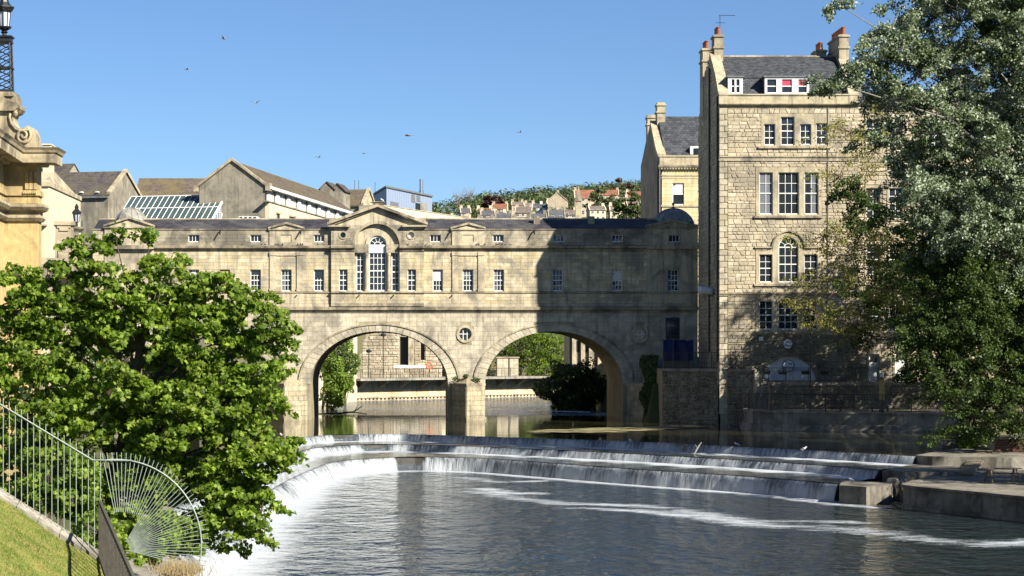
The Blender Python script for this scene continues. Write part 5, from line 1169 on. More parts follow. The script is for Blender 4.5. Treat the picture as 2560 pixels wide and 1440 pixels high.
# rough old mill wall behind the walkway
rm = thing('old_mill', 'roughly patched stone building with tall dark doorway behind the walkway', 'building', (-2, 299, 3)); FM = front(299.0); mx_ = lambda p: XX(p, 299.0); mz = lambda p: ZZ(p, 299.0)
m = MB(); m.plate(FM, [(mx_(880), 2.5), (mx_(1105), 2.5), (mx_(1105), mz(800)), (mx_(925), mz(800)), (mx_(905), mz(880)), (mx_(890), mz(900))], [rect(mx_(1000), mx_(1020), mz(912), mz(842)), rect(mx_(1052), mx_(1062), mz(900), mz(850))], -.8, 0); m.obj('front_wall', M_mort, rm)
masonry(FM, mx_(905), mx_(1105), 2.8, mz(805), .45, (.5, 1.3), [('r', mx_(998), mx_(1036), mz(914), mz(840)), ('r', mx_(1051), mx_(1063), mz(901), mz(849))], rm, stone_mat('mill_stone', (.40, .34, .24), (.56, .49, .36), (.26, .22, .16), .4), 'rubble_stone', proud=.08, gap=.04, chamfer=.05, rough=1.0, limit=60, keep=lambda u_, v_: u_ > interp(v_, [(2.5, mx_(890)), (mz(880), mx_(905)), (mz(800), mx_(925))]))
m = MB(); m.fbox(FM, mx_(1000), mx_(1020), mz(912), mz(842), -.7, -.62); m.obj('doorway', M_iron, rm)
m = MB(); m.fbox(FM, mx_(1021), mx_(1033), mz(914), mz(838), 0, .35); m.obj('pilaster', M_back, rm); m = MB(); m.fbox(FM, mx_(1052), mx_(1062), mz(900), mz(850), -.7, -.6); m.obj('window', M_iron, rm)
bk = thing('stone_hut', 'small square pale stone block house seen through the right arch', 'building', W(1268, 950, 301)); Yk = 301.0; m = MB(); m.box(XX(1243, Yk), XX(1296, Yk), Yk, Yk + 4, 2.5, ZZ(895, Yk)); m.obj('wall', M_ash if False else M_back, bk)
m = MB(); m.box(XX(1240, Yk), XX(1299, Yk), Yk - .12, Yk + 4.1, ZZ(895, Yk), ZZ(892, Yk)); m.obj('coping', M_trim, bk); masonry(front(Yk), XX(1243, Yk), XX(1296, Yk), 3, ZZ(895, Yk), .45, (.7, 1.2), [], bk, M_ashp, 'ashlar_block', limit=30)
m = MB(); m.fbox(front(Yk), XX(1272, Yk), XX(1274, Yk), 3, ZZ(893, Yk), .04, .1); m.obj('downpipe', M_iron, bk)
pc = thing('colonnade_building', 'shaded stone building with flat columns behind the right arch', 'building', (22, 262, 2)); Yc = 262.0; FC = front(Yc); m = MB(); m.box(XX(1424, Yc), 40, Yc, Yc + 10, 0, 12); m.obj('wall', M_render, pc)
for a in (1430, 1452, 1472, 1494): m = MB(); m.fbox(FC, XX(a, Yc), XX(a + 10, Yc), 1.5, 10.5, 0, .4); m.obj('pilaster', M_back, pc)
for a in (1441, 1463, 1483): m = MB(); m.fbox(FC, XX(a, Yc), XX(a + 7, Yc), ZZ(880, Yc), ZZ(852, Yc), .0, .04); m.obj('window', M_glass, pc)
t = thing('stranded_branch', 'pale branch stranded against the top fall of the weir', 'branch', onz(1745, 1120, -.1)); q = onz(1742, 1124, -.15); m = MB(); m.tube([q + Vector((-.25, -.5, -.3)), q + Vector((0, -.3, .1)), q + Vector((.3, -.1, .5))], [.05, .06, .03], 6); m.tube([q + Vector((0, -.3, .1)), q + Vector((-.15, -.2, .35))], [.03, .015], 5); m.obj('limb', M_barkp, t)
c = W(838, 955, 234); shrub('riverside_bush', 'tall yellow-green bush at the water seen through the left arch', (c.x, c.y, 3.2), (2.0, 2.5, 4.0), 3600, .32, M_bright, base=(c.x - 1, c.y, -.2))
c = W(815, 900, 238); shrub('riverside_bush', 'grey-green bush climbing behind the yellow one under the left arch', (c.x + 1.2, c.y, 5.5), (2.6, 2, 3.8), 2600, .3, M_green, base=(c.x - .5, c.y, -.2))
c = W(872, 900, 262); shrub('riverside_bush', 'slender light green bush at the embankment end under the left arch', (c.x - .3, c.y, 5.0), (1.9, 2, 5.2), 2600, .3, M_bright, base=(c.x - .5, c.y, -.2))
c = W(1432, 985, 236); shrub('riverside_bush', 'large dark bush overhanging the water inside the right arch', (c.x, c.y, 2.4), (5.0, 3.5, 4.0), 11000, .32, M_green, base=(c.x + 2, c.y + 1, -.5))
t = thing('driftwood', 'dark fallen branch lying on the water under the left arch', 'branch', W(850, 1033, 224)); m = MB(); p = W(797, 1036, 219); m.tube([p, p + Vector((2, .3, .1)), p + Vector((3.6, .5, .25)), p + Vector((4.6, .6, .9))], [.12, .11, .09, .03], 6); m.tube([p + Vector((3.4, .5, .2)), p + Vector((4.2, .4, .15)), p + Vector((5, .3, .05))], [.06, .05, .02], 5); m.tube([p + Vector((3.7, .5, .3)), p + Vector((4.1, .6, 1.0))], [.05, .02], 5); m.obj('limb', M_bark, t)
# ------------------------------------------------------------------ left: ornate pavilion, parade balustrade
pv = thing('ornate_pavilion', 'golden stone pavilion with deep cornice and scroll at the parade corner', 'pavilion', (-17, 90, 0)); s9 = F / 90.0
zz = lambda p: CZ - (p - CY) / s9
xx9 = lambda p: (p - CX) / s9
path = [(-16.5, 68), (-17.6, 90), (-16.2, 90), (-16.2, 91.0)]
m = MB(); m.sweep(path, [(-3, -2), (0, -2), (0, zz(553)), (-3, zz(553))]); m.obj('wall', M_gold, pv)
m = MB(); m.sweep(path, [(-2, zz(553)), (.10, zz(553)), (.20, zz(545)), (.12, zz(540)), (.06, zz(538)), (.06, zz(529)), (.24, zz(526)), (.34, zz(518)), (.30, zz(511)), (-2, zz(509))]); m.obj('string_course', M_gold_trim, pv)
m = MB(); m.sweep(path, [(-2.5, zz(509)), (.02, zz(509)), (.02, zz(490)), (.10, zz(489)), (.10, zz(476)), (.0, zz(475)), (.0, zz(414)), (-2.5, zz(414))]); m.obj('frieze', M_gold, pv)
m = MB(); m.sweep(path, [(-2.5, zz(414)), (.30, zz(414)), (.36, zz(408)), (.80, zz(411)), (.90, zz(411)), (.90, zz(388)), (.96, zz(386)), (1.0, zz(380)), (1.08, zz(374)), (-2.5, zz(371))]); m.obj('cornice', M_gold_trim, pv)
F9 = front(90.0)
for k in range(3): m = MB(); x = xx9(64 + k * 10.5); m.fbox(F9, x, x + .15, zz(474), zz(434), 0, .12); m.plate(F9, [(x, zz(434))] + [(x + .15, zz(434))] + arc(x + .075, zz(434), .075, .075, 0, 180, 6)[1:-1], [], 0, .12); m.obj('flute_block', M_gold, pv)
for k in range(8): m = MB(); p = F9(xx9(60 + k * 4.4), zz(483), .13); m.lathe([(.02, -.05), (.045, 0), (.03, .05)], p, 6); m.obj('bead', M_gold, pv)
m = MB(); m.fbox(F9, xx9(46), xx9(78), zz(409), zz(402), .2, .78); m.obj('modillion', M_gold_trim, pv)
# scroll and pedestal above
scroll = [(-80, 372), (88, 372), (86, 350), (84, 334), (78, 319), (69, 312), (60, 318), (48, 320), (38, 316), (30, 306), (26, 292), (30, 281), (40, 277), (46, 268), (44, 259), (38, 255), (38, 240), (33, 232), (-80, 232)]
m = MB(); m.plate(F9, [(xx9(a), zz(b)) for a, b in scroll][::-1] if False else [(xx9(a), zz(b)) for a, b in scroll], [], -1.6, -.1); m.obj('scroll_block', M_gold_trim, pv)
m = MB(); pts = []
for i in range(40): t = i / 39; a = R(60 - 620 * t); r_ = lerp(22, 3, t); pts.append(F9(xx9(57 + r_ * math.cos(a) * .95), zz(338 - r_ * math.sin(a)), -.06))
m.tube(pts, [lerp(.075, .05, i / 39) for i in range(40)], 6); m.obj('volute', M_gold_trim, pv, smooth=True)
m = MB(); m.tube([F9(xx9(a), zz(b), -.05) for a, b in ((76, 322), (66, 324), (50, 327), (38, 322), (27, 309), (23, 292), (26, 277))], .06, 6); m.obj('scroll_moulding', M_gold_trim, pv, smooth=True)
m = MB(); m.plate(F9, [(xx9(a), zz(b)) for a, b in ((-80, 277), (36, 277), (44, 270), (46, 262), (38, 256), (22, 253), (8, 240), (-80, 215))], [], -1.7, .1); m.obj('pedestal_cornice', M_gold_trim, pv)
m = MB(); p = F9(xx9(38), zz(292), -.05); m.lathe([(.03, 0), (.09, .06), (.11, .16), (.07, .28), (.02, .32)], p, 8); m.obj('pendant', M_gold_trim, pv)
m = MB(); m.fbox(F9, xx9(-60), xx9(33), zz(240), zz(229), -1.5, 0); m.obj('lamp_base', M_gold_trim, pv)
# lattice lamp on the pavilion
lp = thing('ornate_lamp', 'tall black cast-iron lamp with latticed shaft on the pavilion corner', 'lamp', F9(xx9(4), zz(229), -.6)); c = F9(xx9(4), 0, -.6)
def sq(m, hw0, z0, hw1, z1):
    m.hexa([(c.x - hw0, c.y - hw0, z0), (c.x + hw0, c.y - hw0, z0), (c.x + hw0, c.y + hw0, z0), (c.x - hw0, c.y + hw0, z0), (c.x - hw1, c.y - hw1, z1), (c.x + hw1, c.y - hw1, z1), (c.x + hw1, c.y + hw1, z1), (c.x - hw1, c.y + hw1, z1)])
m = MB(); sq(m, .42, zz(229), .42, zz(226)); sq(m, .38, zz(226) + .002, .36, zz(221)); m.obj('foot', M_iron, lp)
m = MB(); za_, zb_ = zz(221), zz(103)
for sx in (-1, 1):
    for sy in (-1, 1): m.tube([(c.x + sx * .33, c.y + sy * .33, za_), (c.x + sx * .27, c.y + sy * .27, zb_)], .035, 6)
m.obj('corner_post', M_iron, lp)
m = MB()
for k in range(7):
    t0, t1 = k / 7, (k + 1) / 7
    for sx, sy, ox, oy in ((-1, -1, 1, 0), (1, -1, 0, 1), (1, 1, -1, 0), (-1, 1, 0, -1)):
        h0, h1 = lerp(.33, .27, t0), lerp(.33, .27, t1); p = Vector((c.x + sx * h0, c.y + sy * h0, lerp(za_, zb_, t0))); q = Vector((c.x + (sx + 2 * ox) * h1, c.y + (sy + 2 * oy) * h1, lerp(za_, zb_, t1)))
        mid = p.lerp(q, .5); m.tube([p, p.lerp(mid, .5) + Vector((.03, 0, .06)), mid, mid.lerp(q, .5) + Vector((-.03, 0, .04)), q], .022, 4); p2 = Vector((q.x - 2 * ox * h1, q.y - 2 * oy * h1, q.z)); q2 = Vector((p.x + 2 * ox * h0, p.y + 2 * oy * h0, p.z)); m.tube([q2, p2], .02, 4)
m.obj('lattice', M_iron, lp)
m = MB(); sq(m, .36, zz(168), .36, zz(164)); m.obj('band', M_iron, lp)
m = MB(); sq(m, .30, zz(104), .34, zz(100)); sq(m, .31, zz(100) + .001, .31, zz(90)); sq(m, .37, zz(90) + .001, .38, zz(86)); m.obj('capital', M_iron, lp)
m = MB(); m.lathe([(.2, 0), (.1, .06), (.09, .12), (.16, .18), (.1, .24), (.3, .36), (.32, .42)], (c.x, c.y, zz(86)), 12); m.obj('neck', M_iron, lp)
zl = zz(86) + .42; m = MB(); m.lathe([(.20, 0), (.25, .65)], (c.x, c.y, zl), 8); m.obj('lantern_glass', plain('frosted_glass', (.55, .58, .66), .3, .05), lp)
m = MB()
for k in range(8): w = 2 * math.pi * k / 8; m.tube([(c.x + .21 * math.cos(w), c.y + .21 * math.sin(w), zl), (c.x + .26 * math.cos(w), c.y + .26 * math.sin(w), zl + .65)], .025, 4)
m.lathe([(.26, .62), (.34, .66), (.44, .82), (.42, .86), (.3, .9), (.2, 1.05), (.16, 1.2), (.05, 1.5)], (c.x, c.y, zl), 8); m.obj('lantern_frame', M_iron, lp)
# parade wall and balustrade running up to the bridge
pw = thing('parade_balustrade', 'stone parade wall with heavy cornice and balustrade running to the bridge', 'balustrade', (-24, 148, 0)); a, b = (-15.9, 92), (-31, 199.5)
m = MB(); m.sweep([a, b], [(-2, -2), (0, -2), (0, 9.7), (-2, 9.7)]); m.obj('wall', M_gold if False else M_back, pw)
m = MB(); m.sweep([a, b], [(-2, 9.7), (.3, 9.7), (.4, 9.9), (.9, 10.0), (.95, 10.35), (1.05, 10.5), (1.05, 10.6), (-2, 10.65)]); m.obj('cornice', M_trim, pw)
d = Vector((b[0] - a[0], b[1] - a[1], 0)); LP_ = d.length; d.normalize(); FPW = Fr((a[0], a[1], 0), d, (d.y, -d.x, 0))
m = MB(); m.fbox(FPW, 0, LP_, 10.6, 10.95, .25, .75); m.obj('plinth', M_trim, pw)
m = MB(); m.fbox(FPW, 0, LP_, 11.8, 11.93, .3, .7); m.fbox(FPW, 0, LP_, 11.931, 12.1, .2, .8); m.obj('rail', M_trim, pw)
k = 0; bm_ = MB()
while 1.0 + k * .42 < LP_ - .5:
    u_ = 1.0 + k * .42; p = FPW(u_, 10.95, .5); prof = [(.11, 0), (.11, .1), (.06, .14), (.13, .35), (.12, .45), (.05, .68), (.09, .74), (.11, .85)]
    if k < 100: q = MB(); q.lathe(prof, p, 8); q.obj('baluster', M_back, pw)
    else: bm_.lathe(prof, p, 6)
    k += 1
bm_.obj('baluster_row', M_back, pw, kind='stuff')
for i in range(14):
    u_ = .5 + i * 8.0
    m = MB(); m.fbox(FPW, u_ - .45, u_ + .45, 10.6, 12.05, .12, .9); m.fbox(FPW, u_ - .55, u_ + .55, 12.05, 12.22, .05, .98); m.obj('pier', M_trim, pw)
    if i in (2, 4): p = FPW(u_, 12.22, .5); m = MB(); m.lathe([(.25, 0), (.12, .12), (.1, .22), (.35, .4), (.62, .62), (.66, .7), (.5, .72)], p, 14); m.obj('urn', M_trim, pw)
p = FPW(26.9, 12.2, .5); t = thing('lamp_post', 'black lamp post with tapered lantern on the parade balustrade', 'lamp post', p); hL = ZZ(512, p.y) - p.z
m = MB(); m.tube([p, p + Vector((0, 0, .3)), p + Vector((0, 0, .35)), p + Vector((0, 0, hL * .62))], [.26, .2, .11, .07], 8); m.obj('post', M_iron, t)
m = MB(); q = p + Vector((0, 0, hL * .62)); m.lathe([(.09, 0), (.13, .03), (.19, .48), (.2, .5)], q, 6); m.obj('lantern_glass', plain('lantern_pane', (.35, .37, .40), .3, .05), t)
m = MB()
for k in range(6): w = 2 * math.pi * k / 6; m.tube([(q.x + .13 * math.cos(w), q.y + .13 * math.sin(w), q.z), (q.x + .2 * math.cos(w), q.y + .2 * math.sin(w), q.z + .5)], .025, 4)
m.lathe([(.28, .5), (.26, .58), (.13, .72), (.1, .8), (.12, .86), (.03, 1.05)], q, 6); m.obj('lantern_frame', M_iron, t)
# cream building edge beyond the pavilion
cb = thing('cream_corner_building', 'cream stone corner building with parapet just beyond the pavilion', 'building', (-27, 148, 10)); Yc = 148.0; x0_, x1_ = XX(60, Yc), XX(122, Yc)
m = MB(); m.box(x0_ - 6, x1_, Yc, Yc + 14, 9, ZZ(466, Yc)); m.obj('wall', M_cream, cb); m = MB(); m.box(x0_ - 6, x1_ + .1, Yc - .15, Yc + 14, ZZ(466, Yc), ZZ(455, Yc)); m.obj('cornice', M_hash, cb)
m = MB(); m.add([(x0_ - 6, Yc + .3, ZZ(455, Yc)), (XX(121, Yc), Yc + .3, ZZ(455, Yc)), (XX(104, Yc), Yc + 4, ZZ(408, Yc)), (x0_ - 6, Yc + 4, ZZ(408, Yc)), (XX(121, Yc), Yc + 12, ZZ(455, Yc)), (x0_ - 6, Yc + 12, ZZ(455, Yc))], [(0, 1, 2, 3), (1, 4, 2), (3, 2, 4, 5)]); m.obj('gable_roof', M_hash, cb)
m = MB(); m.box(XX(88, Yc), XX(108, Yc), Yc + 3, Yc + 4.5, ZZ(440, Yc), ZZ(352, Yc)); m.box(XX(86, Yc), XX(110, Yc), Yc + 2.9, Yc + 4.6, ZZ(352, Yc), ZZ(349, Yc)); m.obj('chimney', M_cream, cb)
m = MB(); m.box(XX(92, Yc) , XX(118, Yc), Yc - .5, Yc - .01, ZZ(565, Yc), ZZ(560, Yc)); m.obj('string_course', M_trim, cb)
# ------------------------------------------------------------------ foreground lawn, kerb, fences
YF = 48.0; sf = F / YF
fx = lambda p: (p - CX) / sf
fz = lambda p: CZ - (p - CY) / sf
def lawn_z(x): return 3.2 - .63 * (x + 9.5)
m = MB(); NX, NY = 40, 50; XLn, XRn = -16, -6.6
for j in range(NY + 1):
    for i in range(NX + 1):
        x = lerp(XLn, XRn, i / NX); y = lerp(10, 47.75, j / NY); m.v.append((x, y, lawn_z(x) + .04 * math.sin(x * 3 + y) * math.cos(y * 1.7) ))
m.f = [(j * (NX + 1) + i, j * (NX + 1) + i + 1, (j + 1) * (NX + 1) + i + 1, (j + 1) * (NX + 1) + i) for j in range(NY) for i in range(NX)]
g = m.obj('lawn', M_lawn, smooth=True); g['kind'] = 'structure'
m = MB()
for _ in range(42000):
    x = rnd(-11.2, -6.7); y = rnd(36, 47.6); z = lawn_z(x) + .04 * math.sin(x * 3 + y) * math.cos(y * 1.7); h = rnd(.02, .055) * (1.5 if random.random() < .06 else 1); a = rnd(0, 6.28); w = .007
    m.add([(x - w * math.cos(a), y - w * math.sin(a), z), (x + w * math.cos(a), y + w * math.sin(a), z), (x + rnd(-.02, .02), y + rnd(-.02, .02), z + h)], [(0, 1, 2)])
g = m.obj('grass', M_blade); g['kind'] = 'stuff'; g['label'] = 'short sunlit grass on the steep lawn'
kb = thing('stone_kerb', 'weathered stone kerb stepping down beside the lawn under the iron fence', 'kerb', (-8.3, 47.9, 1.5))
for k in range(9):
    x0_, x1_ = lerp(-11.5, -7.1, k / 9), lerp(-11.5, -7.1, (k + 1) / 9) - .02; m = MB(); za_, zb_ = lawn_z(x0_) + .02, lawn_z(x1_) + .02
    y0, y1 = 47.72, 48.15; m.hexa([(x0_, y0, za_ - .6), (x1_, y0, zb_ - .6), (x1_, y1, zb_ - .6), (x0_, y1, za_ - .6), (x0_, y0, za_ + .05 + rnd(-.01, .02)), (x1_, y0, zb_ + .05 + rnd(-.01, .02)), (x1_, y1, zb_ + .16), (x0_, y1, za_ + .16)]); m.obj('kerb_stone', M_conc, kb)
gf = thing('garden_fence', 'pale green iron fence of upright bars stepping down the lawn edge', 'fence', (-8.4, 48, 2)); top = lambda px: interp(px, [(-200, 888), (0, 1010), (232, 1150), (330, 1151)])
bot = lambda px: interp(px, [(-200, 1100), (0, 1235), (95, 1298), (250, 1395), (330, 1440)])
for k in range(31):
    px = 8 + (k - 8) * 15.2
    if px > 262: break
    m = MB(); m.tube([(fx(px), YF, fz(bot(px) + 8)), (fx(px), YF, fz(top(px) - 19))], [.010, .010], 6); m.obj('bar', M_fence, gf)
m = MB(); m.tube([(fx(p), YF - .015, fz(top(p))) for p in (-160, 0, 232, 330)], .018, 6); m.obj('top_rail', M_fence, gf)
m = MB(); m.tube([(fx(p), YF - .015, fz(bot(p))) for p in (-160, 0, 95, 250)], .022, 6); m.obj('bottom_rail', M_fence, gf)
fan = thing('fan_railing', 'fan of pale green iron spokes radiating out over the river wall', 'railing', (fx(300), YF, fz(1372))); hub = (300, 1372)
NS = 40
for k in range(NS):
    a = R(lerp(101, -14, k / (NS - 1))); c_, s_ = math.cos(a), math.sin(a); r1 = 210 + rnd(-3, 5); r0 = 62 if k % 2 else 84
    r_in = (22 if k % 2 else 34) if k > 14 else 92
    rim = 225 - 20 * max(0, (k / NS - .0)); px0, py0 = hub[0] + c_ * r_in * .95, hub[1] - s_ * r_in
    ex = 1.0
    m = MB(); m.tube([(fx(px0 + 3), YF + .02, fz(py0)), (fx(hub[0] + c_ * (rim + 18) * .98), YF + .02, fz(hub[1] - s_ * (rim + 18)))], .0085, 6); m.obj('spoke', M_fence, fan)
m = MB(); m.tube([(fx(hub[0] + math.cos(R(a)) * (225 - 20 * (101 - a) / 115) * .98), YF, fz(hub[1] - math.sin(R(a)) * (225 - 20 * (101 - a) / 115))) for a in range(100, -15, -5)], .018, 6); m.obj('rim', M_fence, fan)
sfp = thing('side_fence', 'dark weathered close-barred fence running down toward the water from the fan', 'fence', (fx(252), 48, 1)); tp0, tp1 = Vector((fx(252), 47.8, fz(1252))), Vector((XX(334, 38), 38, ZZ(1440, 38) - .05)); tp1 = tp0 + (tp1 - tp0) * 1.15
for k in range(30):
    t_ = k / 29; p = tp0.lerp(tp1, t_); q = Vector((p.x, p.y, p.z - lerp(1.35, 1.6, t_))); m = MB(); m.tube([q, p], .027, 5); m.obj('bar', M_shadefence, sfp)
m = MB(); m.tube([tp0, tp1], .05, 6); m.obj('top_rail', M_shadefence, sfp); m = MB(); m.tube([tp0 - Vector((0, 0, 1.25)), tp1 - Vector((0, 0, 1.5))], .045, 6); m.obj('bottom_rail', M_shadefence, sfp)
bw_ = thing('bank_wall', 'old stone river wall under the fan railing and the leafy tree', 'wall', (-6.5, 60, -2)); m = MB(); pl_ = [(-5.35, 30), (-5.5, 47), (-5.6, 50), (-7.3, 62), (-11.2, 87), (-13.5, 100), (-28.5, 199)]
m.sweep(pl_[::1], [(-2.5, -4), (0, -4), (0, .55), (-2.5, .6)]); m.obj('wall_body', M_wallrub if False else M_conc, bw_)
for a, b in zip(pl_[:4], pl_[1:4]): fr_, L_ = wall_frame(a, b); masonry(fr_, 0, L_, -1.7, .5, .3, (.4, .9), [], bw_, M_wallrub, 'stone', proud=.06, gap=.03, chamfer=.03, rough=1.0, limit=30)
rd = MB()
for _ in range(700):
    p = W(random.gauss(450, 28), 1425 + abs(random.gauss(0, 16)), 47.9 + rnd(-.4, .6)); v = Vector((rnd(-.6, .6), rnd(-.3, .3), 1)).normalized() * rnd(.15, .45); w = Vector((.008, 0, 0)); rd.add([p - w, p + w, p + v], [(0, 1, 2)])
g = rd.obj('dry_reeds', M_straw); g['kind'] = 'stuff'; g['label'] = 'dry straw-coloured stalks at the foot of the fan railing'
# ------------------------------------------------------------------ buildings behind the bridge
def corner(px, py, Y): return W(px, py, Y)
e = thing('slate_hall', 'grey rendered hall with dark slate roof and lit gable left of the glass roof', 'building', (-42, 240, 6))
p = corner(270, 487, 240); a = -15; L = 16; u = Vector((math.cos(R(a)), math.sin(R(a)), 0)); o = Vector((p.x, p.y, 0)) - u * L
gable_house(e, o, a, L, 10, p.z, 3.0, M_render, M_slate_m, 6, coping=M_hash, rows=14, sw=.45)
fr = angled(o, a)
for k in range(5): m = MB(); m.fbox(fr, L - 1.4 - k * 1.95, L - 1.1 - k * 1.95, p.z + .28, p.z + .42, -.1, .34); m.obj('gutter_bracket', M_white, e)
m = MB(); m.fbox(fr, 0, L, p.z - .35, p.z - .12, .0, .3); m.obj('gutter', M_lead, e)
e = thing('brown_roofed_range', 'long low range with brown tiled roof between the hall and the gabled building', 'building', (-28, 266, 6)); p = corner(340, 492, 266); gable_house(e, (p.x, p.y, 0), 1, 12, 9, p.z, 2.6, M_render, M_slate_b, 6, rows=12, sw=.45)
e = thing('small_far_roof', 'small grey gabled roof peeping over the slate hall', 'building', (-48, 275, 6)); p = corner(122, 440, 275); gable_house(e, (p.x, p.y, 0), -20, 2.6, 4, p.z, 1.6, M_render, M_slate_m, 6, rows=5, sw=.5)
# glass-roofed market atrium
at_ = thing('glass_atrium', 'white framed glass roof with fanlight gable behind the bridge shops', 'glass roof', (-27, 228, 12)); p = corner(530, 549, 228); a = -15; L = 11.2; D = 8.5; rise = 2.95
u = Vector((math.cos(R(a)), math.sin(R(a)), 0)); o = Vector((p.x, p.y, 0)) - u * L; fr = angled(o, a); h = p.z
def rp_(uu, t, lift=0): return fr(uu, h + rise * t + lift * .8, -D / 2 * t + lift * .6)
nP = 17
for i in range(nP):
    for j in range(2):
        u0, u1 = L * i / nP + .05, L * (i + 1) / nP - .05; t0, t1 = j / 2 + .01, (j + 1) / 2 - .01; e_ = rnd(-.01, .01)
        m = MB(); m.add([rp_(u0, t0, e_), rp_(u1, t0, -e_), rp_(u1, t1, e_), rp_(u0, t1)], [(0, 1, 2, 3)]); m.obj('pane', M_glassb, at_)
for i in range(nP + 1):
    m = MB(); m.tube([rp_(L * i / nP, 0, .03), rp_(L * i / nP, 1, .03)], .14 if i == nP else .042, 4); m.obj('rafter', M_white, at_)
for t in (0, .5, 1): m = MB(); m.tube([rp_(0, t, .04), rp_(L, t, .04)], .07, 4); m.obj('purlin', M_white, at_)
FGb = Fr(fr(L, 0, 0), fr.n * -1, fr.u)               # gable end, u runs back from the front corner
m = MB(); m.add([FGb(0, h, -.05), FGb(D, h, -.05), FGb(D / 2, h + rise, -.05)], [(0, 1, 2)]); m.obj('gable_glass', glass_mat('gable_glass', (.08, .12, .16), .1), at_)
m = MB(); m.tube([FGb(0, h, .02), FGb(D / 2, h + rise, .02), FGb(D, h, .02)], .13, 4)
for k in range(1, 16):
    uu = D * k / 16; top_ = h + rise * (1 - abs(uu - D / 2) / (D / 2)); m.tube([FGb(uu, h, .02), FGb(uu, top_, .02)], .035, 4)
for t in (.3, .6): m.tube([FGb(D / 2 * t, h + rise * t, .02), FGb(D - D / 2 * t, h + rise * t, .02)], .05, 4)
for r_ in (1.5, .75): m.tube([FGb(D / 2 + r_ * math.cos(R(k)), h + r_ * 1.0 * math.sin(R(k)), .05) for k in range(0, 181, 15)], .07, 4)
for k in (30, 60, 90, 120, 150): m.tube([FGb(D / 2, h, .05), FGb(D / 2 + 1.5 * math.cos(R(k)), h + 1.5 * math.sin(R(k)), .05)], .045, 4)
m.obj('gable_frame', M_white, at_)
m = MB(); m.plate(Fr(fr(0, 0, 0), fr.n * -1, fr.u), [(0, 6), (D, 6), (D, h), (D / 2, h + rise - .15), (0, h)], [], .05, L - .2); m.obj('hall_body', M_render, at_)
e = thing('small_rooflight', 'low white curved rooflight beside the glass atrium', 'rooflight', W(620, 549, 224)); q0, q1 = W(597, 549, 224), W(645, 541, 224)
m = MB(); m.box(q0.x, q1.x, 224, 227, 17, q1.z); m.obj('frame', M_white, e)
for k in range(4): m = MB(); x = lerp(q0.x, q1.x, (k + .2) / 4.2); m.box(x, x + .3, 223.96, 223.99, q0.z + .1, q1.z - .06); m.obj('pane', M_glass, e)
# gabled market building with the long strip of windows
e = thing('gabled_market', 'big grey gabled building with mossy roof and a long white strip of windows', 'building', (-18, 232, 6)); p = corner(662, 463, 230); a = 79.8; L = 47; D = 7.4; h = p.z
fr = gable_house(e, (p.x, p.y, 0), a, L, D, h, 2.65, M_render, M_slate_b, -1, coping=None, rows=14, sw=.5, overhang=.35)
m = MB()
for s_ in (0, 1):
    q0, q1 = (.5, h - .35) if not s_ else (-D - .5, h - .35), (-D / 2, h + 2.75); p0, p1 = fr(-.05, q0[1], q0[0]), fr(-.05, q1[1], q1[0]); du = fr.u * .4; up = Vector((0, 0, .32)); m.hexa([p0 - du * .4, p0 + du, p1 + du, p1 - du * .4, p0 - du * .4 + up, p0 + du + up, p1 + du + up, p1 - du * .4 + up])
m.fbox(fr, -.2, .8, h - .6, h + .25, .1, .6); m.fbox(fr, -.2, .8, h - .6, h + .1, -D - .6, -D - .1); m.obj('gable_coping', M_hash, e)
m = MB(); m.fbox(fr, 0, L, -1, h - 1.85, .02, .5); m.obj('lower_wall', M_cream, e)
m = MB(); m.fbox(fr, -.9, L, h - 1.85, h - 1.72, .02, .62); m.obj('sill_band', M_trim, e)
m = MB(); m.fbox(fr, 0, L, h - .42, h - .12, .05, .75); m.obj('fascia', M_white, e)
m = MB(); m.fbox(fr, 0, L, h - 1.72, h - .42, .0, .1); m.obj('strip_backing', M_glass, e)
for k in range(9):
    u0 = .5 + k * 5.2; m = MB()
    for j in range(5): m.fbox(fr, u0 + j * .65, u0 + j * .65 + .1, h - 1.7, h - .42, .1, .2)
    m.fbox(fr, u0, u0 + 2.7, h - 1.72, h - 1.62, .1, .2); m.fbox(fr, u0, u0 + 2.7, h - .55, h - .43, .1, .2); w = m.obj('window', M_white, e)
    m = MB(); m.fbox(fr, u0 + .1, u0 + 1.9, h - 1.6, h - .56, .105, .12); m.obj('curtain', M_blind, w)
    m = MB(); m.fbox(fr, u0 + 3.7, u0 + 5.0, h - 1.71, h - .43, .1, .3); m.obj('panel', M_white, e)
for k, (u0, w_, zz_) in enumerate(((3.2, 1.3, 2.9), (9.3, 2.4, 2.85), (17, 1.4, 2.75))):
    m = MB(); m.fbox(fr, u0, u0 + w_, h - zz_ - 1.5, h - zz_, .5, .58); m.fbox(fr, u0 - .15, u0 + w_ + .15, h - zz_, h - zz_ + .18, .5, .75); w = m.obj('window', M_hash, e); m = MB(); m.fbox(fr, u0 + .15, u0 + w_ - .15, h - zz_ - 1.4, h - zz_ - .12, .58, .6); m.obj('pane', M_glass, w)
e = thing('small_gabled_wing', 'small gable with brown roof at the far end of the market building', 'building', (-6, 280, 6)); p = corner(905, 513, 314); a = -17; L = 7; u = Vector((math.cos(R(a)), math.sin(R(a)), 0)); o = Vector((p.x, p.y, 0)) - u * L; gable_house(e, o, a, L, 6.2, p.z, 2.5, M_hash, M_slate_b, 0, coping=M_hash, rows=8, sw=.5)
for k, (px, py) in enumerate(((817, 455), (843, 459))):
    e = thing('roof_gablet', 'little grey roof gable poking above the market ridge', 'building', W(px, 490, 300), 'gablets over the market ridge'); q = corner(px, py, 300); fr = gable_house(e, (q.x + .9, q.y, 0), 78, 4, 1.9, q.z - .9, .9, M_render, M_slate_m, 2, rows=4, sw=.5)
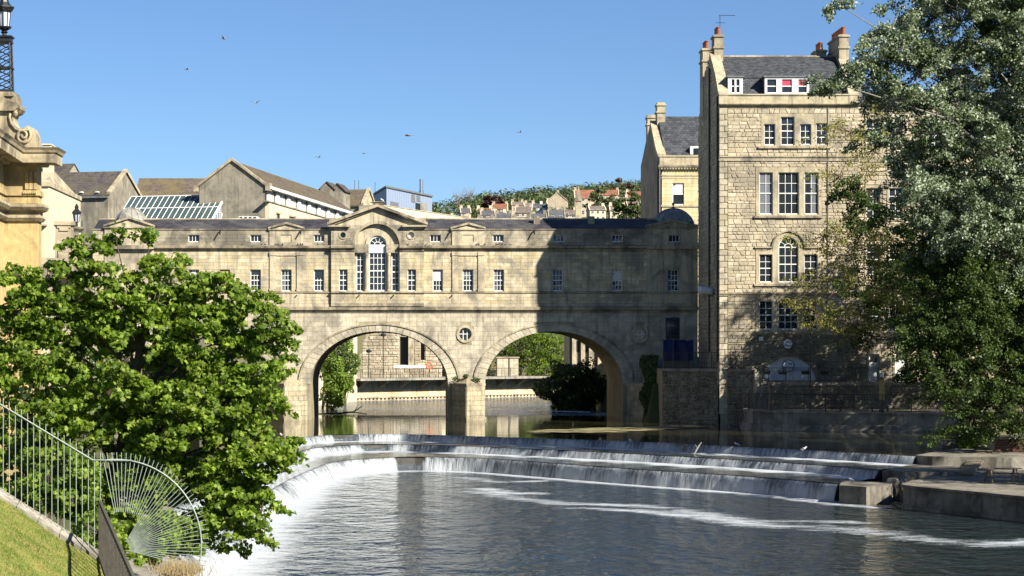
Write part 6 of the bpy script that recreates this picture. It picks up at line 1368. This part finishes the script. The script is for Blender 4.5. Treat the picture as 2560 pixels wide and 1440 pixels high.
e = thing('cream_parapet_building', 'low cream building with a long sloping-looking parapet behind the pediment', 'building', (2, 276, 6)); A_, B_ = W(958, 514, 312), W(1200, 549.5, 346)
d = Vector((B_.x - A_.x, B_.y - A_.y, 0)); L = d.length; d.normalize(); fr = Fr((A_.x, A_.y, 0), d, (d.y, -d.x, 0)); m = MB(); m.fbox(fr, 0, L, 0, A_.z, -4, 0); m.obj('wall', M_cream, e); m = MB(); m.fbox(fr, 0, L, A_.z, A_.z + .12, -4.1, .08); m.obj('coping', M_hash, e)
for k in range(3): m = MB(); m.fbox(fr, 7 + k * 8.5, 7.6 + k * 8.5, A_.z - 1.1, A_.z - .4, 0, .05); m.obj('vent', M_hash, e)
e = thing('metal_clad_building', 'blue-grey metal clad rooftop building with a steel flue', 'building', (-1, 296, 6)); P0, P1, P2 = W(936, 470, 352), W(966, 469, 336), W(1080, 491, 356.4); zt_ = P1.z
m = MB(); prism(m, [(P0.x, P0.y), (P1.x, P1.y), (P2.x, P2.y), (P2.x - 4, P2.y + 10), (P0.x - 2, P0.y + 8)], 6, zt_); m.obj('wall', M_metal, e)
m = MB(); m.sweep([(P0.x, P0.y), (P1.x, P1.y), (P2.x, P2.y)], [(-4, zt_), (.25, zt_), (.25, zt_ + .28), (-4, zt_ + .3)]); m.obj('roof_edge', M_slate if False else M_lead, e)
fr_, L_ = wall_frame((P1.x, P1.y), (P2.x, P2.y))
def on(px): 
    best = min((abs((CX + fr_(t * L_ / 200, 0).x * F / fr_(t * L_ / 200, 0).y) - px), t * L_ / 200) for t in range(201)); return best[1]
for a, b, y0, y1, mt in ((976, 982.5, 515, 504, M_lead), (984, 996, 516, 506, M_lead), (1028, 1037, 506, 486, M_lead), (1041, 1050, 504, 488, M_lead), (1038, 1050, 528, 508, M_iron), (1051, 1066, 528, 507, M_render)):
    Yd = fr_((on(a) + on(b)) / 2, 0).y; m = MB(); m.fbox(fr_, on(a), on(b), ZZ(y0, Yd), ZZ(y1, Yd), 0, .06); m.obj('louvre', mt, e)
m = MB()
for k in range(26): m.fbox(fr_, L_ * k / 26, L_ * k / 26 + .06, 18, zt_ - .02, 0, .04)
m.obj('cladding_rib', M_metal, e)
q = W(1053, 480, 357); m = MB(); m.tube([(q.x, q.y, zt_ - 1), (q.x, q.y, zt_ + 1.0), (q.x, q.y, zt_ + 1.1), (q.x, q.y, ZZ(448, 357))], [.42, .42, .32, .32], 12); m.obj('flue', M_steel, e)
for px, t in ((887, 450), (897, 451), (938, 455)): q = W(px, 480, 355); m = MB(); m.tube([(q.x, q.y, q.z - 2.5), (q.x, q.y, ZZ(t, 355))], .06, 4); m.obj('mast', M_lead, e)
e = thing('white_conservatory', 'small white glazed conservatory below the slate hall', 'conservatory', W(155, 572, 212)); q0, q1 = W(122, 572, 212), W(192, 548, 212)
m = MB(); m.box(q0.x, q1.x, 212.1, 216, 10, q1.z); m.obj('body', M_glassb, e)
for k in range(9): m = MB(); x = lerp(q0.x, q1.x, k / 8); m.box(x - .06, x + .06, 211.98, 212.09, 10, q1.z); m.obj('mullion', M_white, e)
m = MB(); m.box(q0.x - .1, q1.x + .1, 211.95, 212.09, q1.z + .001, q1.z + .16); m.obj('eaves_bar', M_white, e)
m = MB(); m.add([(q0.x, 212, q1.z + .16), (q1.x, 212, q1.z + .16), (q0.x + .3, 215.5, ZZ(520, 215.5)), (q0.x, 215.5, ZZ(520, 215.5))], [(0, 1, 2, 3)]); m.obj('glass_roof', M_glassb, e)
for k in range(7): m = MB(); t = k / 6; m.tube([(lerp(q0.x, q1.x, t), 211.98, q1.z + .18), (q0.x + .3 * t, 215.5, ZZ(520, 215.5) + .02)], .05, 4); m.obj('rafter', M_white, e)
# stone pinnacled stack beyond the bridge roof
e = thing('stone_pinnacle', 'tall stone chimney shaft with pyramid cap beyond the bridge roof', 'chimney', W(1446, 560, 330)); Yp = 330.0; c = W(1446, 500, Yp); sp = F / Yp
def pq(m, hw0, y0, hw1, y1): a, b = hw0 / sp, hw1 / sp; z0, z1 = ZZ(y0, Yp), ZZ(y1, Yp); m.hexa([(c.x - a, Yp - a, z0), (c.x + a, Yp - a, z0), (c.x + a, Yp + a, z0), (c.x - a, Yp + a, z0), (c.x - b, Yp - b, z1), (c.x + b, Yp - b, z1), (c.x + b, Yp + b, z1), (c.x - b, Yp + b, z1)])
m = MB(); pq(m, 8.5, 800, 7, 503); m.obj('shaft', M_hash, e); m = MB(); pq(m, 9, 503, 8, 500); pq(m, 7, 499.9, 6.5, 493); m.obj('collar', M_trim, e); m = MB(); pq(m, 6, 492.9, 2, 473); pq(m, 2, 472.9, 1.6, 467); m.obj('pyramid_cap', M_render, e)
# ------------------------------------------------------------------ hillside
def on_hill(px, Y): x = XX(px, Y); return Vector((x, Y, ground_z(x, Y)))
def hill_house(label, px, Y, L, D, h, rise, wall, roof, ang=0, nwin=3, floors=2, chim=2, group=None, name='hillside_house'):
    p = on_hill(px, Y); e = thing(name, label, 'house', (p.x, p.y, p.z), group); w = []
    for f_ in range(floors):
        for k in range(nwin): w.append((L * (k + .5) / nwin, p.z + 1.0 + f_ * 3.1, min(1.3, L / nwin * .45), 1.9))
    o = (p.x - L / 2, p.y, 0); ch = [(L * (k + .5 * (chim == 1)) / max(1, chim - (chim > 1)) if chim > 1 else L / 2, 1.4, 1.6, 4) for k in range(chim)]
    gable_house(e, o, ang, L, D, p.z + h, rise, wall, roof, p.z - 6, win=w, chim=[(min(max(u, .6), L - .6), 1.2, 1.3, 0) for u, *_ in ch], slate=False, coping=wall, winmat=M_glass if False else M_white)
    return e
M_hs = [stone_mat('terrace_stone_a', (.44, .36, .25), (.52, .43, .31), (.30, .24, .17), .3, tint=False), stone_mat('terrace_stone_b', (.50, .40, .29), (.56, .46, .34), (.33, .26, .19), .3, tint=False), M_cream]
M_hr = [plain('hill_slate', (.075, .075, .08), .8, .3, .6), plain('hill_red_tile', (.20, .085, .05), .85, .3, .6), plain('hill_brown_tile', (.14, .11, .09), .85, .3, .6)]
row_l = 'pale stone terrace house with tall chimneys in the row on the hillside'
G_ = 'terrace houses in rows on the hillside'; rs_ = random.Random(3)
WN, RN = ('pale stone', 'pinkish stone', 'cream'), ('slate', 'red tiled', 'brown')
for px0, px1, Y0, dY, hh in ((1118, 1345, 915, 4, 5.0), (1165, 1330, 990, 6, 5.6), (1318, 1420, 880, 4, 4.6), (1495, 1680, 905, 4, 4.8), (1570, 1690, 985, 5, 5.4)):
    px, k = px0, 0
    while px < px1:
        L_h = rs_.uniform(4.6, 8.5); w_, r_ = rs_.choice((0, 1, 0, 1, 2)), rs_.choice((0, 0, 2, 2, 1)); Yh = Y0 + k * dY + rs_.uniform(-5, 5)
        hill_house(f'{WN[w_]} hillside terrace house with {RN[r_]} roof and stone chimneys', px, Yh, L_h, 8, hh + rs_.uniform(-.6, 1.3), rs_.uniform(1.8, 3.0), M_hs[w_], M_hr[r_], rs_.choice((0, -8, 6, 12, 80 if L_h < 6.2 else 0)), 2 if L_h < 6.5 else 3, 2, rs_.choice((1, 2, 2)), G_)
        px += (L_h + rs_.choice((.1, .1, 1.5, 4))) * F / Yh; k += 1
for k in range(6): hill_house('grey stone house with big slate roof in the row below the hillside terraces', 1172 + k * 44, 800 + (k % 3) * 6, 6.2, 9, 7.0 + (k % 3) * .7, 3.2, M_render, M_hr[0], (-3, 2, 0)[k % 3], 2, 3, 2, 'grey slate-roofed houses below the terraces')
hill_house('bright white hillside villa with slate roof below the trees', 1352, 985, 8, 8, 5.6, 2, M_white, M_hr[0], -6, 3, 2, 1, name='hillside_villa')
hill_house('cream hillside villa with brown roof beside the white one', 1393, 1000, 9, 8, 5.6, 2.4, M_cream, M_hr[2], 4, 3, 2, 2, name='hillside_villa')
hill_house('large hillside house with red tiled roof and gables behind the pinnacle', 1472, 980, 13, 10, 8.5, 4.2, M_hs[1], M_hr[1], 0, 5, 3, 2, name='hillside_mansion')
hill_house('steep gabled wing of pale stone adjoining the red roofed mansion', 1434, 976, 6, 9, 8, 4, M_hs[0], M_hr[2], 82, 2, 2, 1, name='hillside_mansion')
hill_house('pale gabled house at the right end of the hillside among trees', 1590, 1030, 9, 9, 6.5, 3, M_hs[1], M_hr[1], 0, 3, 2, 2)
hill_house('low cream house under the bright green hillside tree', 1545, 990, 11, 8, 5, 2.4, M_cream, M_hr[2], 3, 4, 2, 1)
hill_house('pink-tinged stone villa high among the hillside trees', 1522, 1090, 10, 9, 7, 3, M_hs[0], M_hr[1], -5, 3, 2, 2)
wd_ = MB()
for _ in range(520):
    px = rnd(1040, 1760); Y = rnd(1080, 1790)
    p = on_hill(px, Y); r_ = rnd(3.5, 8.5); c = p + Vector((0, 0, r_ * .9))
    if px < 1180 and random.random() < .55: continue
    for _k in range(105):
        d = rand_dir(); q = c + Vector((d.x * r_, d.y * r_ * .8, d.z * r_ * .85)) * rnd(.75, 1); put_leaf(wd_, q, d + rand_dir() * .6, rnd(.9, 1.9), LEAF_QUAD)
g = wd_.obj('woodland', M_hillleaf); g['kind'] = 'stuff'; g['label'] = 'green woodland covering the top of the far hill'; g['category'] = 'woodland'
def far_tree(label, px, Y, r_, hgt, mat, n_=500, leaf=1.3, group=None, name='hillside_tree'):
    p = on_hill(px, Y); tree(name, label, p, p + Vector((0, 0, hgt * .7)), [(p + Vector((rnd(-.3, .3) * r_, 0, hgt * .62)), (r_, r_, hgt * .42)), (p + Vector((r_ * .5, 0, hgt * .45)), (r_ * .6, r_ * .6, hgt * .3)), (p + Vector((-r_ * .5, 0, hgt * .5)), (r_ * .6, r_ * .6, hgt * .3))], .22, 60, 1.8, leaf * .75, LEAF_QUAD, mat, M_bark, .4, group, twig=.08)
far_tree('dark copper beech with broad purple crown on the hill crest', 1553, 1200, 7.5, 13, M_beech, leaf=2.2)
far_tree('small dark copper beech above the hillside terrace', 1238, 1040, 6, 12, M_beech, leaf=1.9)
far_tree('olive green hillside tree between mansion and cream house', 1508, 930, 6, 14, M_hillleaf)
far_tree('bright green hillside tree in front of the right-hand houses', 1572, 870, 5.5, 13, M_green)
far_tree('round green hillside tree below the white villa', 1425, 900, 3.5, 8, M_hillleaf)
far_tree('low green tree between the terrace rows', 1318, 960, 4, 8, M_hillleaf)
for px, Y in ((1208, 960), (1262, 955), (1385, 930), (1290, 1060), (1350, 1060), (1410, 1060), (1188, 1060), (1540, 930), (1490, 1050)): far_tree('rounded green garden tree between hillside houses', px, Y, rs_.uniform(2.6, 4.2), rs_.uniform(6, 9), rs_.choice((M_hillleaf, M_green)), leaf=1.0, group='garden trees between hillside houses')
for px in (1147, 1172):
    p = on_hill(px, 1250); t = thing('bare_tree', 'thin bare tree standing against the sky on the hill', 'tree', p, 'bare trees on the hill'); m = MB(); m.tube([p, p + Vector((0, 0, 9))], [.3, .15], 5); m.obj('trunk', M_twig, t); m = MB()
    for _ in range(40): s_ = p + Vector((0, 0, rnd(7, 13))); m.tube([s_ - Vector((0, 0, 3)), s_ + Vector((rnd(-4, 4), rnd(-2, 2), rnd(2, 7)))], [.1, .03], 3, False)
    m.obj('branches', M_twig, t, kind='stuff')
# ------------------------------------------------------------------ trees
def blob(px, py, rx, ry, Y, dy=None):
    k = Y / F; return (W(px, py, Y), (rx * k, dy if dy else (rx + ry) / 2 * k, ry * k))
maple = [blob(*b) for b in [(330, 930, 270, 130, 53.5), (500, 830, 140, 85, 53), (610, 800, 95, 75, 52.5), (150, 800, 130, 70, 53), (230, 1090, 210, 130, 53), (500, 1090, 170, 130, 52), (640, 1150, 85, 38, 51.5, .7), (570, 1300, 75, 65, 51.3, .6), (700, 850, 36, 36, 52, .5),
    (390, 730, 130, 55, 53), (110, 700, 85, 45, 53, .8), (215, 620, 52, 38, 53, .5), (370, 598, 26, 24, 53.2, .4), (290, 600, 30, 24, 53.2, .4), (45, 690, 38, 26, 52.8, .5), (650, 980, 70, 90, 52, .9), (440, 1330, 90, 70, 51.5, .6), (725, 1105, 26, 18, 51.5, .4), (420, 660, 45, 40, 53, .5),
    (540, 705, 70, 36, 53, .6), (40, 900, 70, 70, 52.5, .8), (60, 1090, 90, 90, 52.5, .8), (160, 1250, 120, 60, 51.5, .6), (320, 1250, 120, 70, 51.5, .6), (560, 1000, 130, 80, 52), (655, 1275, 26, 20, 51.4, .3), (245, 690, 60, 40, 53, .6), (330, 780, 120, 60, 53), (600, 1210, 70, 60, 51.6, .6), (520, 1220, 90, 60, 51.6, .6), (685, 905, 32, 50, 52, .6), (680, 800, 36, 32, 52.2, .5), (360, 1350, 90, 60, 50.6, .5), (250, 1330, 70, 50, 50.6, .4), (120, 1180, 110, 60, 51, .5), (690, 1130, 70, 34, 51.5, .5), (610, 1240, 60, 40, 51.4, .5), (520, 1330, 70, 60, 51.3, .5), (60, 780, 80, 50, 52.6, .6)]]
tree('maple_tree', 'bright green broad-leaved tree leaning over the river behind the fan railing', (-8.2, 54.5, .3), (-7.0, 53.4, 6.8), maple, 16, 66, .29, .138, LEAF_MAPLE, M_maple, M_bark, .15, flat=.55, parts=300, twig=.008, up=.6, spray=.5, bias=(.2, -.35))
pop = [blob(*b) for b in [(2400, 60, 190, 110, 136.0), (2530, 180, 150, 170, 135.0), (2290, 190, 120, 85, 134.0), (2210, 120, 60, 60, 133.0, 1.5), (2110, 20, 38, 18, 133.0, .8), (2330, 320, 170, 100, 135.0), (2080, 205, 36, 30, 132.0, 1.0), (2140, 180, 40, 40, 132.0, 1), (2480, 420, 150, 130, 135.0), (2320, 450, 85, 75, 134.0),
    (2420, 570, 150, 90, 134.0), (2640, 300, 140, 260, 137.0), (2500, -60, 220, 110, 136.0), (2560, 640, 100, 110, 136.0)]]
tree('silver_poplar', 'large silver-leaved poplar on the right bank above the quay', (41.5, 138, -.2), (40.5, 135.5, 23), pop, 3.2, 165, .62, .19, LEAF_QUAD, M_poplar, M_barkp, .42, flat=.8, twig=.016, up=.35, spray=1.5)
low = [blob(*b) for b in [(2140, 490, 48, 46, 134.0, 1.2), (2215, 545, 34, 34, 134.0, 1.0), (2110, 540, 24, 24, 133.0, .8), (2345, 640, 90, 80, 135.0), (2430, 700, 110, 80, 135.0), (2530, 790, 110, 110, 135.0), (2390, 800, 110, 80, 134.0), (2480, 920, 120, 90, 134.0), (2370, 940, 90, 70, 133.5), (2520, 1030, 90, 60, 133.0), (2640, 800, 120, 240, 136.0), (2430, 1045, 70, 34, 133.0, 1), (2275, 700, 34, 40, 135.0, 1.2), (2330, 860, 70, 60, 134.0)]]
tree('dark_alder', 'dark green tree with drooping boughs under the silver poplar', (43.5, 137, -.2), (42.5, 135.5, 15), low, 3.2, 140, .62, .19, LEAF_QUAD, M_green, M_bark, .32, flat=.8, twig=.016, up=.35, spray=1.5)
yel = [blob(*b) for b in [(2130, 330, 75, 45, 168), (2210, 265, 55, 28, 169), (2190, 380, 70, 60, 168), (2100, 440, 60, 40, 167), (2060, 590, 80, 40, 166), (2130, 640, 90, 50, 167), (2070, 700, 80, 45, 166), (2160, 560, 60, 60, 168), (2450, 280, 80, 40, 170), (2560, 270, 60, 40, 170), (2040, 780, 70, 40, 166), (2130, 810, 80, 40, 167), (2250, 700, 80, 80, 168)]]
tree('young_ash_tree', 'sparse tree with yellowish young leaves spreading before the tall house', (44.5, 168.5, 1.4), (42, 168, 17), yel, 2.2, 60, .8, .155, LEAF_QUAD, M_yellow, M_twig, .26, flat=.7, twig=.022, spray=1.3)
for k, (lab, bx_, by_, blobs, mt, d) in enumerate((
    ('dense green tree on the terrace behind the silver poplar', 46, 177, [((45.5, 177.5, 13), (4.5, 3, 5)), ((41.5, 178, 12), (2.8, 2, 3.4)), ((49, 176, 18), (5, 4, 5)), ((44, 177, 19), (3.5, 3, 3.2)), ((39, 178.3, 15), (1.8, 1.6, 2)), ((51, 176, 10), (5, 4, 5)), ((43, 178, 7), (2.6, 2, 2)), ((38.3, 178.5, 10.5), (1.6, 1.5, 1.6)), ((36.5, 178.5, 13), (1.3, 1.3, 1.3)), ((39.5, 174.5, 10.5), (2.5, 2, 2.2)), ((43, 173, 13), (3, 2.5, 3)), ((37, 177, 8), (1.6, 1.4, 1.3)), ((46, 172, 9), (3, 2.5, 3))], M_green, 3.0),
    ('leafy tree with lit yellow-green crown low behind the quay', 43, 147, [((43, 147, 5), (4, 3.5, 3.2)), ((47, 146, 8), (4.5, 4, 4)), ((41, 149, 8), (3, 3, 3)), ((51, 147, 5), (4, 4, 4)), ((45, 150, 12), (4, 4, 3.5)), ((37.5, 150, 11), (2.6, 3, 3)), ((40, 146, 14), (3.4, 3, 3.4))], M_green, 1.7),
    ('broad green tree shading the curved terrace wall', 52, 158, [((50, 158, 15), (5, 4, 5)), ((54, 157, 20), (6, 5, 5)), ((46.5, 158, 19), (4, 3.5, 4)), ((58, 158, 13), (5, 4, 6)), ((48, 157, 25), (5, 4, 4)), ((43.5, 159, 23), (3, 3, 3)), ((41.5, 160, 17), (2.6, 2.6, 3)), ((45, 158, 14), (3, 3, 3))], M_green, 2.6),
    ('large green tree on the quay beyond the silver poplar', 48, 106, [((46.5, 107, 13), (5, 5, 5)), ((50, 105, 18), (5, 5, 5)), ((44.5, 108, 9), (3.5, 3.5, 3)), ((51, 104, 10), (5, 5, 5)), ((40.5, 108, 9.5), (3.2, 3.2, 3)), ((38, 112, 10), (2.6, 2.8, 2.4)), ((41, 111, 13), (3, 3, 3)), ((36, 109, 12), (2.4, 2.4, 2.4))], M_green, 2.2),
    ('tall green tree beyond the right edge of the terrace houses', 62, 160, [((62, 160, 16), (6, 6, 8)), ((58, 158, 10), (5, 5, 5)), ((66, 158, 12), (6, 6, 7))], M_green, 1.0))):
    tree('broadleaf_tree', lab, (bx_, by_, 1.2 if by_ > 156 else -.3), (bx_, by_, blobs[0][0][2] + 2), [(Vector(c), r_) for c, r_ in blobs], d, 50, .8, .22, LEAF_QUAD, mt, M_bark, .32, flat=.7, twig=.02, spray=1.2)
p = W(1355, 900, 312); tree('riverside_tree', 'bright sunlit green tree above the far bank in the right arch', (p.x, 314, 3), (p.x, 314, 9), [(W(1350, 880, 312), (4.0, 3, 3.6)), (W(1395, 890, 310), (2.6, 3, 4)), (W(1305, 860, 314), (2.6, 3, 2.6)), (W(1380, 940, 308), (3.2, 3, 2.6))], 1.4, 46, .8, .34, LEAF_QUAD, M_bright, M_bark, .25, twig=.02)
p = W(1300, 850, 325); tree('riverside_tree', 'dark green tree behind the bright one in the right arch', (p.x, 326, 3), (p.x, 326, 12), [(W(1300, 860, 325), (4, 3, 5)), (W(1250, 850, 326), (3, 3, 4))], 1.2, 40, .9, .36, LEAF_QUAD, M_green, M_bark, .25, twig=.02)
c = W(40, 830, 64); shrub('riverside_shrub', 'dark shaded shrub in the corner below the golden pavilion', (c.x + 1.5, 64, 5.2), (3.4, 2, 2.6), 2600, .2, M_ivy, base=(c.x + 1, 64, .5))
# ------------------------------------------------------------------ birds
def bird(name, label, p, s, yaw, flying, mat, wing, group, flap=0.0):
    m = MB(); 
    if flying: pts = [(-.5, 0), (-.3, .02), (-.1, .03), (.12, .03), (.26, .05), (.36, .05), (.46, .03)]; rs = [.02, .08, .12, .11, .07, .07, .015]
    else: pts = [(-.5, .05), (-.3, .12), (-.1, .18), (.12, .25), (.2, .36), (.28, .42), (.42, .40)]; rs = [.02, .09, .15, .14, .08, .085, .015]
    c, s_ = math.cos(yaw), math.sin(yaw)
    def T(x, y, z): return Vector((p[0] + (x * c - y * s_) * s, p[1] + (x * s_ + y * c) * s, p[2] + z * s))
    m.tube([T(x, 0, z) for x, z in pts], [r_ * s for r_ in rs], 8)
    o = m.obj(name, mat, None, smooth=True); tag(o, label, 'bird', group)
    for sg in (-1, 1):
        w = MB()
        if flying:
            a = [(.14, .06, .06), (-.12, .06, .06), (-.10, .55, .16 + flap), (.16, .5, .17 + flap), (-.22, 1.15, .05 + flap * 1.6)]
            q = [T(x, sg * y, z) for x, y, z in a]; up = Vector((0, 0, .015 * s)); w.add(q + [v + up for v in q], [(0, 1, 2, 3), (3, 2, 4), (5, 8, 7, 6), (8, 9, 7), (0, 3, 8, 5), (3, 4, 9, 8), (4, 2, 7, 9), (2, 1, 6, 7)])
        else:
            q = [T(.14, sg * .13, .27), T(-.05, sg * .165, .27), T(-.5, sg * .05, .1), T(-.1, sg * .165, .1), T(.1, sg * .14, .15)]; n_ = Vector((-s_, c, 0)) * (sg * .02 * s); w.add(q + [v + n_ for v in q], [(0, 1, 2, 3, 4), (9, 8, 7, 6, 5), (0, 5, 6, 1), (1, 6, 7, 2), (2, 7, 8, 3), (3, 8, 9, 4), (4, 9, 5, 0)])
        w.obj('wing', wing, o)
        if not flying: l = MB(); l.tube([T(0, sg * .05, .1), T(.02, sg * .05, -.02)], .012 * s, 4); l.obj('leg', M_orange, o)
    return o
fl = 'small gull gliding high in the clear blue sky'
for i, (px, py, Y, s, yaw) in enumerate(((560, 97, 330, 1.0, 2.8), (468, 174, 340, .9, .2), (640, 257, 300, .9, 1.0), (1020, 339, 240, .95, 2.6), (1300, 330, 300, .9, .4), (910, 384, 380, .9, 2), (797, 393, 350, .9, .6), (1145, 491, 330, .7, .2), (1218, 485, 340, .7, 1.2))):
    bird('gull', fl, W(px, py, Y), s, yaw, True, M_gullw, M_gullw, 'gulls gliding in the sky', rnd(-.1, .18))
wt = 'white gull standing on the lip of the weir'
for px, py in ((678, 1088), (703, 1088), (1576, 1103), (1842, 1112), (2010, 1123)):
    q = onz(px, py + 3, .06); bird('gull', wt, (q.x, q.y - .0, .09), .48, rnd(0, 6.2), False, M_gull, M_gullw, 'gulls standing on the weir lip')
q = W(2128, 1198, 119.2); bird('gull', 'white gull standing on the block at the end of the weir', (q.x, q.y, -.84), .5, 2.6, False, M_gull, M_gullw, None)
q = W(955, 498, 199.6); bird('gull', 'white gull perched on the apex of the central pediment', (q.x, 199.6, bz(518) + .52), .6, 2.2, False, M_gull, M_gullw, None)
pg = 'dark pigeon perched on the long cornice of the bridge'
for px in (606, 655, 663, 690, 697, 707, 745, 752, 757, 795, 1017, 1022, 1046, 1066, 1192, 1197, 1212, 1240, 1246, 1255, 1264, 1275, 1330): q = FB(bx(px), zm1 + .06, .25 + (.3 if 828 < px < 1060 else 0)); bird('pigeon', pg, (q.x, q.y, q.z + .02), .38, rnd(0, 6.2), False, M_pigeon, M_pigeon, 'pigeons on the bridge cornice')
